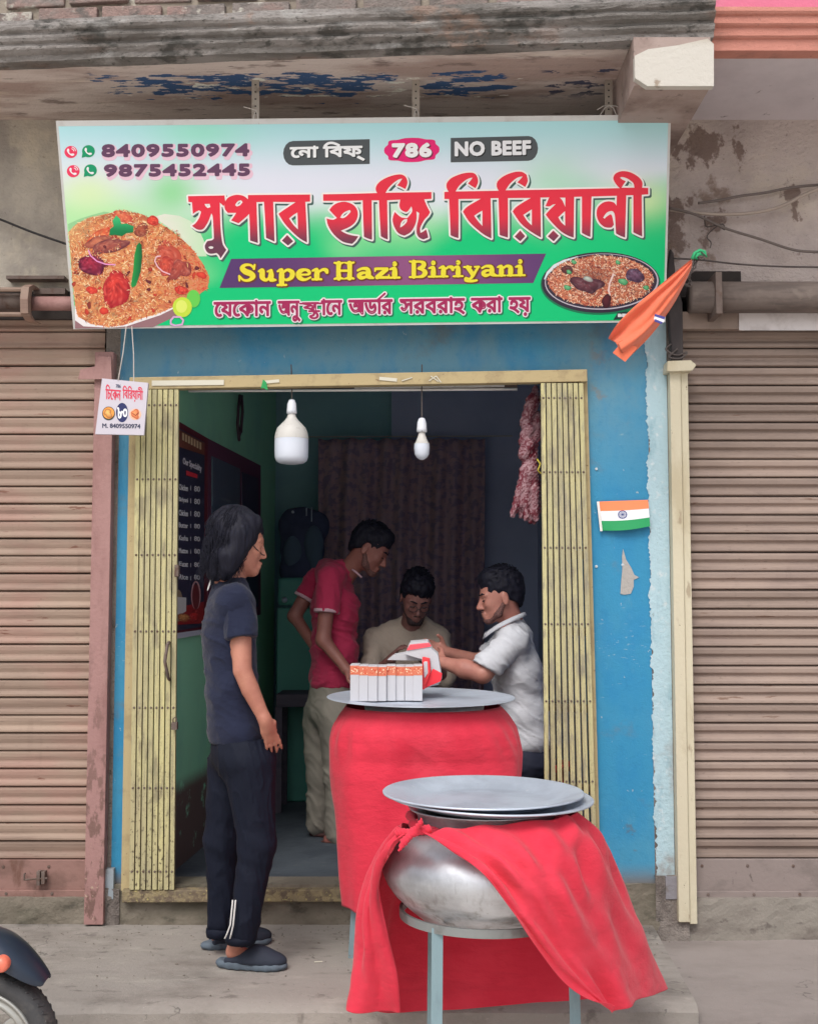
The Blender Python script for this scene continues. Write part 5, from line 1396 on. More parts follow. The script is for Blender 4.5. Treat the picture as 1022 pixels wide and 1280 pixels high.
vv = [p for r in rows_ for p in r]; nn = K + 1
mb.add(vv, [(i * nn + k, i * nn + k + 1, (i + 1) * nn + k + 1, (i + 1) * nn + k) for i in range(len(left) - 1) for k in range(K)], orange)
cloth_or = mat('saffron_cloth', (1, 1, 1, 1), .85, attr='Col', bump=[(500, .0006)], sheen=.3)
fo = mb.build('flag_cloth', cloth_or, OF, smooth=True, thick=.0015)
fo.modifiers.new('sub', 'SUBSURF').levels = 1; fo.modifiers['sub'].render_levels = 1
# a second fold end hanging lower
q = [Z7(*p) for p in [(250, 820), (300, 800), (420, 860), (325, 973), (225, 900), (268, 850)]]
MB().add([P(a, b, -.47) for a, b in q], [tuple(t) for t in tessellate_polygon([[Vector((a, b, 0)) for a, b in q]])], orange).build('flag_fold', cloth_or, OF, thick=.002)
for (l0, l1, cc, wd) in (((560, 600), (640, 625), B(70, 70, 140), .010), ((556, 622), (634, 648), B(232, 226, 234), .012), ((560, 640), (618, 664), B(70, 70, 140), .009)):
    MB().obox(P(*Z7(*l0), -.525), P(*Z7(*l1), -.525), wd, .003, col=cc).build('stripe_print', print_m, OF)
mb = MB(); pts = [P(*Z7(a, b), -.42) for a, b in ((860, 150), (880, 105), (920, 82), (960, 95), (972, 130), (945, 110), (905, 115), (890, 150))]
mb.tube(pts, .007, 7); mb.build('green_hem', mat('green_cloth', C(60, 176, 120), .8), OF, smooth=True)
mb = MB(); rr = random.Random(2)
for k in range(9):
    p = P(*Z7(885 + rr.uniform(-30, 30), 150), -.40); L_ = []
    for j in range(7): L_.append(p + Vector((-.013 * j * rr.uniform(.2, 1.3), rr.uniform(-.01, .01), -.018 * j + rr.uniform(-.006, .006))))
    mb.tube(L_, .0015, 5)
mb.tube([P(*Z7(a, b), -.43) for a, b in ((930, 95), (965, 125), (940, 140), (900, 135), (930, 160), (960, 150))], .003, 5)
stuff(mb.build('tie_thread', wire_m, OF))
# ================================================================== METAL POTS, TRAYS AND RED CLOTHS
alu_m = mat('beaten_aluminium', C(202, 206, 212), .40, .72, layers=[((7, 7, 7), C(160, 162, 168), .42, .68, .6), ((30, 30, 30), C(202, 206, 210), .55, .72, .5), ((90, 90, 7), C(168, 170, 174), .60, .70, .6), ((4, 4, 16), C(92, 88, 84), .42, .66, .85, [(2, .58, .40)]), ((22, 22, 3), C(110, 104, 100), .52, .70, .7, [(2, .60, .44)])],
            bump=[(14, .0016), (70, .0006)], rvar=.08)
tray_m = mat('tray_aluminium', C(196, 206, 220), .45, .35, layers=[((5, 5, 5), C(160, 168, 182), .42, .66, .6), ((50, 50, 50), C(212, 216, 222), .64, .72, .5)], bump=[(30, .0006)], rvar=.06)
red_m = mat('red_cotton_cloth', C(218, 58, 78, .95), .9, layers=[((5, 5, 3), C(206, 46, 68, .95), .45, .7, .6), ((2, 2, 2), C(226, 78, 96, .95), .5, .7, .5), ((1.6, 3, 7), C(196, 52, 70, .9), .56, .7, .5)], bump=[((5, 5, 9), .010), ((16, 16, 26), .003), ((40, 40, 260), .0006), (700, .0003)], sheen=.12, spec=.08)
stand_m = mat('stand_blue_grey_paint', C(128, 152, 160), .55, .2, layers=[((9, 9, 3), C(104, 124, 134), .5, .7, .7), ((40, 40, 20), C(118, 92, 74), .64, .7, .8)], bump=[(60, .001)])
def tray(name, label, c, R, tiltx=0., tilty=0., h=.030, group=None):
    t = thing(name, label, 'tray', tuple(c), group)
    M = (Matrix.Rotation(tiltx, 3, 'X') @ Matrix.Rotation(tilty, 3, 'Y'))
    pr = [(.0005, .0), (R * .40, .0006), (R * .66, .0), (R * .70, .002), (R * .86, h * .72), (R * .97, h * .95), (R * .99, h), (R, h * .92), (R * .998, h * .80), (R * .97, h * .80), (R * .86, h * .60), (R * .70, -.003), (R * .66, -.005), (.0005, -.005)]
    o = MB().lathe(pr, c, 96, tilt=M).build('tray_dish', tray_m, t, smooth=True)
    return t, o
# --- near pot on its stand
NY = -1.43
nc = P(607.5, 993, NY)
depth = NY - CAM.y; mpp = depth / F
np_ = thing('cooking_pot', 'large round aluminium cooking pot on a stand with red cloth tied round its neck', 'cooking pot', (nc.x, NY, .43))
zr = Zy(1133, NY)              # ring height
Rn = 128 * mpp
prof_p = [(.0005, zr - .055), (.10, zr - .052), (.19, zr - .03), (.235, zr + .005), (.272, zr + .04), (.298, zr + .075), (.311, zr + .108), (.3125, zr + .125), (.306, zr + .155), (.290, zr + .185), (.262, zr + .212), (.232, zr + .232), (.214, zr + .243), (.208, zr + .252), (.207, zr + .270), (.214, zr + .285), (.232, zr + .296), (.236, zr + .300), (.228, zr + .300), (.205, zr + .285), (.200, zr + .25)]
zsc = (nc.z - .034 - zr) / .300
prof_p = [(r, zr + (z - zr) * (zsc if z > zr else 1)) for r, z in prof_p]
pot = MB().lathe(prof_p, (nc.x, NY, 0), 96).build('pot_body', alu_m, np_, smooth=True)
for ob in (pot,):
    me = ob.data; v = np.empty(len(me.vertices) * 3, np.float32); me.vertices.foreach_get('co', v); v = v.reshape(-1, 3)
    d = v - np.array([nc.x, NY, 0]); d[:, 2] = 0; L = np.linalg.norm(d, axis=1)[:, None] + 1e-9
    v += d / L * (.0035 * vnoise(v * 9, 2) + .0016 * vnoise(v * 26, 3))[:, None] * np.minimum(1, L / .2)
    me.vertices.foreach_set('co', v.ravel()); me.update()
st = thing('pot_stand', 'blue grey welded iron ring stand with three tall legs under the near cooking pot', 'stand', (nc.x, NY, -.2))
MB().lathe([(.260, zr - .024), (.260, zr + .000), (.250, zr + .000), (.250, zr - .024), (.260, zr - .024)], (nc.x, NY, 0), 64).build('ring', mat('ring_steel', C(138, 142, 142), .5, .4, layers=[((9, 9, 9), C(104, 104, 102), .45, .66, .8)], bump=[(60, .001)]), st, smooth=False)
for a in (233, 353, 128):
    ca, sa = math.cos(math.radians(a)), math.sin(math.radians(a))
    a0 = Vector((nc.x + .252 * ca, NY + .252 * sa, zr - .010)); a1 = Vector((nc.x + .262 * ca, NY + .262 * sa, -.198))
    mb = MB(); mb.obox(a0, a1, .032, .004, (0, -1, 0)); mb.obox(a0 + Vector((.014, .014, 0)), a1 + Vector((.014, .014, 0)), .004, .03, (0, -1, 0))
    mb.build('leg', stand_m, st, bevel=.001)
Mz = Vector((0, 0, 0))
tA, _ = tray('lid_tray', 'wide shallow round aluminium tray covering the near pot, lower of the two', (nc.x + .012, NY, nc.z - .031), Rn * .985, math.radians(1.0), math.radians(1.6))
tB, _ = tray('lid_tray', 'round aluminium tray lying on top of another tray over the near pot', (nc.x - .010, NY, nc.z - .018), Rn * .965, math.radians(.6), math.radians(.2))

def catmull(Pts, u):
    n = len(Pts); x = u * (n - 1); i = min(int(x), n - 2); t = x - i
    p0, p1, p2, p3 = Pts[max(i - 1, 0)], Pts[i], Pts[i + 1], Pts[min(i + 2, n - 1)]
    return .5 * ((2 * p1) + (-p0 + p2) * t + (2 * p0 - 5 * p1 + 4 * p2 - p3) * t * t + (-p0 + 3 * p1 - 3 * p2 + p3) * t ** 3)
def loft(name, cols, m_, parent, nu=140, nv=60, foldfn=None, thick=.002):
    L = max(len(c) for c in cols); V = []
    cc = [[catmull([Vector(p) for p in c], j / nv) for j in range(nv + 1)] for c in cols]
    grid = [[catmull([cc[k][j] for k in range(len(cols))], i / nu) for j in range(nv + 1)] for i in range(nu + 1)]
    for i in range(nu + 1):
        for j in range(nv + 1):
            p = grid[i][j]
            if foldfn:
                a = grid[min(i + 1, nu)][j] - grid[max(i - 1, 0)][j]; b = grid[i][min(j + 1, nv)] - grid[i][max(j - 1, 0)]
                n = a.cross(b); n = n.normalized() if n.length > 1e-9 else Vector((0, 0, 0))
                p = p + n * foldfn(i / nu, j / nv, p)
            V.append(tuple(p))
    f = [(i * (nv + 1) + j, (i + 1) * (nv + 1) + j, (i + 1) * (nv + 1) + j + 1, i * (nv + 1) + j + 1) for i in range(nu) for j in range(nv)]
    o = MB().add(V, f).build(name, m_, parent, smooth=True, thick=thick)
    return o
c1 = thing('red_cloth', 'red cotton cloth knotted round the near pot and flaring open to the right', 'cloth', (nc.x, NY, .2))
q = lambda a, b, Y: P(a, b, Y)
cols = [
 [q(512, 1040, -1.70), q(494, 1058, -1.70), q(480, 1078, -1.60), q(474, 1110, -1.53), q(484, 1165, -1.47), q(496, 1215, -1.43), q(500, 1262, -1.38)],
 [q(505, 1036, -1.67), q(486, 1060, -1.62), q(468, 1095, -1.55), q(458, 1140, -1.50), q(462, 1190, -1.46), q(468, 1232, -1.42), q(470, 1268, -1.38)],
 [q(498, 1033, -1.60), q(480, 1056, -1.53), q(464, 1090, -1.46), q(450, 1140, -1.42), q(446, 1190, -1.38), q(440, 1230, -1.36), q(436, 1262, -1.34)],
 [q(510, 1030, -1.45), q(488, 1060, -1.38), q(474, 1100, -1.28), q(470, 1150, -1.22), q(462, 1200, -1.18), q(458, 1235, -1.16), q(455, 1260, -1.14)],
 [q(540, 1026, -1.25), q(520, 1060, -1.15), q(510, 1110, -1.10), q(505, 1160, -1.08), q(500, 1200, -1.07), q(500, 1235, -1.06), q(505, 1266, -1.055)],
 [q(607, 1024, -1.22), q(607, 1060, -1.12), q(607, 1110, -1.08), q(605, 1160, -1.07), q(603, 1200, -1.065), q(602, 1235, -1.06), q(600, 1260, -1.055)],
 [q(670, 1020, -1.25), q(690, 1060, -1.15), q(700, 1110, -1.09), q(705, 1160, -1.08), q(708, 1200, -1.07), q(712, 1225, -1.065), q(716, 1248, -1.06)],
 [q(715, 1014, -1.42), q(738, 1045, -1.36), q(760, 1085, -1.28), q(780, 1130, -1.22), q(797, 1170, -1.18), q(811, 1205, -1.15), q(824, 1236, -1.13)],
 [q(716, 1018, -1.54), q(735, 1045, -1.56), q(752, 1085, -1.54), q(772, 1130, -1.48), q(790, 1170, -1.42), q(806, 1208, -1.36), q(820, 1243, -1.32)],
 [q(690, 1023, -1.64), q(706, 1055, -1.70), q(722, 1095, -1.70), q(742, 1140, -1.66), q(760, 1180, -1.60), q(778, 1215, -1.54), q(792, 1252, -1.50)],
 [q(620, 1031, -1.69), q(648, 1065, -1.76), q(680, 1105, -1.78), q(705, 1150, -1.74), q(728, 1190, -1.68), q(750, 1225, -1.62), q(772, 1264, -1.58)],
 [q(560, 1036, -1.70), q(604, 1066, -1.78), q(640, 1105, -1.80), q(668, 1150, -1.78), q(700, 1195, -1.73), q(733, 1232, -1.67), q(766, 1263, -1.61)],
 [q(526, 1041, -1.71), q(568, 1062, -1.79), q(606, 1095, -1.82), q(640, 1140, -1.81), q(675, 1190, -1.75), q(712, 1232, -1.68), q(764, 1264, -1.63)],
]
def fold1(u, v, p):
    w = .5 + .5 * v
    a = .013 * math.sin(u * 90 + 5 * v + 2 * math.sin(v * 3)) * (1 - v) ** .7 + .010 * math.sin(u * 31 + v * 2.2) * w + .005 * math.sin(u * 57 - v * 6) * w
    if u > .62: a += .010 * math.sin((u - .6) * 60 - v * 9) * math.sin(math.pi * min(1, v * 1.1)) + .006 * math.sin((u - .6) * 120 - v * 14 + 1.5) * math.exp(-((v - .3) / .25) ** 2) - .022 * math.exp(-((u - .93 + .10 * v) / .022) ** 2) * v
    a += .004 * float(vnoise([[u * 26, v * 5, 1.]], 2)[0]) + .002 * float(vnoise([[u * 60, v * 14, 1.]], 2)[0])
    return a * min(1, .35 + 4 * v)
loft('cloth_drape', cols, red_m, c1, 220, 90, fold1, .0012)
# knot
kp = P(517, 1040, -1.715)
prims = [ell(kp, (.016, .012, .013), k=.006), cap(kp, P(499, 1041, -1.68), .008, .013, k=.008), cap(kp, P(534, 1037, -1.70), .008, .014, k=.008), cap(kp, P(525, 1029, -1.73), .010, .007, k=.006), cap(P(525, 1029, -1.73), P(527, 1023, -1.735), .007, .003, k=.004),
         cap(kp, P(505, 1052, -1.735), .009, .011, k=.006), cap(P(505, 1052, -1.735), P(499, 1063, -1.74), .011, .004, k=.004)]
sdf_mesh('knot', prims, red_m, c1, h=.0028, fold=lambda V: .0012 * np.sin(V[:, 0] * 600 + V[:, 2] * 300), smooth=1)
# roll of cloth round the neck
mb = MB(); pts = []; rs = []
for k in range(60):
    a = math.radians(-115 + 230 * k / 59) if True else 0
for k in range(73):
    a = math.radians(-120 + 360 * k / 72)
    r = .226 + .006 * math.sin(k * .9)
    pts.append((nc.x + r * math.cos(a), NY + r * math.sin(a), nc.z - .066 - .014 * math.cos(a + 2.1) + .003 * math.sin(k * 1.3)))
    rs.append(.014 + .004 * math.sin(k * .7))
mb.tube(pts, rs, 8); mb.build('neck_roll', red_m, c1, smooth=True)

# --- far pot wrapped in red cloth
FY = -.36
fc = P(526, 870, FY); fm = (FY - CAM.y) / F
R2 = 116 * fm
p2 = thing('cooking_pot', 'cooking pot fully wrapped in red cloth beneath the tray of cartons in the doorway', 'cooking pot', (fc.x, FY, 0))
cx2 = P(530, 900, FY).x
MB().lathe([(.0005, .50), (.20, .52), (.24, .60), (.255, .70), (.255, .78), (.235, .87), (.23, .90), (.235, fc.z - .025), (.225, fc.z - .025)], (cx2, FY, 0), 48).build('pot_body', alu_m, p2, smooth=True)
st2 = thing('pot_stand', 'iron stand under the wrapped pot, its foot just showing below the red cloth', 'stand', (cx2, FY, 0))
MB().lathe([(.275, .52), (.275, .55), (.262, .55), (.262, .52), (.275, .52)], (cx2, FY, 0), 48).build('ring', stand_m, st2)
for a in (205, 325, 85):
    ca, sa = math.cos(math.radians(a)), math.sin(math.radians(a))
    MB().obox((cx2 + .268 * ca, FY + .268 * sa, .53), (cx2 + .30 * ca, FY + .30 * sa, .002), .028, .006).build('leg', stand_m, st2)
c2 = thing('red_cloth', 'plain red cloth wrapped smoothly round the pot in the doorway', 'cloth', (cx2, FY, .2))
def zf(py, rad): return Zy(py, FY - rad * .6)
ztop = fc.z - .022
# silhouettes in the photograph, left and right edges by height
sil = [(882, 432, 624), (893, 424, 634), (908, 416, 643), (925, 412.5, 648), (940, 412.5, 650), (975, 415, 648), (1010, 418, 645), (1050, 421.5, 641), (1090, 424, 637), (1120, 427, 634)]
nu = 150; V = []
levels = []
for j in range(61):
    y_ = 882 + (1122 - 882) * j / 60
    for s0, s1 in zip(sil, sil[1:]):
        if s0[0] <= y_ <= s1[0] or s1 is sil[-1]:
            t = min(1, max(0, (y_ - s0[0]) / (s1[0] - s0[0])))
            l_, r_ = s0[1] + (s1[1] - s0[1]) * t, s0[2] + (s1[2] - s0[2]) * t
            if s0[0] <= y_ <= s1[0]: break
    L3, R3 = P(l_, y_, FY), P(r_, y_, FY); levels.append(((L3.x + R3.x) / 2, (R3.x - L3.x) / 2, L3.z))
mb = MB()
for j, (cx_, r, z) in enumerate(levels):
    w = j / 60
    for k in range(nu):
        a = 2 * math.pi * k / nu
        rr_ = r * (1 + .016 * w * math.sin(5 * a + 1) + .014 * w * math.sin(9 * a + 2) + .010 * w * w * math.sin(17 * a + 3) + .006 * math.sin(3 * a))
        # drag lines below the rim
        rr_ += .004 * math.sin(26 * a + 14 * (1 - w)) * math.exp(-((w - .16) / .09) ** 2) + .003 * float(vnoise([[math.cos(a) * 4 + 9, math.sin(a) * 4, w * 7]], 5)[0]) + .0035 * math.sin(11 * a + 9 * w + 2 * math.sin(3 * a)) * math.exp(-((w - .3) / .2) ** 2)
        rr_ += .005 * math.exp(-(((a - 4.2 - w * 2.4) % 6.28) / .05) ** 2) * math.exp(-((w - .2) / .12) ** 2)
        ca_, sa_ = math.cos(a), math.sin(a); sq_ = (abs(ca_) ** 3.0 + abs(sa_) ** 3.0) ** (-1 / 3.0); sq_ = 1 + (sq_ - 1) * min(1, w * 3)
        V.append((cx_ + rr_ * sq_ * ca_, FY + rr_ * sq_ * (.80 + .18 * max(0, 1 - w * 4)) * sa_, z + (.012 * math.sin(a * 2 + 2.4) * w + .006 * math.sin(a * 7) * w if j == 60 else .010 * w * math.sin(a * 2 + 2.4))))
mb.add(V, [(j * nu + k, j * nu + (k + 1) % nu, (j + 1) * nu + (k + 1) % nu, (j + 1) * nu + k) for j in range(60) for k in range(nu)])
mb.build('cloth_wrap', red_m, c2, smooth=True, thick=.002)
tC, _ = tray('lid_tray', 'round aluminium tray holding the takeaway cartons in the doorway', (fc.x, FY, fc.z - .010), 116.5 * fm, math.radians(1.6), math.radians(.3), h=.008)
ztray = fc.z - .008

# ================================================================== TAKEAWAY CARTONS
carton_m = mat('carton_board', (1, 1, 1, 1), .7, attr='Col', bump=[(90, .0004)])
wh = B(188, 187, 192)
def carton(name, label, loc, w, d, h, rz=0, tilt=0, seed=0, group=None):
    r = random.Random(seed)
    t = thing(name, label, 'carton', loc, group)
    mb = MB()
    mb.box(-w / 2, w / 2, -d / 2, d / 2, 0, h, col=wh)
    b = mb.build('carton_body', carton_m, t, bevel=.001)
    t2 = MB()
    bh = .034
    t2.box(-w / 2 - .0006, w / 2 + .0006, -d / 2 - .0006, d / 2 + .0006, h - bh - .004, h - .004, col=B(208, 116, 88))
    pb_ = t2.build('printed_band', carton_m, t)
    t3 = MB()
    for k in range(16):
        xx = -w / 2 + w * r.uniform(.08, .92); zz = h - .010 - r.uniform(0, .022)
        s_ = r.uniform(.002, .005)
        t3.box(xx - s_ / 2, xx + s_ / 2, -d / 2 - .0012, -d / 2 - .0005, zz - s_ / 2, zz + s_ / 2, col=r.choice([B(240, 190, 150), B(190, 60, 44), B(246, 220, 190), B(214, 84, 54)]))
    q3 = t3.build('food_print', carton_m, t); stuff(q3)
    for o in (b, pb_, q3): o.matrix_parent_inverse = Matrix.Identity(4); o.location = (0, 0, 0)
    t.rotation_euler = (tilt, 0, rz)
    return t
xa, xb = P(438, 845, FY - .12), P(528, 845, FY - .12)
nC = 8
zf_ = P(480, 869, FY - .13).z
hC = P(480, 826, FY - .13).z - zf_ + .006
rr = random.Random(11)
ordn = ['leftmost', 'second', 'third', 'fourth', 'fifth', 'sixth', 'seventh', 'rightmost']
for k in range(nC):
    w = (xb.x - xa.x) / nC
    x = xa.x + w * (k + .5)
    carton('takeaway_carton', f'narrow white carton with orange food band on the tray, {ordn[k]} in the row of eight', (x, FY - .085 - .016 * math.sin(k * .8 + .4), ztray + .004 - .004), w - .0007, .11, hC - .002 + rr.uniform(-.002, .002) + (.004 if k < 1 else 0), rr.uniform(-.02, .02), 0, k, 'cartons lined up on the tray')
# open cartons leaning behind the row
def sheetbox(name, label, pts_front, back, cfn_list, loc):
    t = thing(name, label, 'carton', loc)
    return t
t = thing('open_carton', 'white takeaway carton with red stripes lying open against the right end of the row', 'carton', tuple(P(535, 860, FY)))
def wedge(px, Y, thick, col, nm_):
    q_ = [P(a, b, Y) for a, b in px]
    mb = MB(); n = len(q_); v = q_ + [p + Vector((0.004, thick, .004)) for p in q_]
    tri = [tuple(i) for i in tessellate_polygon([q_])]
    f = tri + [tuple(n + i for i in reversed(tt)) for tt in tri] + [(i, (i + 1) % n, n + (i + 1) % n, n + i) for i in range(n)]
    mb.add(v, f, col); return mb.build(nm_, carton_m, t, bevel=.001)
wedge([(506, 818), (512, 803), (534, 801), (540, 812), (547, 818), (552, 848), (550, 853), (530, 861), (527, 824)], FY - .02, .10, wh, 'carton_body')
wedge([(507.5, 813.5), (511, 807), (535, 804.5), (538, 808.5)], FY - .024, .003, B(232, 84, 96), 'red_stripe')
wedge([(529, 862), (537, 857.5), (550, 852), (551.5, 843), (540, 837), (536, 845), (532, 852)], FY - .026, .003, B(226, 50, 62), 'red_panel')
wedge([(527.5, 822), (536, 824), (537.5, 840), (534, 850), (530, 862), (526.5, 862)], FY - .040, .012, B(226, 60, 66), 'red_flap')
wedge([(529, 828), (533, 828), (533.5, 843), (530, 848)], FY - .043, .002, wh, 'white_figure')
t = thing('open_carton', 'flattened white carton lid lying on top behind the row of cartons', 'carton', tuple(P(505, 824, FY)))
wedge([(484, 825), (492, 819), (508, 816), (530, 819), (528, 826)], FY + .02, .07, wh, 'carton_lid')
wedge([(504, 850), (530, 846), (546, 850), (548, 856), (530, 860), (505, 862)], FY + .03, .05, wh, 'carton_base')

# ================================================================== LIGHT BULBS, TUBE LIGHT, TWISTED CLOTH
bulb_m = mat('bulb_diffuser', C(214, 220, 232, .95), .3, layers=[((8, 8, 8), C(196, 204, 220), .4, .7, .5)], spec=.5)
bulbtop_m = mat('bulb_collar', C(196, 194, 190), .5, layers=[((30, 30, 30), C(150, 144, 138), .56, .7, .7)])
holder_m = mat('bulb_holder', C(214, 218, 226), .4, layers=[((60, 60, 40), C(96, 96, 100), .62, .68, .8)])
BY = -.02
def bulb(label, px, ytop, yc0, yc1, ybot, rad, small):
    p0 = P(px, 470, BY); t = thing('light_bulb', label, 'light bulb', tuple(P(px, ybot, BY)), 'bulbs hanging in the doorway')
    s_ = (BY - CAM.y) / F; X = p0.x
    z = lambda py: Zy(py, BY)
    MB().tube([(X, BY - .04, z(458)), (X, BY, z(480)), (X, BY, z(ytop))], .0028, 6).build('cord', wire_m, t)
    MB().lathe([(.001, z(ytop)), (6 * s_ * .6, z(ytop + 1)), (6 * s_ * .95, z(ytop + 6)), (6.3 * s_, z(yc0 - 4)), (6.6 * s_, z(yc0)), (4.5 * s_, z(yc0 + .5))], (X, BY, 0), 24).build('bulb_holder', holder_m, t, smooth=True)
    if not small:
        a = [(4.5, yc0), (6.0, yc0 + 5), (9, yc0 + 9), (13.5, yc0 + 13.5), (17.8, yc0 + 18), (20.2, yc0 + 24), (21.3, yc1 - 2), (21.5, yc1)]
        b = [(21.3, yc1), (21.3, yc1 + 14), (21.0, ybot - 9), (19.4, ybot - 4.5), (15.5, ybot - 1.6), (9, ybot - .4), (.05, ybot)]
    else:
        a = [(4.0, yc0), (4.6, yc0 + 4), (6, yc0 + 8), (8.4, yc0 + 14), (9.4, yc1 - 1), (9.6, yc1)]
        b = [(9.5, yc1), (9.9, yc1 + 5), (9.0, ybot - 7), (6.5, ybot - 3), (3, ybot - .7), (.05, ybot)]
    MB().lathe([(r * s_, z(y)) for r, y in a], (X, BY, 0), 32).build('collar', bulbtop_m, t, smooth=True)
    MB().lathe([(r * s_, z(y)) for r, y in b], (X, BY, 0), 32).build('diffuser', bulb_m, t, smooth=True)
bulb('large white dome LED bulb hanging at the left of the doorway', 365, 499, 517, 549, 580.5, 21, False)
bulb('small white LED bulb hanging at the middle of the doorway', 527, 522, 540, 555, 575, 10, True)
tl = thing('tube_light', 'thin unlit white tube light fixed behind the top rail of the doorway', 'tube light', tuple(P(440, 487, .06)))
MB().tube([P(236, 489, .07), P(646, 486.5, .07)], .0055, 10).build('tube', white_m, tl, smooth=True)
MB().obox(P(443, 483.5, .06), P(630, 481.5, .06), .014, .02).build('fitting', bulbtop_m, tl)
MB().obox(P(236, 486, .09), P(646, 484, .09), .020, .02).build('back_rail', iron_m, tl)

gam_m = bpy.data.materials.new('speckled_red_white'); gam_m.use_nodes = True
qn = NT(gam_m); bs_ = gam_m.node_tree.nodes['Principled BSDF']
vr = qn.vor((95, 95, 55)); f1 = qn.rng(vr, .34, .52)
f2 = qn.rng(qn.noise((30, 30, 24), 5), .40, .60)
c_ = qn.mix(qn.math('MULTIPLY', f1, f2), C(176, 136, 144, .75), C(118, 32, 52, .75))
c_ = qn.mix(qn.math('MULTIPLY', qn.rng(qn.noise((60, 60, 130), 3), .52, .6), .9), c_, C(112, 28, 46, .75))
qn.L(c_, bs_.inputs['Base Color']); bs_.inputs['Roughness'].default_value = .5
tw = thing('twisted_cloth', 'bunch of red and white speckled cloth twisted and hung beside the right gate', 'cloth', tuple(P(655, 655, .14)))
Yt = .12
prims = [cap(P(669, 484, Yt), P(667, 500, Yt), .012, .022, k=.02), cap(P(666, 500, Yt), P(657, 528, Yt), .030, .030, k=.01), cap(P(669, 520, Yt + .02), P(668, 545, Yt), .026, .026, k=.006),
         cap(P(660, 538, Yt - .01), P(655, 552, Yt), .030, .028, k=.006), cap(P(668, 545, Yt), P(666, 565, Yt), .020, .02, k=.01), cap(P(661, 556, Yt - .02), P(655, 568, Yt - .01), .030, .030, k=.006),
         cap(P(664, 572, Yt), P(660, 590, Yt), .026, .034, k=.02), cap(P(660, 590, Yt), P(653, 628, Yt), .038, .040, k=.02), cap(P(666, 590, Yt + .01), P(666, 640, Yt), .03, .034, k=.02)]
for k, (ex, ey) in enumerate(((640, 644), (645, 640), (651, 645), (657, 648), (662, 652), (667, 653), (670, 650))):
    prims.append(cap(P(650 + k * 3, 612, Yt - .02 + .01 * (k % 3)), P(ex, ey, Yt - .02 + .012 * (k % 3)), .022, .011, k=.004))
tz = P(669, 484, Yt)
sdf_mesh('cloth_bundle', prims, gam_m, tw, h=.005, fold=lambda V: .0022 * np.sin((V[:, 0] - V[:, 2] * .8) * 420 + 3 * vnoise(V * 20, 1)) + .003 * vnoise(V * (60, 60, 25), 2), smooth=1)
MB().tube([P(671, 574, Yt - .03), P(675, 580, Yt - .04), P(672, 588, Yt - .04), P(676, 592, Yt - .03)], .004, 6).build('tie_string', mat('yellow_string', C(196, 180, 70), .7), tw)

# ================================================================== THINGS INSIDE THE SHOP
W0, WD = Vector((-1.075, .0)), Vector((.07, 1.0))      # inner wall line X = -1.075 + .07 (Y - .14)
def onwall(px, py, off=0.):
    r = ray(px, py); x0 = -1.075 - .07 * .14 + off
    # CAM.x + r.x t = x0 + .07 (CAM.y + r.y t)
    t = (x0 + .07 * CAM.y - CAM.x) / (r.x - .07 * r.y)
    return CAM + r * t
black_m = mat('menu_board_black', C(52, 54, 80, .8), .45)
def wallquad(px, off, thick, m_, name, parent):
    a = [onwall(x, y, off) for x, y in px]; b = [p - Vector((thick, 0, 0)) for p in a]
    return MB().add(a + b, [(0, 1, 2, 3), (7, 6, 5, 4), (0, 4, 5, 1), (1, 5, 6, 2), (2, 6, 7, 3), (3, 7, 4, 0)]).build(name, m_, parent)
mbrd = thing('menu_board', 'tall black menu banner with red frame and lists of dishes on the green wall', 'menu board', tuple(onwall(240, 790)))
wallquad([(219, 524), (260, 548), (259, 786), (219, 792)], .012, .010, mat('board_red_edge', C(110, 36, 52, .8), .6), 'board_frame', mbrd)
wallquad([(219, 532), (256, 553), (255, 783), (219, 789)], .016, .004, black_m, 'banner', mbrd)
class WPB(PB):
    def P(s, px, py, off): return onwall(px, py, .0165 + off)
pb = WPB()
pb.poly([(219, 534), (256, 554), (256, 569), (219, 557)], B(120, 66, 50), .0008)
for k in range(7): pb.poly([(228 + k * 3.6, 541 + k * 1.9), (230.2 + k * 3.6, 542 + k * 1.9), (230.2 + k * 3.6, 551 + k * 1.9), (228 + k * 3.6, 550 + k * 1.9)], B(214, 190, 150), .0014)
put_text(pb, 'Our Speciality', 229, 252, 572, 582, .5, B(220, 216, 226), .0014, .42)
pb.poly([(233, 588), (247, 593), (247, 598), (233, 594)], B(220, 50, 66), .0010)
rows = [('Chicken', 605, 612), ('Biriyani', 621, 628), ('Chicken', 637, 644), ('Butter', 653, 659), ('Kasha', 669, 675), ('Mutton', 685, 691), ('Egg', 702, 708), ('Rice', 718, 724)]
for i_, (w_, y0_, y1_) in enumerate(rows):
    put_text(pb, w_, 224, 235, y0_, y1_, .4, B(220, 220, 226), .0014, .18 - i_ * .02)
    put_text(pb, '80', 243, 250, y0_ + 2.5 - i_ * .3, y1_ + 2 - i_ * .3, .4, B(220, 220, 226), .0014, .12)
    pb.poly([(238, y0_ + 2), (239, y0_ + 2), (239, y1_ + 1), (238, y1_ + 1)], B(190, 190, 200), .0014)
pb.poly([(219, 760), (255, 752), (255, 779), (219, 781)], B(150, 36, 40), .0008)
pb.ell(223, 757, 6, 20, B(150, 130, 110), .0012); pb.poly([(220, 746), (233, 747), (233, 764), (226, 768), (220, 768)], B(206, 204, 204), .0018)
pb.line([(245 + 5.2 * math.cos(t_ * .393), 744 + 17 * math.sin(t_ * .393)) for t_ in range(16)], 1.8, B(196, 150, 156), .0012)
pb.ell(245, 746, 4.6, 16, B(110, 44, 50), .0014)
blob(pb, 230, 772, 7, 6, .2, B(214, 150, 90), B(140, 50, 40), .0018, seed=3); blob(pb, 243, 770, 7, 7, .2, B(210, 50, 50), B(120, 30, 36), .0016, seed=5)
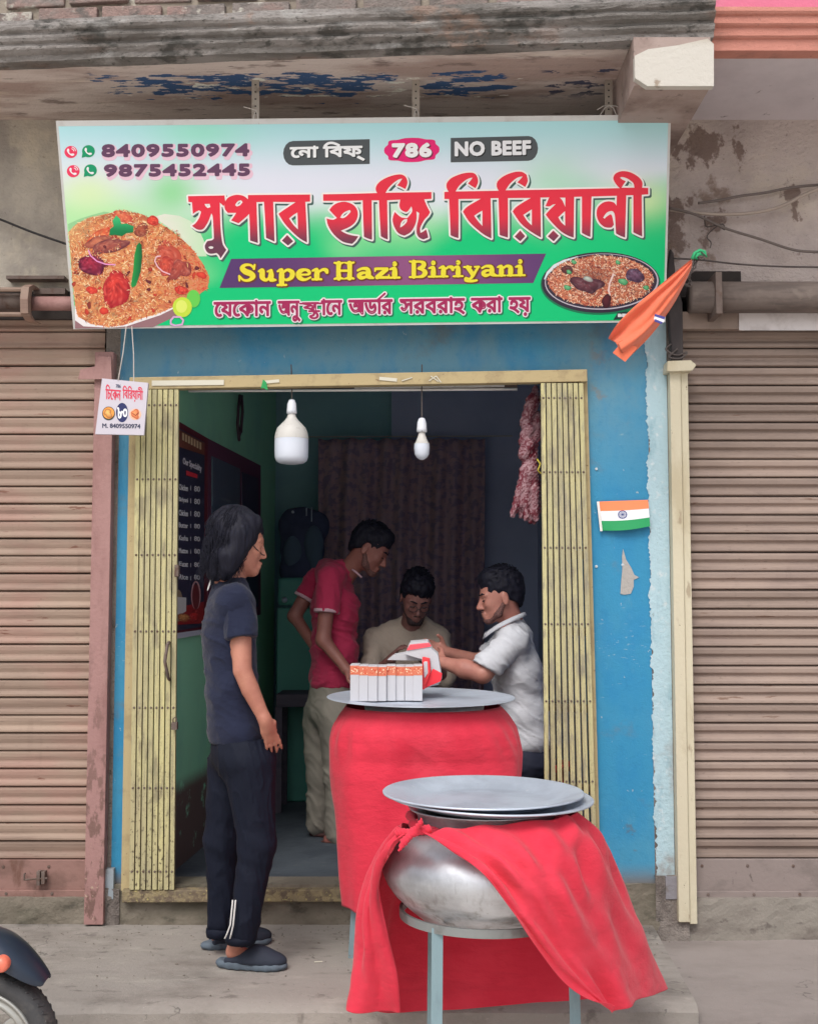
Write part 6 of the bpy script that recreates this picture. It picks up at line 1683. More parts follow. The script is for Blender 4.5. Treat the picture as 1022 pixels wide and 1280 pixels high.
pb.build('menu_print', print_m, mbrd, fix=False)
wallquad([(219, 792), (259, 786), (259, 792), (219, 799)], .018, .012, mat('white_ledge', C(196, 200, 214, .9), .6), 'ledge', mbrd)
mb2 = thing('menu_board', 'dark framed glass picture board farther back on the green wall', 'picture board', tuple(onwall(295, 640)))
wallquad([(260, 548), (326, 582), (326, 768), (260, 786)], .010, .012, mat('board_dark_edge', C(110, 60, 88, .8), .6), 'board_frame', mb2)
wallquad([(265, 570), (300, 586), (300, 762), (265, 772)], .014, .004, mat('dark_glass', C(70, 92, 116, .8), .3, spec=.6), 'glass_pane', mb2)
wallquad([(303, 590), (323, 598), (323, 758), (303, 763)], .014, .004, black_m, 'glass_pane', mb2)
pb = WPB(); pb.line([(265.5, 574), (265.5, 632)], .8, B(150, 180, 190), .0005, closed=False); pb.poly([(276, 622), (288, 625), (288, 628), (276, 625)], B(120, 130, 140), .0005); pb.build('pane_print', print_m, mb2, fix=False)
cl_ = thing('cable', 'dark cable loop hanging down the green wall above the boards', 'cable', tuple(onwall(299, 520, .02)))
MB().tube([onwall(a, b, .03) for a, b in ((300, 494), (298, 510), (297, 530), (299, 550), (301, 540), (303, 515), (302, 494))], .009, 7).build('cable_loop', mat('plum_cable', C(70, 52, 66, .8), .6), cl_, smooth=True)

# curtain
cur_m = bpy.data.materials.new('patterned_curtain'); cur_m.use_nodes = True
qn = NT(cur_m); bs_ = cur_m.node_tree.nodes['Principled BSDF']
ck = qn.rng(qn.noise((26, 3, 15), 1), .46, .54); ck2 = qn.rng(qn.noise((14, 3, 36), 1), .48, .54)
c_ = qn.mix(qn.math('MULTIPLY', ck, .9), C(176, 148, 160, .95), C(138, 122, 148, .95)); c_ = qn.mix(qn.math('MULTIPLY', ck2, .5), c_, C(190, 154, 158, .95))
qn.L(c_, bs_.inputs['Base Color']); bs_.inputs['Roughness'].default_value = .9
YC = 2.95
ct = thing('curtain', 'dark plum patterned curtain hanging across the back of the shop', 'curtain', (P(500, 548, YC).x, YC, .3))
a, b = P(398, 548, YC), P(606, 548, YC)
mb = MB(); v = []; nu_, nv_ = 150, 24
for j in range(nv_ + 1):
    w = j / nv_
    for i in range(nu_ + 1):
        u = i / nu_
        v.append((a.x + (b.x - a.x) * u * (1 - .02 * w), YC + .035 * math.sin(u * 58 + 1.5 * math.sin(w * 3)) * (.4 + w) + .02 * math.sin(u * 23), a.z + (.30 - a.z) * w - .01 * math.sin(u * 31) ** 2 * (1 - w)))
mb.add(v, [(j * (nu_ + 1) + i, j * (nu_ + 1) + i + 1, (j + 1) * (nu_ + 1) + i + 1, (j + 1) * (nu_ + 1) + i) for j in range(nv_) for i in range(nu_)])
mb.build('curtain_cloth', cur_m, ct, smooth=True, thick=.003)
MB().tube([P(385, 546, YC + .0), P(640, 545, YC)], .004, 6).build('curtain_wire', pale_wire_m, ct)
# green cabinet and a hanging bag at the back left
cab_m = mat('cabinet_green', C(80, 150, 136, .9), .55, layers=[((3, 3, 3), C(64, 128, 124, .9), .45, .7, .6)])
cab = thing('green_cabinet', 'green metal cabinet with a small shiny knob behind the man in maroon', 'cabinet', tuple(P(375, 960, 2.3)))
Yc = 2.3
MB().box(P(346, 800, Yc).x, P(406, 800, Yc).x, Yc, Yc + .5, .121, Zy(760, Yc)).build('cabinet_body', cab_m, cab, bevel=.01)
MB().box(P(346.5, 800, Yc).x, P(405, 800, Yc).x, Yc + .0, Yc + .5, Zy(757, Yc), Zy(722, Yc)).build('cabinet_top', cab_m, cab, bevel=.02)
kn = P(356, 750, Yc - .02); MB().lathe([(.0005, -.03), (.014, -.028), (.018, -.016), (.010, 0), (.008, .02)], kn, 16, 'y').build('knob', tray_m, cab, smooth=True)
bag = thing('hanging_bag', 'dark bag with two greenish pockets hanging above the green cabinet', 'bag', tuple(P(378, 720, 2.5)))
Yb = 2.5
bag_m = mat('bag_dark_fabric', C(70, 78, 108, .8), .85, layers=[((9, 9, 9), C(56, 64, 92, .8), .45, .65, .6)])
pk_m = mat('bag_green_pocket', C(84, 104, 124, .8), .85)
prims = [ell(P(378, 680, Yb), (.14, .07, .24), k=.05), ell(P(366, 655, Yb), (.09, .06, .10), k=.04), ell(P(394, 658, Yb), (.09, .06, .10), k=.04), ell(P(375, 715, Yb), (.13, .08, .10), k=.05)]
sdf_mesh('bag_body', prims, bag_m, bag, h=.014, noise_amp=.006, noise_scale=14)
sdf_mesh('bag_pocket', [ell(P(366, 690, Yb - .06), (.060, .03, .105))], pk_m, bag, h=.008)
sdf_mesh('bag_pocket', [ell(P(392, 680, Yb - .06), (.062, .03, .12)), ell(P(396, 706, Yb - .05), (.05, .03, .06))], pk_m, bag, h=.008)
for x_, y0_, y1_ in ((383, 635, 645), (389.5, 634, 652)): MB().tube([P(x_, y0_, Yb - .09), P(x_, y1_, Yb - .09)], .0035, 6).build('metal_clip', tray_m, bag)
MB().lathe([(.0005, -.01), (.009, -.006), (.009, 0)], P(366, 640, Yb - .08), 10, 'y').build('button', tray_m, bag)
# dark counter behind legs and hidden furniture that carries the seated men
wood_m = mat('dark_wood', C(92, 84, 98, .8), .7, layers=[((3, 3, 20), C(70, 66, 82, .8), .4, .7, .7)])
dk = thing('side_table', 'low dark table standing against the back beside the green cabinet', 'table', tuple(P(368, 975, 1.9)))
MB().box(P(345, 880, 1.9).x, P(398, 880, 1.9).x, 1.9, 2.25, Zy(884, 1.9), Zy(868, 1.9)).build('table_top', wood_m, dk, bevel=.004)
for sx, sy in ((348, 1.93), (395, 1.93), (348, 2.22), (395, 2.22)):
    x_ = P(sx, 900, 1.9).x; MB().box(x_ - .02, x_ + .02, sy - .02, sy + .02, .121, Zy(884, 1.9)).build('leg', wood_m, dk)
tb = thing('packing_table', 'small dark table between the two seated men, hidden behind the tray', 'table', (.12, .75, .12))
MB().box(-.22, .42, .55, 1.0, .84, .87).build('table_top', wood_m, tb, bevel=.004)
for sx in (-.2, .4):
    for sy in (.57, .98): MB().box(sx - .02, sx + .02, sy - .02, sy + .02, .121, .84).build('leg', wood_m, tb)
stool_m = mat('red_plastic', C(150, 30, 36), .45)
def stool(label, x, y, h):
    t = thing('stool', label, 'stool', (x, y, .12))
    MB().lathe([(.0005, h), (.14, h), (.155, h - .008), (.15, h - .03), (.0005, h - .03)], (x, y, 0), 24).build('seat', stool_m, t, smooth=False)
    for a in (45, 135, 225, 315):
        ca, sa = math.cos(math.radians(a)), math.sin(math.radians(a))
        MB().obox((x + .11 * ca, y + .11 * sa, h - .02), (x + .17 * ca, y + .17 * sa, .121), .03, .02).build('leg', stool_m, t)
stool('stool under the man in the white polo shirt', .62, .62, .58)
stool('stool under the man in the beige shirt', .03, 1.5, .56)

# ================================================================== SCOOTER AT THE LEFT EDGE
SY = -1.65; sm_ = (SY - CAM.y) / F
sc_ = thing('scooter', 'front wheel and dark grey mudguard of a parked scooter with a round orange reflector', 'scooter', tuple(P(-22, 1306, SY)))
wc = P(-24, 1308, SY); Rw = 93 * sm_
tyre_m = mat('tyre_rubber', C(66, 66, 68), .85, layers=[((20, 20, 20), C(98, 94, 90), .5, .7, .6)], bump=[(80, .002)])
rim_m = mat('rim_silver', C(176, 176, 172), .4, .7, layers=[((12, 12, 12), C(120, 116, 110), .5, .7, .6)])
fender_m = mat('mudguard_paint', C(46, 56, 72, .9), .32, .2, spec=.5, layers=[((14, 14, 14), C(84, 88, 96), .56, .72, .5)])
wh_ = MB()
tp = [(Rw * .74, -.030), (Rw * .80, -.044), (Rw * .90, -.050), (Rw * .965, -.040), (Rw * .995, -.018), (Rw, 0), (Rw * .995, .018), (Rw * .965, .040), (Rw * .90, .050), (Rw * .80, .044), (Rw * .74, .030)]
wh_.lathe(tp, wc, 72, 'y').build('tyre', tyre_m, sc_, smooth=True)
tr = MB()
for k in range(54):
    a = 2 * math.pi * k / 54
    for s_ in (-1, 1):
        d = Vector((math.cos(a), 0, math.sin(a))); p = wc + d * Rw * .995 + Vector((0, s_ * .014, 0)); e = wc + Vector((math.cos(a + .05), 0, math.sin(a + .05))) * Rw * .972 + Vector((0, s_ * .038, 0))
        tr.obox(p, e, .006, .004, tuple(d))
stuff(tr.build('tread_block', tyre_m, sc_))
rimo = MB().lathe([(Rw * .76, -.034), (Rw * .75, -.040), (Rw * .72, -.040), (Rw * .70, -.030), (Rw * .66, -.026), (Rw * .64, -.032), (Rw * .60, -.030), (Rw * .57, -.020), (Rw * .57, .02), (Rw * .76, .034)], wc, 72, 'y').build('rim', rim_m, sc_, smooth=True)
n_sp = 12
MB().lathe([(.0005, -.034), (Rw * .16, -.034), (Rw * .20, -.026), (Rw * .30, -.022), (Rw * .30, .01), (.0005, .01)], wc, 40, 'y').build('hub', rim_m, sc_, smooth=False)
for k in range(n_sp):
    a = 2 * math.pi * (k + .3) / n_sp; d = Vector((math.cos(a), 0, math.sin(a)))
    MB().obox(wc + d * Rw * .26 + Vector((0, -.018, 0)), wc + d * Rw * .60 + Vector((0, -.020, 0)), .020, .012, (0, -1, 0)).build('spoke', rim_m, sc_, bevel=.003)
# mudguard: swept shell following the tyre, its nose pointing down at the front
mb = MB(); secs = []
outl = [(-110, 1170), (-70, 1158), (-30, 1154), (0, 1161), (14, 1168), (28, 1179), (42, 1194), (54, 1210), (62, 1222)]
inn = [(-110, 1200), (-70, 1188), (-30, 1186), (0, 1197), (12, 1203), (24, 1210), (38, 1219), (50, 1226), (58, 1229)]
K = 14
for i, (o_, i_) in enumerate(zip(outl, inn)):
    po, pi_ = P(*o_, SY), P(*i_, SY)
    wv = .075 * (1 - .55 * max(0, (i - 4) / 4) ** 2)
    row = []
    for k in range(K + 1):
        a = math.pi * k / K
        row.append(po.lerp(pi_, 1 - math.sin(a) ** .6) + Vector((0, -wv * math.cos(a), 0)))
    secs.append(row)
vv = [p for r in secs for p in r]
mb.add(vv, [(i * (K + 1) + k, i * (K + 1) + k + 1, (i + 1) * (K + 1) + k + 1, (i + 1) * (K + 1) + k) for i in range(len(secs) - 1) for k in range(K)])
mg = mb.build('mudguard', fender_m, sc_, smooth=True, thick=.004)
mg.modifiers.new('sub', 'SUBSURF').render_levels = 2
pr_ = P(1, 1206, SY - .09)
MB().lathe([(.0005, -.012), (.014, -.010), (.020, -.004), (.022, .004), (.022, .02)], pr_, 24, 'y').build('reflector', mat('orange_reflector', C(232, 120, 96), .3, spec=.6), sc_, smooth=True)
# fork, leg shield and floorboard, mostly outside the frame
for s_ in (-.09, .09):
    MB().tube([wc + Vector((0, s_, 0)), wc + Vector((-.05, s_, .22)), wc + Vector((-.13, s_ * .5, .50))], .016, 10).build('fork_arm', iron_m, sc_, smooth=True)
prims = [cap(wc + Vector((-.13, 0, .28)), wc + Vector((-.30, 0, .78)), .07, .06, k=.05), ell(wc + Vector((-.24, 0, .45)), (.08, .20, .28), k=.05), cap(wc + Vector((-.30, 0, .05)), wc + Vector((-.75, 0, .02)), .09, .09, k=.06),
         cap(wc + Vector((-.75, 0, .05)), wc + Vector((-.95, 0, .40)), .13, .13, k=.08), cap(wc + Vector((-.85, 0, .42)), wc + Vector((-1.35, 0, .44)), .13, .12, k=.08)]
sdf_mesh('scooter_body', prims, fender_m, sc_, h=.02)
MB().tube([wc + Vector((-.32, -.30, .82)), wc + Vector((-.30, -.1, .84)), wc + Vector((-.30, .1, .84)), wc + Vector((-.32, .30, .82))], .014, 8).build('handlebar', tyre_m, sc_, smooth=True)
MB().lathe(tp, wc + Vector((-1.18, 0, 0)), 48, 'y').build('tyre', tyre_m, sc_, smooth=True)
for k, (x_, y_) in enumerate(((352, 1203), (700, 1190), (150, 1230))):
    pass
lit = G(398, 1203, .002); tag(MB().obox(lit + Vector((-.015, 0, .002)), lit + Vector((.015, .004, .002)), .006, .002, (0, 0, 1)).build('paper_scrap', tape_m, None), 'tiny scrap of white paper on the cement beside the red cloth', 'litter')
# ================================================================== PEOPLE
def skin_mat(name, c, c2): return mat(name, c, .48, layers=[((9, 9, 9), c2, .42, .66, .75), ((26, 26, 26), (c[0] * .86, c[1] * .72, c[2] * .7, 1), .55, .72, .5), ((150, 150, 150), c2, .55, .7, .4)], bump=[(30, .0012), (140, .0005), (400, .0003)], trans=.06, rvar=.08)
def Rpose(yaw, pitch=0., roll=0.):
    """local x = forward, y = left, z = up; yaw about z, pitch>0 bows the head"""
    return rotz(yaw) @ roty(pitch) @ rotx(roll)
def head_prims(c, R, s=1., nose=1.):
    c = np.array(c); f = lambda p: c + R @ (np.array(p) * s)
    E_ = lambda p, r, k=.02, neg=False, RR=None: ell(f(p), np.array(r) * s, R if RR is None else R @ RR, k * s, neg)
    K_ = lambda a, b, ra, rb=None, k=.012, neg=False: cap(f(a), f(b), ra * s, (ra if rb is None else rb) * s, k * s, neg)
    return [E_((-.012, 0, .040), (.096, .075, .088)), E_((.020, 0, -.012), (.070, .064, .085), .03), E_((.040, 0, -.062), (.046, .045, .042), .03), K_((.030, .036, -.060), (.072, .006, -.092), .020, .018, .02), K_((.030, -.036, -.060), (.072, -.006, -.092), .020, .018, .02),
            E_((.078, 0, -.090), (.016, .020, .016), .02), E_((.064, .034, -.020), (.022, .022, .022), .02), E_((.064, -.034, -.020), (.022, .022, .022), .02),
            E_((.090, .030, .006), (.014, .017, .011), .012, True), E_((.090, -.030, .006), (.014, .017, .011), .012, True),
            K_((.086, .014, .024), (.074, .048, .022), .009, .007), K_((.086, -.014, .024), (.074, -.048, .022), .009, .007),
            E_((.076, .030, .005), (.013, .014, .010), .004), E_((.076, -.030, .005), (.013, .014, .010), .004),
            K_((.086, 0, .014), (.108 * nose, 0, -.026), .009, .012, .010), E_((.110 * nose, 0, -.032), (.013, .012, .010), .008), E_((.100, .012, -.036), (.009, .008, .007), .006), E_((.100, -.012, -.036), (.009, .008, .007), .006),
            K_((.094, .018, -.061), (.094, -.018, -.061), .0065, None, .006), K_((.101, .006, -.060), (.101, -.006, -.060), .0058, None, .006), K_((.096, .013, -.073), (.096, -.013, -.073), .0075, None, .006), K_((.102, .02, -.0665), (.102, -.02, -.0665), .0022, None, .003, True),
            E_((-.008, .076, -.012), (.018, .008, .031), .006, False, rotz(.25)), E_((-.008, -.076, -.012), (.018, .008, .031), .006, False, rotz(-.25)),
            E_((-.004, .084, -.010), (.010, .005, .018), .004, True), E_((-.004, -.084, -.010), (.010, .005, .018), .004, True)]
def neck(c, R, end, s=1.): return cap(np.array(c) + R @ (np.array((-.022, 0, -.045)) * s), end, .050 * s, .056 * s, .03)
def hand_prims(w, d, n, s=1., curl=(.5, .5, .5, .5), thumb=1, k=.005, spread=.0, tc=1.):
    """w wrist, d direction to the fingers, n palm normal (palm side), thumb: +1/-1 side; curl in radians per joint"""
    w = np.array(w, float); d = np.array(d, float); d /= np.linalg.norm(d); n = np.array(n, float); n -= d * (n @ d); n /= np.linalg.norm(n)
    l = np.cross(n, d) * thumb
    out = [ell(w + d * .045 * s, np.array((.048, .036, .015)) * s, np.stack([d, l, n], 1), .012), cap(w - d * .01, w + d * .03 * s, .024 * s, .024 * s, .015)]
    for i, (off, L, r) in enumerate(((.027, .074, .0090), (.009, .082, .0094), (-.009, .076, .0090), (-.026, .060, .0080))):
        p = w + d * .078 * s + l * off * s; a = curl[i] * .5; sp = spread * (off / .027)
        for j, seg in enumerate((.42, .32, .26)):
            dd = d * math.cos(a) + n * math.sin(a) + l * sp; dd = dd / np.linalg.norm(dd)
            q_ = p + dd * L * seg * s
            out.append(cap(p, q_, r * s * (1 - .12 * j), r * s * (.9 - .12 * j), k)); p = q_; a += curl[i]
    p = w + d * .02 * s + l * .030 * s; tdir = d * .65 + l * .70 * tc + n * (.25 + .5 * (1 - tc)); tdir /= np.linalg.norm(tdir)
    q_ = p + tdir * .042 * s; out.append(cap(p, q_, .0135 * s, .0105 * s, .010)); t2 = d * .92 + l * .25 + n * .30; t2 /= np.linalg.norm(t2)
    out.append(cap(q_, q_ + t2 * .032 * s, .0105 * s, .0085 * s, .004))
    return out
def creases(V, dirv, amp, seed):
    """thin pulled wrinkles running across dirv"""
    d = np.array(dirv, float); d /= np.linalg.norm(d); a = np.cross(d, (0, 1, 0)); a /= np.linalg.norm(a); b = np.cross(d, a)
    Q = np.stack([V @ d, V @ a, V @ b], 1)
    Q = Q + .02 * np.stack([vnoise(Q * 9, seed + k) for k in range(3)], 1)
    r1 = 1 - np.abs(vnoise(Q * (24, 5, 6), seed)); r2 = 1 - np.abs(vnoise(Q * (46, 10, 12), seed + 7))
    m = np.clip(vnoise(Q * 6, seed + 3) * 1.3 + .5, 0, 1)
    return amp * (r1 ** 5 * m + .45 * r2 ** 5) - amp * .35
def folds(dirv, amp, freq, seed=1, extra=None):
    dirv = np.array(dirv, float)
    def fn(V):
        w = 2.2 * vnoise(V * 5, seed) + .8 * vnoise(V * 12, seed + 1)
        g = np.sin((V @ dirv) * freq + w * 2.4); g = np.sign(g) * np.abs(g) ** 1.4
        d = amp * g * (.35 + .65 * np.clip(vnoise(V * 3.5, seed + 2) * .8 + .5, 0, 1)) + amp * .5 * vnoise(V * 30, seed + 3)
        d = d * .6 + creases(V, dirv, amp * 2.0, seed)
        if extra is not None: d = d + extra(V)
        return d
    return fn
def strands(name, m_, parent, c, R, n, fn, r0=.0022, seed=3, seg=10):
    """fn(rng) -> list of local points"""
    r = np.random.default_rng(seed); mb = MB(); c = np.array(c)
    for i in range(n):
        L = fn(r, seg); pts = [tuple(c + R @ np.array(p)) for p in L]; m2 = len(pts)
        mb.tube(pts, [r0 * (1 - .75 * (j / (m2 - 1)) ** 2) for j in range(m2)], 4, caps=False)
    return stuff(mb.build(name, m_, parent, smooth=True, fix=False))
hair_m = mat('black_hair', C(34, 34, 48, .55), .62, layers=[((160, 160, 20), C(50, 52, 72, .6), .45, .7, .6)], bump=[((260, 260, 30), .001)], spec=.18)
eyew = mat('eye_white', C(206, 200, 196, .8), .3); eyed = mat('eye_iris', C(30, 22, 20), .2)
lip_m = None
def eyes(c, R, parent, s=1.):
    c = np.array(c)
    for y in (.030, -.030):
        p = c + R @ (np.array((.0835, y, .004)) * s)
        MB().lathe([(.0005, .0085), (.005, .007), (.0085, .002), (.0088, -.003), (.0005, -.008)], p, 12, tilt=Matrix((R @ np.array(((0, 0, 1), (0, 1, 0), (-1, 0, 0)))).tolist())).build('eye', eyew, parent, smooth=True)
        p2_ = c + R @ (np.array((.0895, y, .003)) * s)
        MB().lathe([(.0005, .0028), (.003, .0022), (.0042, 0), (.0005, -.002)], p2_, 10, tilt=Matrix((R @ np.array(((0, 0, 1), (0, 1, 0), (-1, 0, 0)))).tolist())).build('iris', eyed, parent, smooth=True)
def lids(c, R, parent, s=1.):
    c = np.array(c); f = lambda p: tuple(c + R @ (np.array(p) * s))
    for y in (1, -1):
        MB().tube([f((.0865, y * .018, .001)), f((.0912, y * .026, -.0035)), f((.0892, y * .035, -.0035)), f((.083, y * .042, .0))], .0017, 5).build('eyelashes', hair_m, parent, smooth=True)
def brow_beard(c, R, parent, s=1., beard=None):
    c = np.array(c); f = lambda p: c + R @ (np.array(p) * s)
    sdf_mesh('eyebrow', [cap(f((.0945, .012, .026)), f((.088, .032, .031)), .0045 * s, .0045 * s, .004), cap(f((.088, .032, .031)), f((.076, .050, .026)), .0045 * s, .002 * s, .004)], hair_m, parent, h=.003, smooth=1)
    sdf_mesh('eyebrow', [cap(f((.0945, -.012, .026)), f((.088, -.032, .031)), .0045 * s, .0045 * s, .004), cap(f((.088, -.032, .031)), f((.076, -.050, .026)), .0045 * s, .002 * s, .004)], hair_m, parent, h=.003, smooth=1)

# ------------------------------------------------------------------ 1. long-haired man standing on the platform
M1 = thing('person', 'standing man with long wavy black hair, navy tee and track pants, hand in pocket', 'person', tuple(G(305, 1205, 0)))
skin1 = skin_mat('skin_warm_brown', C(186, 128, 108, .95), C(168, 108, 92, .95))
Y1 = -.55
hc = P(297, 679, Y1 - .01); R1 = Rpose(math.radians(14), math.radians(10))
tee_m = mat('navy_tee', C(42, 48, 72, .72), .85, layers=[((4, 4, 4), C(36, 40, 62, .72), .45, .7, .6)], bump=[(500, .0004), ((7, 7, 11), .010), ((18, 18, 30), .004)], sheen=.1, spec=.15)
pant_m = mat('navy_track_pants', C(25, 31, 50, .6), .75, layers=[((4, 4, 4), C(20, 26, 42, .6), .45, .7, .6)], bump=[(500, .0003), ((11, 11, 4), .010), ((26, 26, 14), .004)], spec=.2)
q = P
def FT(a, b, c, d, t, z): return G(a, b, 0).lerp(G(c, d, 0), t) + Vector((0, 0, z))
elb, wri = q(303, 838, -.71), q(332, 902, -.715)
hd_ = (q(340, 932, -.715) - wri)
body = head_prims(hc, R1, 1., .955) + [neck(hc, R1, q(287, 735, Y1)),
  cap(q(291, 752, -.66), q(285, 750, -.42), .058, k=.05), ell(q(286, 795, Y1), (.092, .15, .16), Rpose(.17), .05), ell(q(291, 865, Y1), (.085, .135, .15), Rpose(.17), .05), ell(q(303, 935, Y1), (.10, .145, .11), Rpose(.17), .05),
  cap(q(300, 760, -.665), elb, .042, .034, .03), cap(elb, q(313, 862, -.712), .034, .033, .003), cap(q(313, 862, -.712), wri, .033, .022, .003),
  cap(q(278, 758, -.39), q(278, 838, -.38), .042, .034, .03), cap(q(278, 838, -.38), q(296, 900, -.40), .032, .024, .02),
  cap(q(314, 950, -.62), q(321, 1055, -.63), .078, .056, .03), cap(q(321, 1055, -.63), q(300, 1172, -.655), .052, .034, .02), cap(q(292, 950, -.46), q(277, 1050, -.45), .078, .056, .03), cap(q(277, 1050, -.45), q(273, 1160, -.44), .052, .034, .02),
  cap(q(300, 1160, -.645), FT(277, 1208, 354, 1212, .20, .060), .034, .026, .02), cap(FT(277, 1208, 354, 1212, .20, .050), FT(277, 1208, 354, 1212, .75, .040), .026, .018, .02), cap(q(273, 1155, -.44), FT(257, 1187, 337, 1178, .18, .060), .034, .026, .02), cap(FT(257, 1187, 337, 1178, .18, .050), FT(257, 1187, 337, 1178, .75, .040), .026, .018, .02)]
body += hand_prims(wri, Vector((.030, .050, -.11)), (-.5, 1, -.1), .90, (.12, .16, .2, .26), thumb=-1, spread=.08, tc=.15)
sdf_mesh('body', body, skin1, M1, h=.0052)
# tee
sh = [cap(q(292, 753, -.675), q(285, 751, -.41), .072, k=.05), ell(q(286, 795, Y1), (.102, .165, .17), Rpose(.17), .05), ell(q(290, 862, Y1 + .0), (.097, .150, .17), Rpose(.17), .06), ell(q(297, 915, Y1), (.108, .160, .12), Rpose(.17), .06),
      cap(q(288, 742, Y1), q(289, 732, Y1), .070, .062, .03), cap(q(298, 757, -.69), q(304, 815, -.715), .060, .056, .03), cap(q(276, 757, -.39), q(270, 812, -.36), .060, .056, .03)]
sdf_mesh('tee_shirt', sh, tee_m, M1, h=.006, cuts=[(q(288, 726, Y1), (.25, 0, 1)), (q(297, 928, Y1), (0, 0, -1))] , fold=folds((.55, .2, 1), .0045, 62, 3, lambda V: -.004 * np.exp(-((V[:, 2] - P(0, 880, Y1).z) / .05) ** 2)), smooth=2) if False else None
def sleeve_hem_cut(prims, name, m_, parent, hem_z, arm_ab, hem_len, band=None, **kw): pass
torso = sh[:5]
sdf_mesh('tee_shirt', torso, tee_m, M1, h=.006, cuts=[(q(292, 721, Y1), (-.30, 0, 1)), (q(297, 928, Y1), (0, 0, -1))], fold=folds((.62, .2, .8), .0032, 44, 3), smooth=2)
aD = np.array(q(304, 815, -.715)) - np.array(q(298, 757, -.69))
slv = [cap(q(296, 757, -.668), q(304, 820, -.712), .067, .056, .03)]
sdf_mesh('sleeve', slv, tee_m, M1, h=.005, cuts=[(q(303, 797, -.71), tuple(aD))], fold=folds((1, .2, .3), .003, 80, 5), smooth=2)
slv = [cap(q(278, 757, -.40), q(279, 820, -.38), .062, .055, .03)]
sdf_mesh('sleeve', slv, tee_m, M1, h=.006, cuts=[(q(270, 797, -.36), (0, 0, -1))], fold=folds((1, .2, .3), .003, 80, 6), smooth=2)
MB().tube([q(263.5, 724, -.585), q(262, 731, -.60), q(259.5, 738, -.61)], [.002, .0032, .002], 6).build('logo_print', white_m, M1)
# trousers
pz = lambda V: .0012 * np.exp(-((V[:, 2] - P(0, 1060, Y1).z) / .12) ** 2) * np.sin(V[:, 2] * 90 + V[:, 0] * 40)
pr = [ell(q(303, 938, Y1), (.118, .168, .12), Rpose(.17), .05), cap(q(312, 955, -.635), q(321, 1055, -.64), .098, .068, .04), cap(q(321, 1055, -.64), q(304, 1166, -.652), .067, .053, .03), cap(q(290, 955, -.465), q(278, 1050, -.45), .096, .066, .03), cap(q(278, 1050, -.45), q(276, 1152, -.44), .065, .050, .03)]
sdf_mesh('track_pants', pr, pant_m, M1, h=.006, cuts=[(q(303, 921, Y1), (0, 0, 1))], fold=folds((.95, .25, .18), .0034, 60, 9, pz), smooth=2)
# the cut at the ankle is closed by the rounded end; ribbed cuffs
MB().lathe([(.036, .008), (.052, .0), (.053, -.012), (.050, -.030), (.040, -.034)], q(275, 1160, -.44), 24).build('cuff', pant_m, M1, smooth=True)
MB().lathe([(.036, .012), (.056, .0), (.057, -.010), (.052, -.024), (.040, -.028)], q(301, 1170, -.652), 24).build('cuff', pant_m, M1, smooth=True)
for dx in (0, 3.6):
    pts = [q(291 + dx, 1125, -.72), q(289.5 + dx, 1140, -.722), q(288 + dx, 1156, -.72), q(283.5 + dx * 1.5, 1168, -.712), q(281 + dx * 1.8, 1173, -.70)]
    MB().tube(pts, .0028, 6).build('side_stripe', white_m, M1)
# hair
f1 = lambda p: np.array(hc) + R1 @ np.array(p)
hp = [ell(f1((-.014, 0, .043)), (.102, .086, .094), R1), ell(f1((-.046, 0, -.03)), (.066, .082, .115), R1, .04), cap(f1((.0, -.080, .03)), f1((-.018, -.080, -.105)), .034, .026, .03), cap(f1((.0, .080, .03)), f1((-.018, .080, -.105)), .034, .026, .03),
      cap(f1((-.060, .0, .02)), f1((-.066, -.02, -.125)), .046, .028, .03), cap(f1((.045, -.05, .085)), f1((.030, -.078, .0)), .022, .012, .03), cap(f1((-.04, -.075, -.06)), f1((-.03, -.07, -.135)), .032, .018, .02),
      ell(f1((.105, 0, -.045)), (.075, .078, .078), R1, .01, True)]
sdf_mesh('hair', hp, hair_m, M1, h=.005, fold=lambda V: .003 * vnoise(V * (90, 90, 14), 4) + .006 * vnoise(V * (26, 26, 14), 5) + .010 * vnoise(V * (13, 13, 16), 8), smooth=1)
def hs1(r, seg):
    th = r.uniform(.35, 5.95) + 0; ph = r.uniform(.15, 1.35)
    # th measured from the forehead; strands start on the scalp and fall
    x, y = math.cos(th) * math.sin(ph), math.sin(th) * math.sin(ph)
    if x > .45: x *= .55
    p = np.array((-.014 + .102 * x, .088 * y, .043 + .096 * math.cos(ph))); L = r.uniform(.15, .26) * (.75 if x > .3 else 1)
    out = []; wv = r.uniform(.004, .012); ph0 = r.uniform(0, 6.3); fr = r.uniform(16, 26); drift = r.uniform(-.02, .02)
    o = np.array((x, y, 0)); o /= np.linalg.norm(o) + 1e-6
    for j in range(seg):
        t = j / (seg - 1)
        rad = .010 * math.sin(t * 2.2)
        zz = p[2] - L * t
        lat = max(0, (.03 - zz)) * .10
        k = p.copy(); k[2] = zz
        # follow the skull outwards at first
        if zz > .03:
            c_ = math.sqrt(max(0.02, 1 - ((zz - .045) / .10) ** 2)); k[0] = -.014 + .105 * c_ * o[0] * (.6 if o[0] > .4 else 1); k[1] = .090 * c_ * o[1]
        else:
            k[0] = -.014 + (.100 - .012 * t) * o[0] * (.55 if o[0] > .4 else 1) - .006 * t; k[1] = (.088 + lat * .3) * o[1]
        k = k + np.array((math.sin(fr * t + ph0), math.cos(fr * t * .8 + ph0), 0)) * wv * t + np.array((drift * t, drift * t * .6, 0))
        out.append(tuple(k))
    return out
strands('hair_strand', hair_m, M1, hc, R1, 1300, hs1, .0015, 5, 12)
MB().tube([tuple(f1(p)) for p in ((.035, -.074, .010), (.07, -.060, -.014), (.098, -.028, -.028), (.108, -.012, -.026))], .0018, 5).build('mask_cord', mat('black_cord', C(24, 24, 30), .6), M1)
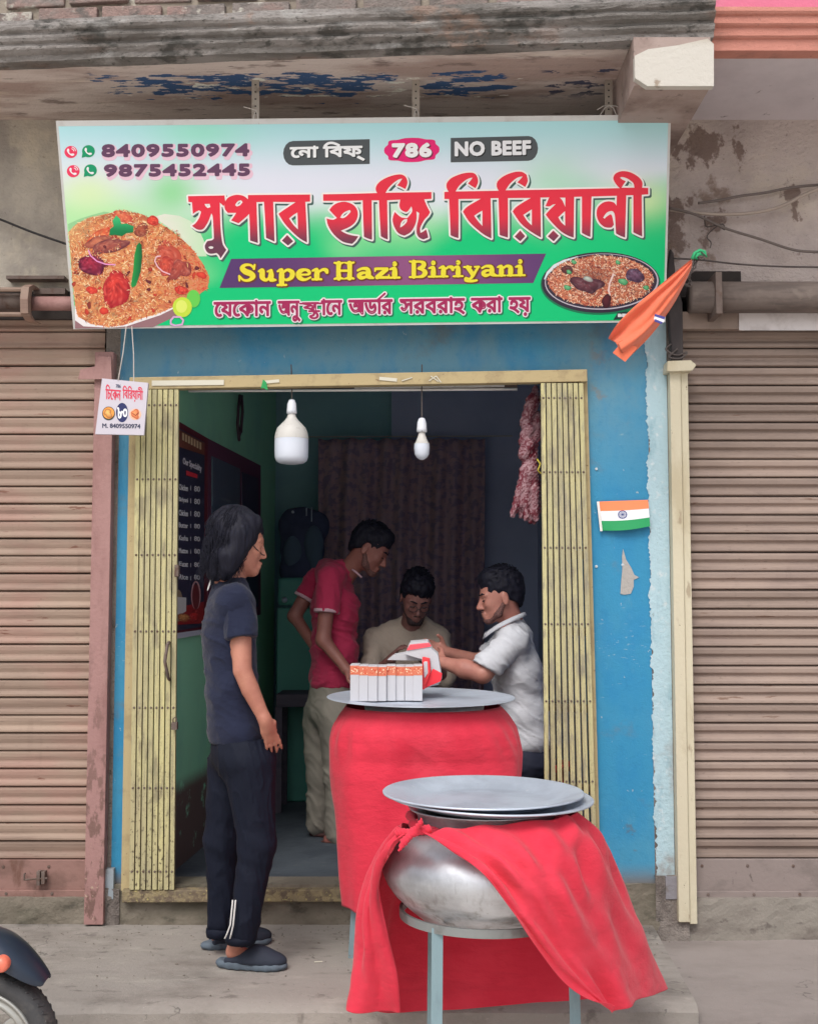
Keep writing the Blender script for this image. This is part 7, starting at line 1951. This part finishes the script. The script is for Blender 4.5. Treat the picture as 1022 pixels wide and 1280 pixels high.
# slippers
slip_m = mat('slipper_upper', C(42, 48, 62, .95), .8, bump=[(200, .001)]); sole_m = mat('slipper_sole', C(92, 104, 116, .95), .8, layers=[((14, 14, 30), C(76, 84, 94), .5, .7, .6)], bump=[(60, .002)])
def slipper(heel, toe, skew):
    h_ = np.array(heel); t_ = np.array(toe); d = (t_ - h_); L = np.linalg.norm(d); d /= L; yaw = math.atan2(d[1], d[0]); Rz = rotz(yaw); mid = (h_ + t_) / 2
    f = lambda x, y, z: h_ + Rz @ np.array((x * L, y, z))
    so = sdf_mesh('slipper_sole', [ell(f(.22, 0, .016), (.075, .040, .024), Rz, .02), ell(f(.52, 0, .013), (.09, .040, .018), Rz, .03), ell(f(.78, 0, .014), (.066, .048, .020), Rz, .03)], sole_m, M1, h=.004, cuts=[(tuple(h_ + np.array((0, 0, .001))), (0, 0, -1)), (tuple(h_ + np.array((0, 0, .030))), (0, 0, 1))], smooth=1, fold=lambda V: .0012 * np.sin(V[:, 0] * 180))
    up = sdf_mesh('slipper', [ell(f(.74, 0, .030), (.074, .046, .034), Rz, .03), ell(f(.52, 0, .042), (.07, .042, .044), Rz, .03), cap(f(.12, .026, .03), f(.5, .030, .035), .012, .016, .02), cap(f(.12, -.026, .03), f(.5, -.030, .035), .012, .016, .02), ell(f(.18, 0, .078), (.075, .034, .05), Rz, .01, True), cap(f(.05, 0, .10), f(.30, 0, .075), .036, .030, .01, True)], slip_m, M1, h=.004, cuts=[(tuple(h_ + np.array((0, 0, .022))), (0, 0, -1))], smooth=1)
slipper(G(277, 1208, 0), G(354, 1212, 0), 0)
slipper(G(257, 1187, 0), G(337, 1178, 0), 0)

# ------------------------------------------------------------------ 2. man in maroon polo, standing inside
M2 = thing('person', 'man in maroon polo with pale sleeve bands looking down beside the table', 'person', tuple(P(405, 1050, 1.15)))
skin2 = skin_mat('skin_dark_brown', C(150, 98, 88, 1.0), C(132, 84, 78, 1.0))
pol_m = mat('maroon_polo', C(180, 44, 82, .95), .85, layers=[((4, 4, 4), C(160, 34, 70, 1.1), .45, .7, .6)], bump=[(400, .0004), ((8, 8, 12), .010), ((22, 22, 30), .004)], sheen=.1)
khaki_m = mat('khaki_trousers', C(140, 134, 124, 1.0), .85, layers=[((4, 4, 4), C(116, 110, 104, 1.0), .45, .7, .6)], bump=[((8, 8, 5), .004)])
Y2 = 1.15; RB2 = Rpose(math.radians(25))
hc = P(462, 686, Y2 - .05); R2_ = Rpose(math.radians(12), math.radians(36))
R2_ = Rpose(math.radians(-8), math.radians(34))
arm = [q(412, 722, Y2 - .16), q(404, 800, Y2 - .20), q(434, 838, Y2 - .26)]
body = head_prims(hc, R2_, 1.0) + [neck(hc, R2_, q(432, 718, Y2)), cap(q(414, 722, Y2 - .14), q(408, 716, Y2 + .16), .06, k=.05), ell(q(417, 760, Y2), (.10, .16, .16), RB2, .05), ell(q(416, 820, Y2), (.10, .15, .16), RB2, .05), ell(q(414, 880, Y2), (.11, .155, .12), RB2, .05),
  cap(arm[0], arm[1], .046, .036, .03), cap(arm[1], arm[2], .036, .025, .02), cap(q(394, 726, Y2 + .16), q(368, 770, Y2 + .14), .046, .036, .03), cap(q(368, 770, Y2 + .14), q(396, 812, Y2 + .02), .034, .026, .02),
  cap(q(420, 890, Y2 - .08), q(422, 970, Y2 - .08), .08, .055, .03), cap(q(422, 970, Y2 - .08), q(420, 1044, Y2 - .06), .052, .036, .02), cap(q(402, 890, Y2 + .08), q(400, 970, Y2 + .08), .08, .055, .03), cap(q(400, 970, Y2 + .08), q(398, 1032, Y2 + .10), .05, .036, .02),
  cap(P(412, 1050, Y2 - .06), P(432, 1052, Y2 - .10), .034, .028, .02), cap(P(398, 1037, Y2 + .1), P(414, 1038, Y2 + .06), .034, .028, .02)]
body += hand_prims(arm[2], (.8, -.35, -.35), (.2, .3, -1), .95, (.5, .5, .5, .5), thumb=1)
sdf_mesh('body', body, skin2, M2, h=.006)
lids(hc, R2_, M2); brow_beard(hc, R2_, M2)
shp = [cap(q(415, 722, Y2 - .14), q(409, 716, Y2 + .16), .074, k=.05), ell(q(418, 762, Y2), (.118, .175, .17), RB2, .05), ell(q(418, 815, Y2), (.116, .165, .17), RB2, .06), ell(q(417, 850, Y2), (.122, .172, .11), RB2, .05), cap(q(426, 716, Y2), q(436, 708, Y2 - .01), .072, .056, .03)]
sdf_mesh('polo_shirt', shp, pol_m, M2, h=.007, cuts=[(q(440, 706, Y2), (.75, -.25, 1)), (q(417, 859, Y2), (0, 0, -1))], fold=folds((.4, .3, 1), .006, 46, 11), smooth=2)
ad = np.array(arm[1]) - np.array(arm[0])
for (a_, b_, hm, dv, rr0) in ((arm[0], q(407, 782, Y2 - .2), q(409, 766, Y2 - .19), ad, .062), (q(396, 724, Y2 + .15), q(374, 760, Y2 + .14), q(379, 748, Y2 + .14), np.array(q(368, 770, Y2 + .14)) - np.array(q(394, 726, Y2 + .16)), .060)):
    sdf_mesh('sleeve', [cap(a_, b_, rr0 + .004, rr0, .03)], pol_m, M2, h=.006, cuts=[(hm, tuple(dv))], fold=folds((1, .2, .3), .003, 70, 5), smooth=2)
    u_ = np.array(dv) / np.linalg.norm(dv)
    sdf_mesh('sleeve_band', [cap(a_, b_, rr0 + .0065, rr0 + .0025, .03)], mat('pale_band', C(206, 170, 180, .95), .8) if 'pale_band' not in MATS else MATS['pale_band'], M2, h=.005, cuts=[(tuple(np.array(hm) + u_ * .002), tuple(u_)), (tuple(np.array(hm) - u_ * .016), tuple(-u_))], smooth=1)
f2 = lambda p: np.array(hc) + R2_ @ np.array(p)
MB().tube([q(440, 712, Y2 - .075), q(447, 717, Y2 - .085), q(452, 722, Y2 - .08)], .006, 6).build('collar_edge', MATS['pale_band'], M2, smooth=True)
sdf_mesh('trousers', [ell(q(414, 885, Y2), (.125, .17, .12), RB2, .05), ell(q(416, 858, Y2), (.112, .162, .10), RB2, .05), cap(q(422, 895, Y2 - .09), q(424, 970, Y2 - .09), .10, .076, .04), cap(q(424, 970, Y2 - .09), q(422, 1042, Y2 - .07), .074, .062, .03), cap(q(402, 895, Y2 + .08), q(400, 970, Y2 + .08), .10, .074, .03), cap(q(400, 970, Y2 + .08), q(398, 1030, Y2 + .09), .070, .060, .03)],
         khaki_m, M2, h=.008, cuts=[(q(414, 842, Y2), (0, 0, 1))], fold=folds((.75, .2, .5), .005, 40, 12), smooth=2)
shoe_m = mat('brown_sandal', C(84, 56, 54), .6)
sdf_mesh('shoe', [cap(P(410, 1053, Y2 - .06), P(434, 1055, Y2 - .10), .040, .036, .02)], shoe_m, M2, h=.006, cuts=[(P(410, 1051, Y2 - .06), (0, 0, 1)), ((0, 0, .121), (0, 0, -1))])
sdf_mesh('shoe', [cap(P(396, 1041, Y2 + .1), P(414, 1042, Y2 + .06), .040, .036, .02)], shoe_m, M2, h=.006, cuts=[(P(410, 1039, Y2 + .1), (0, 0, 1)), ((0, 0, .121), (0, 0, -1))])
def short_hair(c, R, parent, top=.0, seed=4, amp=.004, tuft=True, beard=False, s=1.):
    c = np.array(c); f = lambda p: c + R @ (np.array(p) * s)
    hp = [ell(f((-.020, 0, .050)), np.array((.104, .084, .092 + top)) * s, R), ell(f((-.062, 0, -.005)), np.array((.050, .072, .07)) * s, R, .03), ell(f((.104, 0, -.040)), np.array((.082, .105, .092)) * s, R, .008, True), ell(f((.0, 0, -.062)), np.array((.075, .11, .055)) * s, R, .01, True),
          ell(f((-.004, .083, -.012)), np.array((.026, .024, .038)) * s, R, .006, True), ell(f((-.004, -.083, -.012)), np.array((.026, .024, .038)) * s, R, .006, True)]
    if tuft: hp.insert(2, ell(f((.040, 0, .100)), np.array((.044, .058, .034 + top)) * s, R, .03))
    sdf_mesh('hair', hp, hair_m, parent, h=.0055, fold=lambda V: amp * vnoise(V * (45, 45, 45), seed) + amp * .7 * vnoise(V * 90, seed + 1), smooth=1)
    def hs(r, seg):
        th = r.uniform(0, 6.28); ph = r.uniform(0, 1.15); o = np.array((math.cos(th) * math.sin(ph), math.sin(th) * math.sin(ph), math.cos(ph)))
        p = np.array((-.020, 0, .050)) + o * np.array((.100, .082, .090 + top)); d = np.array((.5 + r.uniform(-.3, .3), r.uniform(-.5, .5), -.1)); d = d - o * (d @ o) + o * .35; L = r.uniform(.018, .036)
        return [tuple((p + d * L * (j / 4) + o * .004 * math.sin(j)) * s) for j in range(5)]
    strands('hair_strand', hair_m, parent, c, R, 260, hs, .0018, seed)
short_hair(hc, R2_, M2)
stub = mat('short_beard', C(122, 84, 78), .8, layers=[((220, 220, 220), C(62, 48, 50), .44, .60, .85)])
for s_ in (1, -1):
    pass
sdf_mesh('beard', [cap(f2((.006, .063, -.036)), f2((.034, .047, -.074)), .013, .017, .02), cap(f2((.034, .047, -.074)), f2((.074, .012, -.097)), .017, .018, .02), cap(f2((.006, -.063, -.036)), f2((.034, -.047, -.074)), .013, .017, .02), cap(f2((.034, -.047, -.074)), f2((.074, -.012, -.097)), .017, .018, .02), ell(f2((.084, 0, -.094)), (.018, .022, .016), R2_, .02)], stub, M2, h=.0035, noise_amp=.001, noise_scale=120)

# ------------------------------------------------------------------ 3. man in beige tee, seated, leaning forward
M3 = thing('person', 'bearded man in beige tee and glasses, seated with head bowed', 'person', (P(510, 800, 1.45).x, 1.45, .56))
Y3 = 1.30
skin3 = skin_mat('skin_deep_brown', C(140, 98, 92, 1.0), C(122, 84, 80, 1.0))
beige_m = mat('beige_tee', C(198, 182, 166, .95), .88, layers=[((4, 4, 4), C(180, 164, 150, .95), .45, .7, .6)], bump=[(400, .0004), ((9, 9, 10), .010)])
hc = P(520, 747, Y3 - .18); R3_ = Rpose(math.radians(-82), math.radians(34), math.radians(-4))
RB3 = Rpose(math.radians(-88), math.radians(22))
sL, sR = q(470, 800, Y3), q(547, 798, Y3 + .02)
eL, eR = q(460, 850, Y3 - .14), q(556, 846, Y3 - .12); wL, wR = q(488, 826, Y3 - .34), q(528, 822, Y3 - .36)
body = head_prims(hc, R3_) + [neck(hc, R3_, q(513, 786, Y3 + .02)), cap(sL, sR, .046, k=.05), ell(q(508, 826, Y3 + .03), (.10, .17, .18), RB3, .05), ell(q(508, 890, Y3 + .12), (.12, .16, .16), RB3, .05), ell(q(508, 945, Y3 + .2), (.13, .18, .12), RB3, .05),
  cap(sL, eL, .044, .038, .03), cap(eL, wL, .038, .026, .02), cap(sR, eR, .044, .038, .03), cap(eR, wR, .038, .026, .02),
  cap(q(480, 950, Y3 + .18), (q(470, 950, Y3 - .24).x, Y3 - .24, .60), .08, .065, .03), cap(q(540, 950, Y3 + .18), (q(550, 950, Y3 - .24).x, Y3 - .24, .60), .08, .065, .03),
  cap((q(470, 950, Y3 - .24).x, Y3 - .24, .58), (q(470, 950, Y3 - .24).x, Y3 - .20, .20), .058, .04, .02), cap((q(550, 950, Y3 - .24).x, Y3 - .24, .58), (q(550, 950, Y3 - .24).x, Y3 - .20, .20), .058, .04, .02)]
body += hand_prims(wL, q(500, 806, Y3 - .40) - q(488, 826, Y3 - .34), (.8, -.4, .2), .9, (.30, .42, .55, .6), thumb=1, spread=.25) + hand_prims(wR, q(505, 803, Y3 - .42) - q(528, 822, Y3 - .36), (-.8, -.4, .2), .9, (.25, .35, .45, .5), thumb=-1, spread=.25)
sdf_mesh('body', body, skin3, M3, h=.006)
lids(hc, R3_, M3); brow_beard(hc, R3_, M3)
short_hair(hc, R3_, M3, top=.012, seed=9, amp=.007)
f3 = lambda p: np.array(hc) + R3_ @ np.array(p)
bd = [cap(f3((.02, .056, -.045)), f3((.072, .018, -.098)), .018, .018, .02), cap(f3((.02, -.056, -.045)), f3((.072, -.018, -.098)), .018, .018, .02), cap(f3((.080, .016, -.096)), f3((.080, -.016, -.096)), .020, None, .02), cap(f3((.101, .018, -.050)), f3((.101, -.018, -.050)), .005, None, .004)]
sdf_mesh('beard', bd, mat('full_beard', C(70, 52, 52, .9), .8, layers=[((180, 180, 180), C(36, 32, 38, .8), .40, .58, .9)]), M3, h=.004, noise_amp=.003, noise_scale=80)
gm = mat('glasses_frame', C(60, 50, 56), .3)
for y in (.030, -.030): MB().tube([tuple(f3((.112, y + .023 * math.cos(t_ * .524), .002 + .018 * math.sin(t_ * .524)))) for t_ in range(12)], .0020, 6, closed=True).build('glasses_rim', gm, M3, smooth=True)
MB().tube([tuple(f3((.114, .008, .004))), tuple(f3((.114, -.008, .004)))], .002, 6).build('glasses_bridge', gm, M3)
tor = [cap(sL, sR, .062, k=.05), cap(q(492, 788, Y3), q(530, 787, Y3), .06, k=.05), ell(q(508, 828, Y3 + .03), (.118, .18, .17), RB3, .06), ell(q(508, 890, Y3 + .12), (.14, .185, .17), RB3, .06), cap(q(512, 788, Y3 + .02), q(514, 782, Y3), .085, .075, .03)]
sdf_mesh('tee_shirt', tor + [cap(sL, eL, .060, .060, .04), cap(sR, eR, .060, .060, .04), ell(q(516, 772, Y3 - .10), (.078, .10, .066), k=.012, neg=True)], beige_m, M3, h=.007, cuts=[(q(508, 940, Y3), (0, 0, -1))],
         fold=folds((.7, .2, 1), .006, 40, 14), smooth=2)
sdf_mesh('trousers', [ell(q(508, 948, Y3 + .2), (.15, .20, .13), RB3, .05), cap(q(480, 950, Y3 + .18), (q(470, 950, Y3 - .24).x, Y3 - .24, .60), .10, .08, .04), cap(q(540, 950, Y3 + .18), (q(550, 950, Y3 - .24).x, Y3 - .24, .60), .10, .08, .04),
  cap((q(470, 950, Y3 - .24).x, Y3 - .24, .58), (q(470, 950, Y3 - .24).x, Y3 - .20, .22), .075, .06, .03), cap((q(550, 950, Y3 - .24).x, Y3 - .24, .58), (q(550, 950, Y3 - .24).x, Y3 - .20, .22), .075, .06, .03)], pant_m, M3, h=.010, fold=folds((.3, .1, 1), .006, 36, 12))

# ------------------------------------------------------------------ 4. man in white polo, seated in profile
M4 = thing('person', 'seated man in white polo with trimmed beard, in profile by the right gate', 'person', (P(650, 900, .62).x, .62, .58))
Y4 = .58
skin4 = skin_mat('skin_medium_brown', C(182, 126, 112, 1.0), C(162, 106, 96, 1.0))
wp_m = mat('white_polo', C(226, 228, 236, .74), .88, layers=[((5, 5, 5), C(210, 214, 224, .74), .45, .7, .5)], bump=[(400, .0004), ((9, 9, 15), .005), ((26, 26, 40), .002)])
hc = P(625, 746, Y4 - .02); R4_ = Rpose(math.radians(186), math.radians(12))
RB4 = Rpose(math.radians(184), math.radians(10))
s1_, s2_ = q(641, 803, Y4 - .16), q(638, 797, Y4 + .18)
e1 = q(603, 842, Y4 - .22); w1 = q(553, 828, Y4 - .12); e2 = q(600, 828, Y4 + .2); w2 = q(556, 815, Y4 + .12)
body = head_prims(hc, R4_) + [neck(hc, R4_, q(643, 790, Y4)), cap(s1_, s2_, .062, k=.05), ell(q(644, 838, Y4), (.105, .165, .16), RB4, .05), ell(q(652, 895, Y4 + .01), (.11, .16, .15), RB4, .05), ell(q(656, 945, Y4 + .02), (.13, .17, .12), RB4, .05),
  cap(s1_, e1, .050, .042, .03), cap(e1, q(580, 836, Y4 - .18), .043, .042, .02), cap(q(580, 836, Y4 - .18), w1, .041, .027, .02), cap(s2_, e2, .050, .040, .03), cap(e2, w2, .040, .027, .02),
  cap(q(650, 955, Y4 - .08), (q(600, 955, Y4).x - .18, Y4 - .08, .62), .085, .065, .03), cap(q(650, 955, Y4 + .12), (q(600, 955, Y4).x - .18, Y4 + .12, .62), .085, .065, .03),
  cap((q(600, 955, Y4).x - .18, Y4 - .08, .60), (q(600, 955, Y4).x - .16, Y4 - .08, .20), .055, .04, .02), cap((q(600, 955, Y4).x - .18, Y4 + .12, .60), (q(600, 955, Y4).x - .16, Y4 + .12, .20), .055, .04, .02)]
body += hand_prims(w1, q(530, 818, Y4 - .06) - q(553, 828, Y4 - .12), (-.1, .9, -.2), .95, (.45, .5, .55, .6), thumb=1) + hand_prims(w2, q(530, 806, Y4 + .08) - q(556, 815, Y4 + .12), (.1, -.9, .0), .95, (.35, .4, .5, .5), thumb=-1)
sdf_mesh('body', body, skin4, M4, h=.0052)
lids(hc, R4_, M4); brow_beard(hc, R4_, M4)
short_hair(hc, R4_, M4, top=.004, seed=21)
f4 = lambda p: np.array(hc) + R4_ @ np.array(p)
sdf_mesh('beard', [cap(f4((.006, .062, -.036)), f4((.034, .046, -.072)), .012, .016, .02), cap(f4((.034, .046, -.072)), f4((.074, .012, -.096)), .016, .016, .02), cap(f4((.006, -.062, -.036)), f4((.034, -.046, -.072)), .012, .016, .02), cap(f4((.034, -.046, -.072)), f4((.074, -.012, -.096)), .016, .016, .02), ell(f4((.084, 0, -.094)), (.016, .020, .014), R4_, .02)], stub, M4, h=.0035, noise_amp=.0008, noise_scale=120)
sdf_mesh('moustache', [cap(f4((.1015, .004, -.0505)), f4((.094, .020, -.057)), .0042, .003, .004), cap(f4((.1015, -.004, -.0505)), f4((.094, -.020, -.057)), .0042, .003, .004)], stub, M4, h=.0025, noise_amp=.0008, noise_scale=150)
tor = [cap(s1_, s2_, .076, k=.05), ell(q(645, 838, Y4), (.122, .185, .17), RB4, .06), ell(q(652, 892, Y4 + .01), (.128, .178, .17), RB4, .06), ell(q(656, 925, Y4 + .02), (.135, .185, .10), RB4, .05), cap(q(643, 794, Y4), q(636, 779, Y4), .080, .068, .03)]
sdf_mesh('polo_shirt', tor, wp_m, M4, h=.006, cuts=[(q(632, 781, Y4), (-.62, 0, 1)), (q(656, 941, Y4), (0, 0, -1))], fold=folds((.62, .1, .9), .0045, 52, 31), smooth=2)
ad = np.array(q(600, 836, Y4 - .22)) - np.array(q(636, 806, Y4 - .17))
sdf_mesh('sleeve', [cap(s1_, q(610, 832, Y4 - .215), .070, .062, .03), cap(q(610, 832, Y4 - .215), q(596, 842, Y4 - .22), .062, .06, .02)], wp_m, M4, h=.005, cuts=[(q(603, 833, Y4 - .215), (-.5, -.1, -1.0))], fold=folds((.8, .1, .6), .004, 70, 33), smooth=2)
sdf_mesh('sleeve', [cap(s2_, e2, .066, .056, .03)], wp_m, M4, h=.006, cuts=[(q(606, 822, Y4 + .2), (-.8, 0, -.7))], fold=folds((.8, .1, .6), .004, 70, 34), smooth=2)
# collar
cp_ = [q(608, 793, Y4 - .045), q(622, 783, Y4 - .085), q(638, 775, Y4 - .088), q(652, 769, Y4 - .05), q(655, 768, Y4 + .02), q(645, 772, Y4 + .08), q(622, 783, Y4 + .085), q(606, 794, Y4 + .01)]
mb = MB(); n_ = len(cp_); cc2 = [catmull(cp_, i / 40) for i in range(41)]
v = []
for i, p in enumerate(cc2): v += [tuple(p + Vector((0, 0, .010))), tuple(p + (p - Vector(q(632, 784, Y4))).normalized() * .012 + Vector((0, 0, -.014)))]
mb.add(v, [(2 * i, 2 * i + 2, 2 * i + 3, 2 * i + 1) for i in range(40)]); mb.build('collar', wp_m, M4, smooth=True, thick=.004)
blk = mat('black_trousers', C(32, 36, 54, 1.0), .8, bump=[((8, 8, 6), .004)])
sdf_mesh('trousers', [ell(q(656, 955, Y4 + .02), (.145, .19, .12), RB4, .05), cap(q(650, 955, Y4 - .08), (q(600, 955, Y4).x - .18, Y4 - .08, .62), .10, .078, .04), cap(q(650, 955, Y4 + .12), (q(600, 955, Y4).x - .18, Y4 + .12, .62), .10, .078, .04),
  cap((q(600, 955, Y4).x - .18, Y4 - .08, .60), (q(600, 955, Y4).x - .16, Y4 - .08, .20), .07, .055, .03), cap((q(600, 955, Y4).x - .18, Y4 + .12, .60), (q(600, 955, Y4).x - .16, Y4 + .12, .20), .07, .055, .03)], blk, M4, h=.010, fold=folds((.3, .1, 1), .006, 36, 12))
